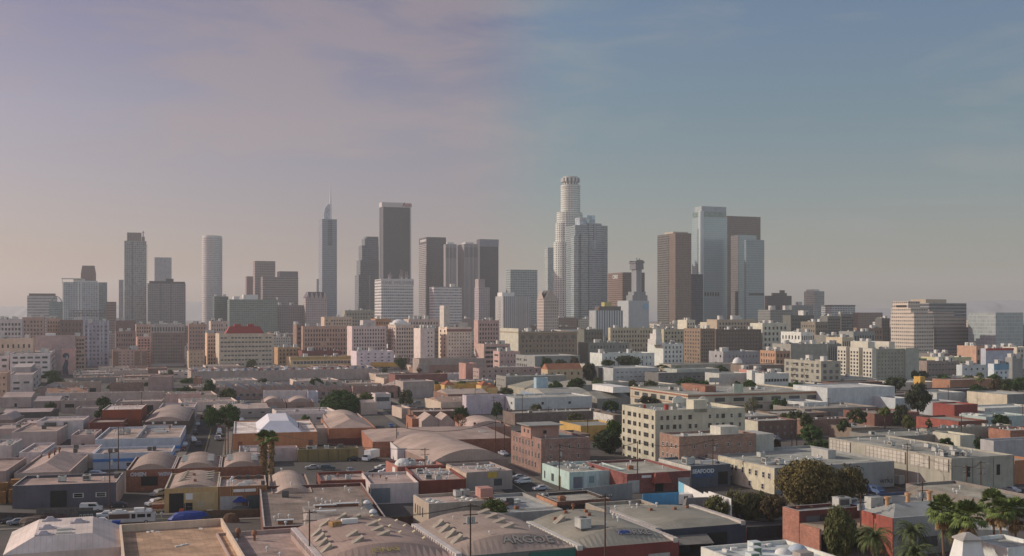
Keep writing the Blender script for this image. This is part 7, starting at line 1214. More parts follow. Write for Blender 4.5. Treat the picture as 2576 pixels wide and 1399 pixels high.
t_('Z', 1318, 1402, 148, 205, 760, 'green tree before the rose brown school block', DGREEN, seed=51); t_('Z', 1500, 1590, 148, 185, 780, 'low tree beside the far fan palm', DGREEN, 'dome', seed=52, n=900); t_('Z', 1535, 1672, 208, 275, 630, 'dark clipped tree left of the big green pair', DGREEN, 'dome', seed=53)
t_('Z', 1680, 1770, 180, 272, 630, 'brown tinged tree left of the big green one', (.085, .065, .03), seed=54); t_('Z', 1725, 1850, 162, 262, 640, 'big green rounded tree near the right edge', (.05, .075, .02), seed=55, n=3400); t_('Z', 1815, 1960, 165, 262, 650, 'big dark green tree cut by the right edge', GREEN, seed=56, n=3400)
t_('Z', 368, 548, 505, 622, 400, 'bright green tree above the round dark one', (.05, .085, .025), seed=57, n=3600, clumps=50, ls=.06); t_('Z', 412, 622, 605, 712, 384, 'wide round green tree before the concrete warehouse', (.045, .07, .022), seed=58, n=3800, clumps=60, ls=.06)
t_('Z', 624, 728, 462, 568, 432, 'slim bushy green tree beside the brown walled building', (.05, .07, .025), seed=59); t_('Z', 160, 250, 588, 710, 372, 'dark reddish tree beside the plaster annex', (.06, .04, .025), seed=60); t_('Z', 238, 284, 410, 458, 480, 'small olive tree near the dark brick building', OLIVE, seed=61, n=800)
t_('Z', 1322, 1448, 583, 645, 392, 'dark bush mass in the sunken roof yard', DGREEN, 'dome', seed=62); t_('Z', 1572, 1652, 575, 668, 388, 'dark rounded tree beside the cream walled building', DGREEN, seed=63); t_('Z', 755, 815, 452, 482, 470, 'small yellow green bush behind the brown wall', LGREEN, 'dome', seed=64, n=700); t_('Z', 232, 285, 305, 385, 540, 'dark tree at the end of the long tan building', DGREEN, seed=65, n=1200)
# the big brown green tree and its neighbours
t_('Z', 225, 690, 745, 1070, 277, 'biggest tree, wide brownish green crown in front of the cream sided building', (.12, .095, .035), seed=66, n=22000, clumps=170, ls=.034, core=.4); t_('Z', 560, 862, 790, 1072, 282, 'dark right shoulder of the biggest tree against the grey front', (.09, .075, .03), seed=67, n=12000, clumps=100, ls=.045, core=.4)
t_('Z', -60, 130, 960, 1160, 264, 'bushy brownish green tree left of the biggest tree', (.075, .072, .03), seed=68, n=8000, clumps=80, ls=.05, core=.4); t_('Z', 90, 300, 985, 1165, 262, 'shrubby tree under the biggest tree, rusty leaves showing', (.085, .062, .03), seed=69, n=8000, clumps=80, ls=.05, core=.4)
t_('Y', 1385, 1570, 990, 1145, 262, 'light green bush spilling over the curved grey roof', (.10, .10, .035), seed=70, n=4500, clumps=60, ls=.045); t_('Y', 1520, 1700, 940, 1140, 268, 'loose olive tree before the cream windowed side', (.095, .09, .035), seed=71, n=3200, clumps=60, ls=.04, core=.4); t_('Y', 1690, 1860, 960, 1130, 270, 'dense olive tree left of the rusty shrub', (.08, .078, .03), seed=72, n=5000, clumps=60, ls=.045)
t_('Z', 548, 782, 1065, 1420, 213, 'tall brown green tree in front of the red brick building', (.10, .105, .04), 'round', seed=73, n=14000, clumps=120, ls=.05, core=.4)
# clipped street rows that fill the far avenue
for k, (xx, dd) in enumerate(((1010, 980), (1045, 1000), (1128, 860))): t_('X', xx, xx + 46, 96 + k * 4, 132, dd, ('brown street tree nearest the orange billboard', 'second brown street tree on the far avenue', 'leafy street tree near the raised deck')[k], (.08, .06, .035), seed=80 + k, n=700)
# palms
def fan_frond(b, base, dirv, length, rg, m=0, droop=.3):
    """petiole plus a fan of split leaflets"""
    d = Vector(dirv).normalized(); tip = Vector(base) + d * length * .55 + Vector((0, 0, -droop * length * .12)); b.tube(base, tip, .03, .02, 3, m)
    side = d.cross(Vector((0, 0, 1))); side = side.normalized() if side.length > .1 else Vector((1, 0, 0)); up = side.cross(d)
    for k in range(9):
        a = (k - 4) / 4 * 1.25; v = (d * math.cos(a) + side * math.sin(a)); L_ = length * .5 * (1 - .12 * abs(k - 4) / 4); e = tip + v * L_ + Vector((0, 0, -droop * L_ * .55)); w = side * .13 * math.cos(a) - d * .13 * math.sin(a)
        mid = tip + v * L_ * .55 + up * .03; i = len(b.v)
        b.v += [tuple(tip), tuple(mid + w * 1.4), tuple(e), tuple(mid - w * 1.4)]; b.f.append((i, i + 1, i + 2, i + 3)); b.m.append(m)
def fan_palm_mesh(seed, R_=2.2, skirt=1.2, n=64):
    rg = random.Random(seed); b = MB()
    for k in range(n):
        a = rg.uniform(0, 6.28); e = rg.uniform(-.45, 1.45); dv = (math.cos(a) * math.cos(e), math.sin(a) * math.cos(e), math.sin(e)); fan_frond(b, (0, 0, rg.uniform(-.2, .3)), dv, R_ * rg.uniform(.8, 1.1), rg, 0, .35 + (.5 if e < .3 else 0))
    for k in range(int(26 * skirt)):
        a = rg.uniform(0, 6.28); e = rg.uniform(-1.45, -.7); z = rg.uniform(-skirt * 1.6, -.2); dv = (math.cos(a) * math.cos(e), math.sin(a) * math.cos(e), math.sin(e)); fan_frond(b, (0, 0, z), dv, R_ * rg.uniform(.55, .8), rg, 1, .6)
    return b
M_frond = foliage((.105, .14, .04), 'palm_frond'); M_dead = foliage((.24, .16, .08), 'dead_frond'); M_ptr = stucco((.20, .13, .09), .95, .3, 4, 'palm_bark')
def fan_palm(z, x, yt, d, label, R_=2.2, skirt=1.2, lean=0, seed=0, zb=0, group=None):
    X = X_of(px(z, x), d); top = h_of(py(z, yt), d) - R_ * .8; root = put('fan_palm', None, None, (X, d, 0)); tag(root, label, 'palm', group)
    b = MB(); n = 8; P = [(lean * (1 - (1 - k / n) ** 2) * -1 + lean, 0, top * k / n) for k in range(n + 1)]
    for k in range(n): b.tube(P[k], P[k + 1], .30 - .12 * k / n, .30 - .12 * (k + 1) / n, 8)
    b.obj('trunk', M_ptr, root); fan_palm_mesh(seed, R_, skirt).obj('crown', [M_frond, M_dead], root, (P[-1][0], 0, top)); return root
def date_palm(z, x, yt, d, label, R_=4.2, n=60, seed=0):
    n = int(n * 1.4)
    X = X_of(px(z, x), d); top = h_of(py(z, yt), d) - R_ * .45; root = put('date_palm', None, None, (X, d, 0)); tag(root, label, 'palm')
    MB().tube((0, 0, 0), (0, 0, top), .42, .36, 10).obj('trunk', M_ptr, root); rg = random.Random(seed); b = MB()
    for q in range(n):
        a = rg.uniform(0, 6.28); e = rg.uniform(-.35, 1.35); L_ = R_ * rg.uniform(.8, 1.1); h0 = Vector((math.cos(a), math.sin(a), 0)); P = []; p = Vector((0, 0, 0)); ang = e; m = 9
        for k in range(m + 1): P.append(p.copy()); p = p + (h0 * math.cos(ang) + Vector((0, 0, math.sin(ang)))) * L_ / m; ang -= .17 + .04 * k * .5
        sd_ = h0.cross(Vector((0, 0, 1)))
        for k in range(m): b.tube(P[k], P[k + 1], .035, .03, 3, 0)
        for k in range(1, m):
            for t in (0, .5):
                c = P[k].lerp(P[k + 1], t); fw = (P[k + 1] - P[k]).normalized(); ll = .62 * math.sin(math.pi * min(.97, (k + t) / m * .9 + .12))
                for s in (-1, 1):
                    tip = c + (sd_ * s * .8 + fw * .55 + Vector((0, 0, -.25))) * ll; w = fw * .10; i = len(b.v); b.v += [tuple(c - w), tuple(c + w), tuple(tip)]; b.f.append((i, i + 1, i + 2)); b.m.append(0 if e > -.15 else 1)
    b.obj('crown', [foliage((.10, .125, .05), 'date_palm_frond'), M_dead], root, (0, 0, top)); return root
fan_palm('W', 1815, 530, 318, 'taller of two shaggy palms with long brown skirts by the orange building', 2.7, 6.0, 0, 1); fan_palm('W', 1868, 542, 314, 'right hand shaggy palm of the pair by the orange building', 2.2, 6.5, .3, 2)
fan_palm('Z', 1345, 985, 204, 'fan palm nearest the grey hipped roof', 3.3, 1.0, .8, 3); fan_palm('Z', 1530, 1018, 199, 'fan palm leaning over the white tapering tower', 3.5, 1.0, .9, 4); fan_palm('Z', 1700, 945, 215, 'highest fan palm near the right edge', 3.4, 1.1, .3, 5); fan_palm('Z', 1752, 1005, 209, 'slender fan palm tucked behind the highest one', 2.8, .8, -.9, 6); fan_palm('Z', 1850, 998, 212, 'dark fan palm at the right edge', 3.2, 1.2, .2, 7)
fan_palm('Z', 1440, 1035, 214, 'small fan palm between two taller ones', 2.9, .8, .2, 8)
date_palm('Z', 880, 1200, 207, 'broad date palm lowest in the left of the palm group', 5.0, 70, 1); date_palm('Z', 1135, 1165, 212, 'date palm standing before the grey hipped roof', 4.4, 60, 2); date_palm('Z', 1160, 1300, 196, 'date palm nearest the bottom edge', 4.6, 60, 3); date_palm('Z', 1440, 1145, 206, 'drooping date palm behind the white tapering tower', 4.6, 70, 4)
fan_palm('Z', 1605, 138, 700, 'small distant fan palm above the orange brick wall', 3.6, .8, 0, 9)
# ------------------------------------------------------------------ poles and lines
M_pole = stucco((.085, .05, .035), .9, .3, 3, 'creosoted_wood'); M_poleg = stucco((.33, .32, .30), .6, .2, 1, 'galvanised_pole'); M_tf = stucco((.34, .35, .34), .5, .15, 2, 'transformer_casing'); M_wire = stucco((.04, .035, .03), .7, .1, 1, 'cable')
def pole(z, x, yt, d=None, yb=None, arms=1, tf=0, label='', metal=False, rz=None, group='utility poles over the warehouse district', lamp=False):
    if d is None: d = d_of(py(z, yb)) if yb else 38 * FP / (py(z, yt) - HY)
    h = h_of(py(z, yt), d); X = X_of(px(z, x), d); r = put('utility_pole' if not metal else 'lamp_post', None, None, (X, d, 0), G2 if rz is None else rz); tag(r, label, 'utility pole' if not metal else 'lamp post', group if not metal else 'metal posts')
    MB().tube((0, 0, 0), (0, 0, h), .19 if not metal else .11, .12 if not metal else .07, 8).obj('pole', M_pole if not metal else M_poleg, r)
    for k in range(arms):
        zz = h - .5 - k * 1.5; b = MB(); b.box(-1.35, 1.35, -.16, -.05, zz - .07, zz + .07)
        c = b.obj('crossarm', M_pole, r); b = MB(); [b.cyl(q, -.1, zz + .07, zz + .3, .06, n=6) for q in (-1.2, -.75, .75, 1.2)]; b.obj('insulator', M_tf, c)
    if tf:
        for k in range(tf): s = (1, -1, 1)[k]; MB().cyl(s * .5, -.1, h - 3.6, h - 2.4, .32, n=12).cyl(s * .5, -.1, h - 2.4, h - 2.3, .2, n=8).obj('transformer', M_tf, r)
    if lamp: MB().tube((0, 0, h - .1), (1.8, 0, h + .2), .05).box(1.6, 2.3, -.12, .12, h + .12, h + .26).obj('lamp_arm', M_poleg, r)
    return r, (X, d, h)
PL = {}
def P_(k, *a, **kw): PL[k] = pole(*a, **kw)[1]
P_('a', 'W', 755, 675, yb=1075, arms=1, tf=1, label='dark pole with a white transformer before the navy walled warehouse')
P_('b', 'W', 815, 505, yb=810, arms=1, label='thin pole rising from behind the nearer blue striped building'); P_('c', 'W', 852, 482, yb=645, arms=1, tf=1, label='pole with transformer at the farther blue striped building')
P_('d', 'W', 140, 480, yb=622, arms=1, label='thin pole near the left edge by the dark coolers'); P_('e', 'W', 350, 328, yb=418, arms=1, label='distant pole above the lilac roofs'); P_('f', 'W', 975, 268, yb=500, arms=1, label='thin tall pole crossing the brick red building')
P_('g', 'W', 1550, 448, yb=705, arms=1, tf=0, label='left pole of the pair beside the road trees'); P_('h', 'W', 1570, 452, yb=702, arms=0, label='right pole of the pair beside the road trees')
P_('i', 'X', 395, 1080, d=203, arms=2, label='brown pole rising from behind the yellow lettered barrel roof'); P_('j', 'X', 1503, 1035, d=192, arms=3, tf=2, label='largest pole with stacked crossarms over the outlined letters')
P_('k', 'X', 1190, 655, yb=900, arms=2, tf=1, label='pole with crossarms among the roofs of white pipes'); P_('l', 'X', 995, 498, yb=702, arms=1, tf=1, label='left of two poles over the brick barn'); P_('m', 'X', 1070, 480, yb=660, arms=0, label='bare pole right of its twin over the brick barn')
P_('n', 'X', 1676, 470, yb=705, arms=1, label='pole at the far end of the brick barn roof'); P_('o', 'X', 1737, 490, yb=705, arms=0, label='bare pole next to the red brick corner building'); P_('p', 'X', 463, 378, yb=485, arms=0, label='thin dark pole before the white walled warehouse'); P_('q', 'X', 320, 478, yb=636, arms=0, label='thin pole between orange and beige buildings')
P_('r', 'X', 1092, 348, yb=480, arms=1, label='pole above the brown gabled shed'); P_('s', 'X', 222, 585, yb=640, arms=0, label='short bare post on the orange building front'); P_('t', 'X', 1664, 300, yb=440, arms=2, label='dark pole before the white and lilac building'); P_('u', 'X', 1535, 232, yb=420, arms=0, label='thin pole by the taller yellow tower'); P_('v', 'X', 1300, 190, yb=330, arms=0, label='thin pole before the small yellow building')
P_('w', 'Y', 125, 288, yb=512, arms=1, label='pole crossing the white two storey plaster building'); P_('x', 'Y', 305, 372, yb=475, arms=2, label='short pole before the white two storey plaster building'); P_('y', 'Y', 380, 625, yb=945, arms=2, tf=1, label='pole with transformer beside the mint building'); P_('z', 'Y', 695, 968, d=192, arms=1, tf=1, label='dark nearest pole over the graffiti roof, cabinet at its top')
P_('A', 'Y', 918, 608, yb=962, arms=0, label='tall bare pole before the dark red shop'); P_('B', 'Y', 1437, 590, yb=912, arms=2, tf=1, label='pole with white transformer before the seafood store'); P_('C', 'Y', 575, 455, yb=700, arms=1, label='dark pole by the ochre yellow building'); P_('D', 'Y', 522, 440, yb=560, arms=1, label='thin pole behind the roof house of the corner building'); P_('E', 'Y', 928, 1022, d=262, arms=1, label='low cross shaped pole above the plain grey roof')
P_('F', 'Z', 1105, 618, yb=962, arms=2, label='tall plain pole before the concrete annex'); P_('G', 'Z', 750, 578, yb=708, arms=1, label='left pole of two before the gridded sunlit side'); P_('H', 'Z', 828, 568, yb=712, arms=1, label='right pole of two before the gridded sunlit side'); P_('I', 'Z', 1514, 772, yb=1012, arms=2, label='thick pole before the grey front of the concrete warehouse')
P_('J', 'Z', 1612, 742, yb=1016, arms=3, tf=1, label='crowded pole beside the metal mast near the right edge'); P_('K', 'Z', 785, 965, d=232, arms=2, tf=2, label='pole loaded with transformers over the red brick building'); P_('L', 'Z', 1210, 885, d=238, arms=2, tf=2, label='pole with pale transformers before the orange chimneys')
P_('M', 'Z', 345, 458, yb=722, arms=1, tf=0, label='right pole of two by the bright green tree'); P_('N', 'Z', 312, 460, yb=722, arms=0, label='left pole of two by the bright green tree'); P_('O', 'Z', 1478, 428, yb=652, arms=1, label='thin pole before the red sided building'); P_('Q', 'Z', 565, 308, yb=432, arms=1, label='thin pole before the large white warehouse'); P_('R', 'Z', 1388, 222, yb=382, arms=1, label='distant pole right of the shaggy dark tree'); P_('S', 'Z', 1078, 360, yb=520, arms=0, label='thin pole near the olive tree')
P_('T', 'Z', 1355, 760, yb=990, arms=0, metal=True, label='thin pale metal post before the concrete warehouse'); P_('U', 'Z', 1180, 768, yb=955, arms=0, metal=True, lamp=True, label='grey lamp post before the gridded concrete annex'); P_('V', 'Z', 1628, 768, yb=1016, arms=0, metal=True, lamp=True, label='pale metal mast beside the crowded pole'); P_('W', 'B', 1785, 1160, d=900, arms=0, metal=True, lamp=True, label='very tall pale flood light mast by the parking structure'); P_('X', 'C', 380, 925, d=1150, arms=0, metal=True, lamp=True, label='tall white mast rising behind the brown loft')
P_('Y', 'Z', 1900, 355, yb=500, arms=1, label='pole at the right edge above the pale roofs'); P_('Z', 'Z', 1512, 360, yb=450, arms=1, label='short pole before the scarlet walls')
def line(label, a, c, sag=1.2, n=3, gap=.75):
    A, B_ = Vector(PL[a]), Vector(PL[c]); b = MB(); dv = (B_ - A); sd_ = Vector((-dv.y, dv.x, 0)).normalized()
    for w in range(n):
        o = sd_ * (w - (n - 1) / 2) * gap; pr = None
        for k in range(9):
            t = k / 8; p = A.lerp(B_, t) + o + Vector((0, 0, -.35 - sag * 4 * t * (1 - t)))
            if pr is not None: b.tube(pr, p, .032, .032, 3)
            pr = p
    tag(b.obj('power_line', M_wire), label, 'power line', 'overhead lines')
line('overhead lines from the yellow lettered roof pole to the outlined letters pole', 'i', 'j', 1.5); line('overhead lines over the barrel roofs joining the two nearest poles', 'j', 'z', 1.5); line('overhead lines past the navy warehouse to the striped building', 'a', 'b', 1.2); line('overhead lines above the brick red building', 'c', 'f', 1.5); line('overhead lines along the brick barn', 'l', 'n', 2.5); line('overhead lines before the mint building and dark red shop', 'y', 'A', 1.5)
line('overhead lines from the dark red shop to the seafood store', 'A', 'B', 1.5); line('overhead lines before the concrete annex to the thick pole', 'F', 'I', 2); line('overhead lines joining the thick and crowded poles', 'I', 'J', .8); line('overhead lines from the transformers over the brick building to the chimneys', 'K', 'L', 1.2); line('overhead lines between the pipes roof pole and the nearest road pole', 'k', 'g', 3); line('overhead lines crossing by the corner building', 'y', 'C', 2)
# ------------------------------------------------------------------ vehicles
M_tyre = stucco((.02, .02, .02), .8, .1, 3, 'rubber'); M_cg = glassy((.02, .022, .026), .08); M_rim = stucco((.35, .35, .36), .4, .1, 3, 'wheel_rim'); M_lamp = stucco((.6, .58, .5), .2, .05, 3, 'headlight_lens'); M_tail = stucco((.35, .03, .02), .3, .05, 3, 'tail_light_lens')
PROF = dict(
    sedan=(4.6, 1.8, [(0, .35), (0, .75), (.25, .92), (1.25, 1.0), (1.9, 1.42), (3.2, 1.44), (3.95, 1.05), (4.5, .98), (4.6, .7), (4.6, .35)], [(1.35, 1.02), (1.95, 1.38), (3.15, 1.40), (3.85, 1.06)]),
    suv=(4.8, 1.9, [(0, .4), (0, .95), (.3, 1.08), (1.3, 1.15), (1.9, 1.75), (4.4, 1.78), (4.75, 1.15), (4.8, .4)], [(1.45, 1.17), (1.97, 1.68), (4.3, 1.70), (4.6, 1.18)]),
    pickup=(5.4, 1.9, [(0, .45), (0, 1.0), (.3, 1.12), (1.5, 1.2), (2.05, 1.78), (3.4, 1.78), (3.55, 1.2), (5.35, 1.2), (5.4, .5)], [(1.62, 1.22), (2.1, 1.7), (3.35, 1.7), (3.42, 1.22)]),
    van=(5.4, 2.0, [(0, .45), (0, 1.1), (.9, 1.3), (1.5, 2.1), (5.2, 2.15), (5.4, 1.9), (5.4, .45)], [(1.0, 1.35), (1.52, 2.0), (3.3, 2.02), (3.3, 1.4)]))
VM = {}
def vehicle_mesh(kind, col):
    k = (kind, col)
    if k in VM: return VM[k]
    L_, W, prof, gl = PROF[kind]; pm = stucco(col, .35, .08, .8, 'car_paint', .5); n = len(prof)
    def inset(z): return 0 if z < 1.05 else min(.22, (z - 1.05) * .42)
    V = [(x - L_ / 2, -W / 2 + inset(z), z) for x, z in prof] + [(x - L_ / 2, W / 2 - inset(z), z) for x, z in prof]; F = [tuple(range(n)), tuple(range(2 * n - 1, n - 1, -1))]
    for i in range(n): j = (i + 1) % n; F.append((j, i, n + i, n + j))
    body = mesh_of('body', V, F, pm)
    b = MB(); m = len(gl)
    for s in (-1, 1): b.poly([(x - L_ / 2, s * (W / 2 - inset(z) + .012), z) for x, z in (gl if s > 0 else gl[::-1])])
    (x0, z0), (x1, z1) = gl[0], gl[1]; b.poly([(x0 - L_ / 2 - .06, -W / 2 + .18, z0), (x1 - L_ / 2 - .06, -W / 2 + .25, z1), (x1 - L_ / 2 - .06, W / 2 - .25, z1), (x0 - L_ / 2 - .06, W / 2 - .18, z0)])
    (x0, z0), (x1, z1) = gl[-1], gl[-2]; b.poly([(x0 - L_ / 2 + .07, W / 2 - .18, z0), (x1 - L_ / 2 + .07, W / 2 - .25, z1), (x1 - L_ / 2 + .07, -W / 2 + .25, z1), (x0 - L_ / 2 + .07, -W / 2 + .18, z0)])
    glass = mesh_of('window', b.v, b.f, M_cg, b.m)
    b = MB(); b.tube((0, -.11, 0), (0, .11, 0), .33, .33, 14, 0); b.tube((0, -.125, 0), (0, .125, 0), .18, .18, 10, 1); wheel = mesh_of('wheel', b.v, b.f, [M_tyre, M_rim], b.m)
    b = MB(); b.box(-.03, .03, -.17, .17, -.08, .08); lamp = mesh_of('headlight', b.v, b.f, M_lamp, b.m); tail = mesh_of('tail_light', b.v, b.f, M_tail, b.m)
    VM[k] = (L_, W, body, glass, wheel, lamp, tail, prof[1][1]); return VM[k]
def vehicle(kind, col, loc, rz, label, cat='car', name=None, group=None, simple=False, s=1.0):
    L_, W, body, glass, wheel, lamp, tail, zh = vehicle_mesh(kind, col); r = put(name or {'sedan': 'parked_car', 'suv': 'parked_car', 'pickup': 'pickup_truck', 'van': 'van'}[kind], None, None, loc, rz); tag(r, label, cat, group); r.scale = (s, s, s)
    put('body', body, r); put('window', glass, r)
    for x in (-L_ * .31, L_ * .31):
        for y in (-W / 2 + .08, W / 2 - .08): put('wheel', wheel, r, (x, y, .33))
    if not simple:
        for y in (-W * .36, W * .36): put('headlight', lamp, r, (-L_ / 2 - .01, y, zh - .15)); put('tail_light', tail, r, (L_ / 2 + .01, y, .85))
    return r
Wc = (.60, .60, .60); Sc = (.40, .41, .43)
def at(z, x, y, h=0): p = gnd(z, x, y, h); return p
vehicle('van', (.52, .50, .48), at('W', 628, 1090), math.pi + G1, 'white panel van parked along the navy wall', 'van'); vehicle('pickup', Wc, at('W', 735, 1136), G1, 'white pickup truck ahead of the brown striped motorhome', 'pickup truck'); vehicle('sedan', Sc, at('W', 1435, 1124), G1, 'silver coupe parked in front of the yellow ochre workshop', 'car')
vehicle('pickup', (.50, .50, .50), at('W', 700, 1186), math.pi + G1, 'small white pickup beside the blue bin', 'pickup truck'); vehicle('suv', (.42, .42, .42), at('W', 1060, 1050), 1.0, 'silver car with bright lights at the workshop corner', 'car'); vehicle('suv', (.32, .32, .30), at('W', 1085, 985), 1.2, 'dull grey car behind the silver one by the workshop', 'car')
vehicle('suv', (.40, .44, .52), at('W', 672, 848), math.pi, 'white and blue station wagon half hidden behind the navy warehouse roof', 'car'); vehicle('suv', (.035, .06, .07), at('X', 520, 806), math.pi + G1, 'dark green off road car in front of the olive building', 'car'); vehicle('sedan', (.02, .025, .03), at('X', 700, 742), G1, 'black car tucked under the olive wall', 'car'); vehicle('sedan', (.45, .44, .40), at('X', 895, 798), G1 + .3, 'pale car nosing round the red and white wall', 'car'); vehicle('sedan', (.35, .34, .33), at('X', 415, 800), G1, 'light grey car behind the cream barrel roof', 'car'); vehicle('sedan', (.06, .06, .07), at('X', 848, 828), G1, 'dark car at the white fronted workshop', 'car')
vehicle('sedan', (.10, .02, .02), at('W', 1262, 672), G1 + math.pi / 2, 'dark red car parked beside the striped buildings', 'car'); vehicle('suv', (.55, .55, .56), at('Y', 128, 900), G1 + .2, 'white off road car in the lot below the red brick corner building', 'car'); vehicle('sedan', (.42, .43, .45), at('Y', 250, 945), G2 + .1, 'grey white pickup like car at the mint building corner', 'car'); vehicle('sedan', (.30, .31, .33), at('Y', 100, 868), G1, 'grey car partly behind the white off road car', 'car')
vehicle('sedan', (.03, .03, .035), at('W', 60, 1172), G1, 'black car in the dark yard at the left edge', 'car'); vehicle('sedan', (.22, .23, .26), at('W', 118, 1180), G1 + .2, 'grey car with a glinting windscreen in the dark yard', 'car'); vehicle('sedan', (.03, .03, .035), at('W', 812, 1062), G1, 'black car in the shade beside the navy end wall', 'car')
for k, (y, xo) in enumerate(((600, 1505), (575, 1508), (548, 1510), (520, 1512), (480, 1512), (640, 1275), (560, 1345), (500, 1362), (450, 1395), (400, 1420), (345, 1430))):
    c = (Wc, (.03, .03, .04), Sc, (.12, .03, .03), (.05, .07, .12))[k % 5]; cn = ('white', 'black', 'silver', 'dark red', 'navy')[k % 5]
    vehicle('sedan' if k % 2 else 'suv', c, at('W', xo, y), G1 + math.pi / 2, f'{cn} car at the {"right" if xo > 1450 and y > 460 else "left"} kerb of the straight street, ' + ('nearest', 'second', 'third', 'fourth', 'fifth', 'level with the striped buildings', 'beyond the striped buildings', 'by the open carport', 'by the lilac corner building', 'under the far trees', 'farthest up')[k], 'car', group='cars parked along the street', simple=True)
# deck of cars along the far edge of the low district
B = bld('X', -420, 860, 128, 'very long flat deck building with cars parked all along its roof', d=800, h=8, dep=34, wall=(.36, .31, .29), roof=(.26, .24, .22), par=.6, short='long rooftop car park', name='parking_structure', cat='parking structure')
rg = random.Random(5); cols = [(Wc, 'white'), (Sc, 'silver'), ((.05, .05, .06), 'black'), ((.15, .16, .17), 'grey'), ((.25, .05, .04), 'red'), ((.06, .10, .2), 'blue')]
PAL = dict(sedan='saloon', suv='tall car', van='van')
for k in range(46):
    u = (k + .5) / 46; c, cn = rg.choice(cols); kd = rg.choice(('sedan', 'suv', 'sedan', 'van')); row = k % 2; x, y = u * B.w, 5 + row * 11; p = Vector(B.P + (0,)) + Vector((math.cos(B.ang) * x - math.sin(B.ang) * y, math.sin(B.ang) * x + math.cos(B.ang) * y, B.dk))
    vehicle(kd, c, p, B.ang + math.pi / 2 + rg.uniform(-.1, .1), f'{cn} {PAL[kd]} on the long rooftop car park', 'car' if kd != 'van' else 'van', group='vehicles on the long rooftop car park', simple=True)
# box truck
def truck(loc, rz, label, s=1):
    r = put('box_truck', None, None, loc, rz); tag(r, label, 'truck'); r.scale = (s, s, s)
    MB().box(-1.6, 4.0, -1.2, 1.2, .9, 3.5).obj('cargo_box', M_white, r); b = MB(); b.box(-3.3, -1.65, -1.05, 1.05, .5, 1.4); b.frus(-2.9, -1.65, -1.0, 1.0, 1.403, 2.3, .18); b.obj('cab', stucco((.5, .52, .56), .4, .05, 1), r); MB().box(-3.0, -2.86, -.85, .85, 1.5, 2.2).obj('windscreen', M_cg, r); MB().box(-1.6, 4, -.5, .5, .5, .895).obj('chassis', M_tyre, r)
    for x in (-2.5, 2.9):
        for y in (-1.0, 1.0): put('wheel', VM[('sedan', Sc)][4], r, (x, y, .45), 0, (1.35, 1.2, 1.35))
truck(at('X', 812, 742), 1.15, 'white box truck parked beside the olive walled building', 1.05)
# motorhome
r = put('motorhome', None, None, at('W', 905, 1172), G1); tag(r, 'long white motorhome with brown stripe and things strapped on its roof', 'motorhome')
b = MB(); b.box(-5.2, 4.6, -1.15, 1.15, .45, 2.75); b.frus(4.6, 5.5, -1.15, 1.15, .45, 2.3, .0, 0); b.obj('body', stucco((.48, .44, .40), .5), r); MB().box(-5.0, -.3, -1.19, -1.153, 1.35, 2.45).obj('brown_panel', stucco((.10, .055, .035), .6), r); MB().box(.1, 1.0, -1.19, -1.153, 1.3, 2.4).box(1.4, 3.2, -1.19, -1.153, 1.5, 2.3).box(3.6, 4.5, -1.19, -1.153, 1.5, 2.3).obj('window', M_cg, r); MB().box(-4.4, -1.2, -.7, .7, 2.753, 3.1).box(-3.6, -2.2, -.5, .5, 3.103, 3.4).obj('roof_rack', M_vent, r); MB().box(.6, 2.9, -.8, .8, 2.753, 3.6).obj('roof_box', M_white, r); MB().frus(3.0, 4.8, -.7, .7, 2.753, 3.3, .4).obj('roof_boat', M_white, r)
for x in (-3.4, 3.4):
    for y in (-1.05, 1.05): put('wheel', VM[('sedan', Sc)][4], r, (x, y, .42), 0, (1.25, 1.1, 1.25))
# props of the yard
def blob(label, z, x, y, sx, sy, sz, mat, cat, name, rz=0, sub='round'):
    rg = random.Random(int(x + y)); b = MB(); n = 10; rings = 5; V = []
    for j in range(rings):
        t = j / (rings - 1); rr = math.cos(t * 1.35) ** .7 if t < 1 else .18
        V.append([(sx * rr * math.cos(6.283 * k / n) * rg.uniform(.9, 1.1), sy * rr * math.sin(6.283 * k / n) * rg.uniform(.9, 1.1), sz * math.sin(t * 1.5)) for k in range(n)])
    for j in range(rings - 1):
        for k in range(n): b.poly([V[j][k], V[j][(k + 1) % n], V[j + 1][(k + 1) % n], V[j + 1][k]])
    b.poly(V[-1]); o = b.obj(name, mat, None, at(z, x, y), rz); return tag(o, label, cat)
Mblue = stucco((.02, .045, .20), .6, .2, 1, 'blue_tarpaulin')
blob('large blue tarpaulin shelter on the pavement before the workshop', 'W', 1305, 1168, 5.0, 2.2, 2.8, Mblue, 'tarpaulin', 'tarpaulin_shelter', G1); blob('brown heap of bags left of the large blue shelter', 'W', 1222, 1172, 1.6, 1.3, 2.0, stucco((.12, .10, .08), .9), 'heap', 'heap'); blob('dark heap of goods right of the large blue shelter', 'W', 1410, 1168, 2.2, 1.3, 1.6, stucco((.05, .05, .05), .9), 'heap', 'heap')
blob('dark covered heap under the small blue canopy', 'W', 1665, 1095, 3.0, 1.6, 1.5, stucco((.07, .08, .075), .9), 'heap', 'heap'); blob('heap of brown boards by the brown patched fence', 'W', 1590, 1165, 2.0, 1.0, 2.2, stucco((.14, .08, .05), .9), 'heap', 'heap'); blob('pile of crates and sacks in the dark yard', 'W', 220, 1185, 3.2, 1.6, 2.0, stucco((.13, .10, .08), .9, .5, 2), 'heap', 'heap'); blob('dark pile of scrap left of the graffiti gate', 'W', 330, 1170, 5, 1.8, 2.4, stucco((.07, .045, .04), .9, .5, 2), 'heap', 'heap')
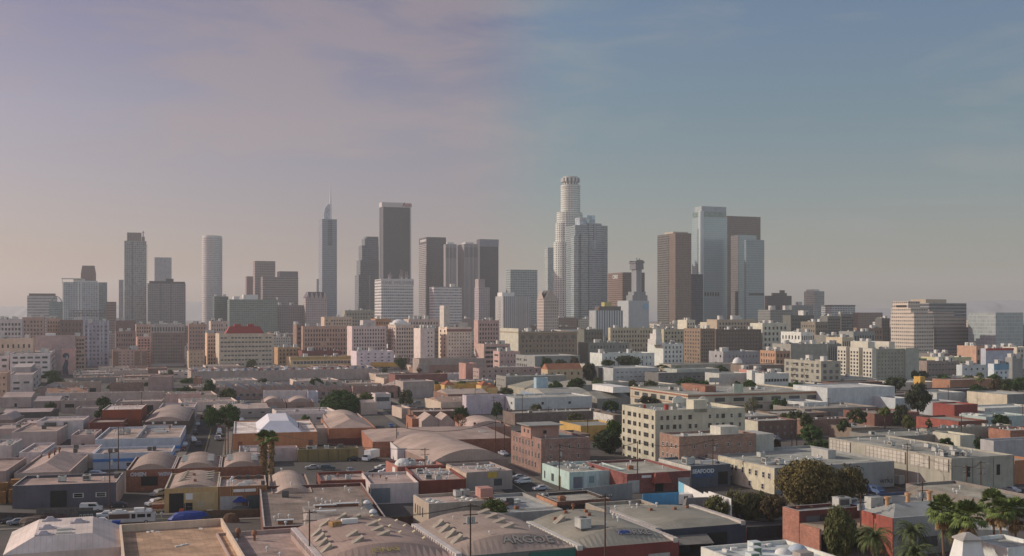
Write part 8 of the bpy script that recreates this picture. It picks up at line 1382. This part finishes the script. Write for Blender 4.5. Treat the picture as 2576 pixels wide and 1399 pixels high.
o = MB().frus(-1.8, 1.8, -1.8, 1.8, 2.2, 3.4, 1.5).obj('canopy_top', Mblue); r = put('pop_up_canopy', None, None, at('W', 1650, 1080), G1 + .3); o.parent = r; tag(r, 'small peaked blue canopy before the roller shutters', 'canopy'); b = MB(); [b.box(x - .04, x + .04, y - .04, y + .04, 0, 2.2) for x in (-1.7, 1.7) for y in (-1.7, 1.7)]; b.obj('leg', M_vent, r)
tag(MB().frus(-.75, .75, -.6, .6, 0, 1.25, -.12).box(-.9, .9, -.75, .75, 1.253, 1.35).obj('bin', stucco((.01, .05, .28), .5), None, at('W', 800, 1196), .2), 'bright blue plastic bin behind the motorhome', 'bin')
tag(MB().frus(-.8, .8, -.6, .6, 0, 1.6, .25).obj('orange_bin', stucco((.36, .08, .03), .6), None, at('W', 1252, 1118), 0), 'small orange red container by the workshop doorway', 'container')
r = put('forklift', None, None, at('W', 1296, 1118), .2); tag(r, 'black forklift like frame beside the orange red container', 'forklift'); MB().box(-.7, .9, -.5, .5, .3, 1.3).box(-1.0, -.85, -.45, .45, .1, 3.0).box(-.6, .7, -.45, .45, 2.1, 2.2).box(.6, .7, -.45, -.38, 1.3, 2.1).box(-.6, -.5, .38, .45, 1.3, 2.1).obj('body', M_blackp, r); [put('wheel', VM[('sedan', Sc)][4], r, (x, y, .33)) for x in (-.5, .6) for y in (-.5, .5)]
r = put('machine', None, None, at('W', 1088, 1092), G1); tag(r, 'rusty orange tank machine parked beside the workshop', 'machine'); MB().box(-1.6, 1.6, -.9, .9, .5, .8).box(-1.5, 1.5, -.8, .8, 1.9, 2.0).obj('frame', stucco((.40, .30, .25), .5), r); MB().tube((-1.4, 0, 1.3), (1.4, 0, 1.3), .75, .75, 14).obj('tank', stucco((.26, .08, .03), .6, .4, 2), r)
r = put('graffiti_gate', None, None, at('W', 600, 1190), G1); tag(r, 'dark gate scrawled with pale block graffiti', 'gate'); MB().box(-2.0, 2.0, -.1, .1, 0, 3.6).obj('panel', stucco((.05, .06, .06), .8), r); b = MB(); [b.box(x, x + .55, -.14, -.103, z, z + .9) for x in (-1.7, -.9, -.1, .7) for z in (.6, 1.9)]; [b.box(x + .15, x + .4, -.17, -.143, z + .2, z + .65, 1) for x in (-1.7, -.9, -.1, .7) for z in (.6, 1.9)]; b.obj('graffiti', [stucco((.30, .31, .30), .8), M_dark], r)
r = put('pallet_stack', None, None, at('W', 60, 1035), .3); tag(r, 'tall stacks of orange wooden pallets at the left edge', 'pallets')
rg = random.Random(9)
for i in range(7):
    b = MB(); hh = rg.randint(10, 24); x0, y0 = -6 + (i % 4) * 3.0, (i // 4) * 3.4
    for k in range(hh): e = rg.uniform(-.1, .1); b.box(x0 + e, x0 + 2.3 + e, y0, y0 + 2.2, k * .26, k * .26 + .2)
    b.obj('pallets', stucco((.30, .15, .055), .9, .4, 1), r)
r = put('pallet_rack', None, None, at('Y', 1580, 1335), G2); tag(r, 'orange steel rack of boxes beside the loading bay', 'rack'); b = MB(); [b.box(-2.8, 2.8, -.5, .5, z, z + .22) for z in (.5, 1.9, 3.3)]; [b.box(x - .08, x + .08, -.5, .5, 0, 4.0) for x in (-2.8, 0, 2.8)]; b.obj('frame', stucco((.35, .10, .05), .6), r); MB().box(-2.4, -.8, -.4, .4, .72, 1.6).box(.5, 2.2, -.4, .4, 2.12, 2.9).box(-1.8, -.4, -.4, .4, 3.52, 4.3).box(.8, 1.7, -.4, .4, 3.52, 4.1).obj('boxes', stucco((.36, .26, .18), .8), r)
r = put('parked_trailer', None, None, at('Y', 1170, 1062, 0) + Vector((4, 2, 0)), G2); tag(r, 'small white trailer bodies behind the curved grey roof', 'trailer'); MB().box(-3.5, 3.5, -1.2, 1.2, .8, 3.3).obj('body', M_white, r); MB().box(-3, 3, -1.0, 1.0, 0, .795).obj('chassis', M_tyre, r); MB().box(-2, -.8, -1.25, -1.203, 2.0, 2.8).box(.4, 1.4, -1.25, -1.203, 2.0, 2.8).obj('window', M_cg, r)
r = put('covered_heap', None, None, at('Y', 1330, 1130) + Vector((0, 0, 0)), .2)
tag(r, 'grey canvas mound behind the curved roof parapet', 'heap'); MB().frus(-4.5, 4.5, -2, 2, 0, 4.8, 1.6).obj('canvas', stucco((.16, .15, .14), .9), r)
r = put('orange_billboard', None, None, gp('B', 1080, 985)); tag(r, 'orange billboard on a post beside the lavender white loft', 'billboard'); MB().box(-18, 18, -.5, .5, h_of(py('B', 1322), 985), h_of(py('B', 1292), 985)).obj('panel', stucco((.50, .27, .06), .7), r); MB().box(-.8, .8, -.6, .6, 0, h_of(py('B', 1322), 985)).obj('post', M_pole, r)
r = put('street_billboard', None, None, gp('Y', 1455, 690)); 
tag(r, 'pale roof sign frame above the low blue grey building', 'sign'); MB().box(-4, 4, -.2, .2, 7, 10).obj('panel', stucco((.35, .36, .33)), r); MB().box(-.2, .2, -.2, .2, 0, 6.99).obj('post', M_pole, r)
r = put('scaffold_frame', None, None, gp('A', 745, 1700)); tag(r, 'black lattice rooftop sign frame before the blue grey glass tower', 'sign frame'); b = MB(); z0, z1 = h_of(py('A', 760), 1700), h_of(py('A', 715), 1700); 
for z in (z0, z1, (z0 + z1) / 2): b.tube((-28, 0, z), (28, 0, z), .5, .5, 4)
for k in range(9): b.tube((-28 + 7 * k, 0, 0 if k in (0, 8) else z0), (-28 + 7 * k, 0, z1), .4, .4, 4)
for k in range(8): b.tube((-28 + 7 * k, 0, z0), (-21 + 7 * k, 0, z1), .3, .3, 4)
b.obj('lattice', stucco((.06, .06, .07), .8), r)
# people in the yard, a few pixels tall
def person(z, x, y, label, top, legs, rz=0):
    p = at(z, x, y); r = put('person', None, None, p, rz); tag(r, label, 'person')
    V = [(0, 0, .95), (0, 0, 1.2), (0, 0, 1.42), (0, 0, 1.52), (0, 0, 1.66), (.1, 0, .9), (.12, .06, .5), (.13, .0, .08), (.13, -.12, .05), (-.1, 0, .9), (-.12, -.04, .5), (-.13, .04, .08), (-.13, -.08, .05), (.2, 0, 1.4), (.26, -.02, 1.12), (.24, -.12, .88), (-.2, 0, 1.4), (-.26, .0, 1.12), (-.25, -.08, .88)]
    E = [(0, 1), (1, 2), (2, 3), (3, 4), (0, 5), (5, 6), (6, 7), (7, 8), (0, 9), (9, 10), (10, 11), (11, 12), (2, 13), (13, 14), (14, 15), (2, 16), (16, 17), (17, 18)]
    rr = [.15, .14, .15, .06, .10, .10, .07, .05, .05, .10, .07, .05, .05, .07, .05, .035, .07, .05, .035]
    me = bpy.data.meshes.new('body'); me.from_pydata(V, E, []); o = put('body', me, r); me.materials.append(stucco(top, .9)); me.materials.append(stucco(legs, .9)); me.materials.append(stucco((.25, .15, .10), .6))
    m = o.modifiers.new('skin', 'SKIN'); 
    for i, v in enumerate(me.skin_vertices[0].data): v.radius = (rr[i], rr[i])
    me.skin_vertices[0].data[0].use_root = True; s = o.modifiers.new('sub', 'SUBSURF'); s.levels = s.render_levels = 1
    dg = bpy.context.evaluated_depsgraph_get(); nm = bpy.data.meshes.new_from_object(o.evaluated_get(dg)); o.modifiers.clear(); o.data = nm; nm.materials.clear()
    for c in ((top), (legs), (.25, .15, .10), (.05, .04, .035)): nm.materials.append(stucco(c, .9))
    nm.polygons.foreach_set('material_index', [3 if p.center.z > 1.66 else (2 if p.center.z > 1.5 or (p.center.z < .98 and abs(p.center.x) > .2) else (0 if p.center.z > .95 else 1)) for p in nm.polygons])
person('W', 1090, 1118, 'standing person in an orange vest by the rusty machine', (.40, .24, .06), (.05, .05, .06)); person('W', 1112, 1135, 'standing person in white by the motorhome nose', (.5, .5, .5), (.4, .38, .35), 1)
# ------------------------------------------------------------------ generated infill between the surveyed blocks
def inside(px_, py_, m=4):
    for (X, Y, a, w, D) in BL:
        dx, dy = px_ - X, py_ - Y; u = dx * math.cos(a) + dy * math.sin(a); v = -dx * math.sin(a) + dy * math.cos(a)
        if -m < u < w + m and -m < v < D + m: return True
    for (X, Y, r) in TREES:
        if abs(px_ - X) < r + m and abs(py_ - Y - r * .6) < r + m: return True
    return False
def overlap(X, Y, a, w, D):
    return any(inside(X + u * w * math.cos(a) - v * D * math.sin(a), Y + u * w * math.sin(a) + v * D * math.cos(a), 1.5) for u in (0, .5, 1) for v in (0, .5, 1))
LM = [(b.px, b.short, b.d) for b in ALLB if b.short]
CN = [('tan', (.44, .35, .28), (.44, .38, .30)), ('beige', (.50, .42, .37), (.50, .44, .36)), ('pale beige', (.56, .47, .42), (.55, .50, .42)), ('grey', (.28, .26, .25), (.28, .275, .26)), ('brown brick', (.24, .15, .12), (.21, .14, .11)), ('cream', (.50, .43, .36), (.48, .44, .36)), ('white', (.54, .50, .48), (.52, .51, .49)), ('rose', (.38, .26, .23), (.32, .22, .18)), ('dark brown', (.15, .10, .09), (.12, .09, .075)), ('orange brick', (.32, .18, .12), (.30, .16, .10))]
used = set(LABELS); EXPL = [b for b in ALLB]
def autolabel(pos, d, cn, what, extra):
    c = sorted(LM, key=lambda l: (l[0][0] - pos[0]) ** 2 + 4 * (l[0][1] - pos[1]) ** 2 + (0 if abs(l[2] - d) < 250 else 4000))
    for rep in range(3):
        for (p, s, dd) in c[:14]:
            dx = pos[0] - p[0]; dep_ = 'beyond' if d > dd + 40 else ('in front of' if d < dd - 40 else 'beside')
            sd = ' to the left of' if dx < -14 else (' to the right of' if dx > 14 else '')
            rel = (f'{dep_} and{sd} the {s}' if sd and dep_ != 'beside' else (f'just{sd} the {s}' if sd else f'{dep_} the {s}'))
            L_ = f'{cn} {what}{extra if rep == 0 else (", " + ("wider than tall", "pale roofed")[rep - 1])} {rel}'
            w = L_.split()
            if len(w) <= 16 and L_ not in used: used.add(L_); return L_
    return None
rng = random.Random(77); nfill = 0
def filler(X, Y, w, D, h, kind, low):
    global nfill
    side = min(1, max(0, (X * FP / Y + 200) / 400 + .5)); cn, cl, cr_ = rng.choice(CN if not low else CN[:3] + CN[4:6] + CN[2:5] + CN[5:7])
    col = tuple(a * (1 - side) + b * side for a, b in zip(cl, cr_)); k = rng.uniform(.85, 1.1); col = tuple(round(x * k, 3) for x in col)
    if overlap(X, Y, G2, w, D): return
    p = proj((X + w / 2, Y, h)); 
    if p[0] < -60 or p[0] > 2640: return
    xa, xb = CX + FP * X / Y, CX + FP * (X + w * .93) / (Y + w * .35)
    for E in EXPL:
        if E.d > Y + 5 and xa < E.x01[1] + 3 and xb > E.x01[0] - 3:
            top = HY + (CH - E.h) * FP / E.d; base = min(HY + CH * FP / E.d, 1200)
            if p[1] < top + .72 * (base - top) and (E.h > 9): return
    what = ({'bow': 'barrel roofed warehouse', 'gablex': 'ridge roofed warehouse'}[kind] if kind != 'flat' else 'flat roofed warehouse' if low else 'office building'); ex = '' 
    if not low: st = max(2, round(h / 3.6)); what = {2: 'two storey block', 3: 'three storey block', 4: 'four storey block'}.get(st, f'midrise of about {st} storeys')
    lab = autolabel(p, Y, cn, what, ex)
    if not lab: return
    rc = tuple(round(a * (1 - side) + b * side, 3) for a, b in zip(rng.choice([(.38, .31, .28), (.44, .38, .35), (.31, .26, .24), (.54, .49, .47), (.24, .20, .19), (.32, .20, .15)]), rng.choice([(.30, .28, .25), (.38, .36, .33), (.22, .21, .20), (.50, .48, .46)])))
    x0 = CX + X * FP / Y; mat = None; win = ()
    if not low: mat = facade(col, (.07, .065, .065), 3.6, rng.choice((2.8, 3.4, 4.2)), rng.choice((.4, .5, .6)), rng.choice((.42, .5)), .3)
    elif rng.random() < .35: win = [('f', 1, max(2, int(w / 6)), .3, .35, .3, .8)]
    eq = [('roof_vent', rng.randint(2, 7), 1.2), ('air_conditioner', rng.randint(0, 3), 1.2), ('small_vent', rng.randint(0, 2), 1.2), ('skylight', rng.randint(0, 2))] if low else [('stair_house', rng.randint(1, 2), rng.uniform(1.2, 2)), ('air_conditioner', rng.randint(0, 2), 1.6)]
    bld('O', x0, None, HY + (CH - h) * FP / Y, lab, d=Y, h=h, w=w, dep=D, wall=col, roof=rc, kind=kind, rise=rng.uniform(1.8, 3), mat=mat, win=win, eq=eq, name='warehouse' if low else 'midrise', group='infill blocks of the low district' if low else 'blocks of the old downtown', short=None, seed=nfill)
    nfill += 1
c2, s2 = math.cos(G2), math.sin(G2)
def grid(u0, u1, v0, v1, du, dv, fn):
    v = v0
    while v < v1:
        u = u0
        while u < u1:
            w = du * rng.uniform(.62, .95); X, Y = u * c2 - v * s2, u * s2 + v * c2
            fn(X, Y, w); u += w + rng.uniform(.5, 3)
        v += dv
def low_fn(X, Y, w):
    if 330 < Y < 1010 and abs(X) < .5 * Y: filler(X, Y, w, rng.uniform(22, 32), rng.uniform(4.2, 6) if Y < 620 else rng.uniform(3.8, 5.2), rng.choice(('flat',) * 7 + ('bow', 'gablex')), True)
def mid_fn(X, Y, w):
    if 1010 < Y < 2000 and abs(X) < .5 * Y: filler(X, Y, w, rng.uniform(24, 36), rng.uniform(6, 10) if Y < 1170 else rng.uniform(12, 32) if Y < 1400 else rng.uniform(20, 46), 'flat', False)
grid(-300, 620, 320, 1010, 34, 44, low_fn); grid(-500, 1300, 1010, 1950, 46, 88, mid_fn)
NT = NC = 0
for _ in range(1800):
    Y = rng.uniform(300, 1050); X = rng.uniform(-.47, .47) * Y
    if inside(X, Y, 2.6): continue
    right = X > -.05 * Y
    if NT < 80 and Y > 400 and (right or rng.random() < .35):
        r = rng.uniform(2.6, 5.5); c_ = rng.choice((GREEN, DGREEN, (.05, .06, .025), (.07, .075, .03))); lab = autolabel(proj((X, Y, 8)), Y, {GREEN: 'green', DGREEN: 'dark green'}.get(c_, 'olive green'), 'street tree', '')
        if lab and not inside(X, Y + r, 2): xx = CX + X * FP / Y; q = r * FP / Y; hh = rng.uniform(6.5, 11); tree('O', xx - q, xx + q, HY + (CH - hh) * FP / Y, HY + (CH - 1.8) * FP / Y, Y, lab, c_, rng.choice(('dome', 'round')), 1500, 30, .085, seed=100 + NT % 6, group='street trees between the blocks'); NT += 1
    elif NC < 80 and Y < 650:
        c, cn = rng.choice(cols); kd = rng.choice(('sedan', 'suv', 'pickup', 'van')); lab = autolabel(proj((X, Y, 1)), Y, cn, {'sedan': 'saloon car', 'suv': 'tall car', 'pickup': 'pickup truck', 'van': 'van'}[kd], '')
        if lab: vehicle(kd, c, (X, Y, .02), G2 + rng.choice((0, math.pi / 2)) + rng.uniform(-.1, .1), lab, {'pickup': 'pickup truck', 'van': 'van'}.get(kd, 'car'), group='vehicles parked between the warehouses', simple=True); NC += 1; BL.append((X - 2.5, Y - 2.5, 0, 5, 5))
print('trees', NT, 'cars', NC)
# ------------------------------------------------------------------ air
hz = MB().box(-8200, 8200, -250, 12400, -1.0, 420).obj('haze', None); hz.data.materials.clear()
m = bpy.data.materials.new('haze_air'); m.use_nodes = True; N = m.node_tree.nodes; N.clear(); o = N.new('ShaderNodeOutputMaterial'); v = N.new('ShaderNodeVolumePrincipled'); v.inputs['Color'].default_value = (.97, .96, .96, 1); v.inputs['Density'].default_value = HAZE; v.inputs['Anisotropy'].default_value = .2; m.node_tree.links.new(v.outputs[0], o.inputs['Volume']); hz.data.materials.append(m); hz['kind'] = 'stuff'
print('buildings', len(ALLB), 'infill', nfill, 'objects', len(bpy.data.objects), 'dup labels', [l for l, o in LABELS.items() if len(o) > 1][:12], 'long', [l for l in LABELS if not 4 <= len(l.split()) <= 16][:12])
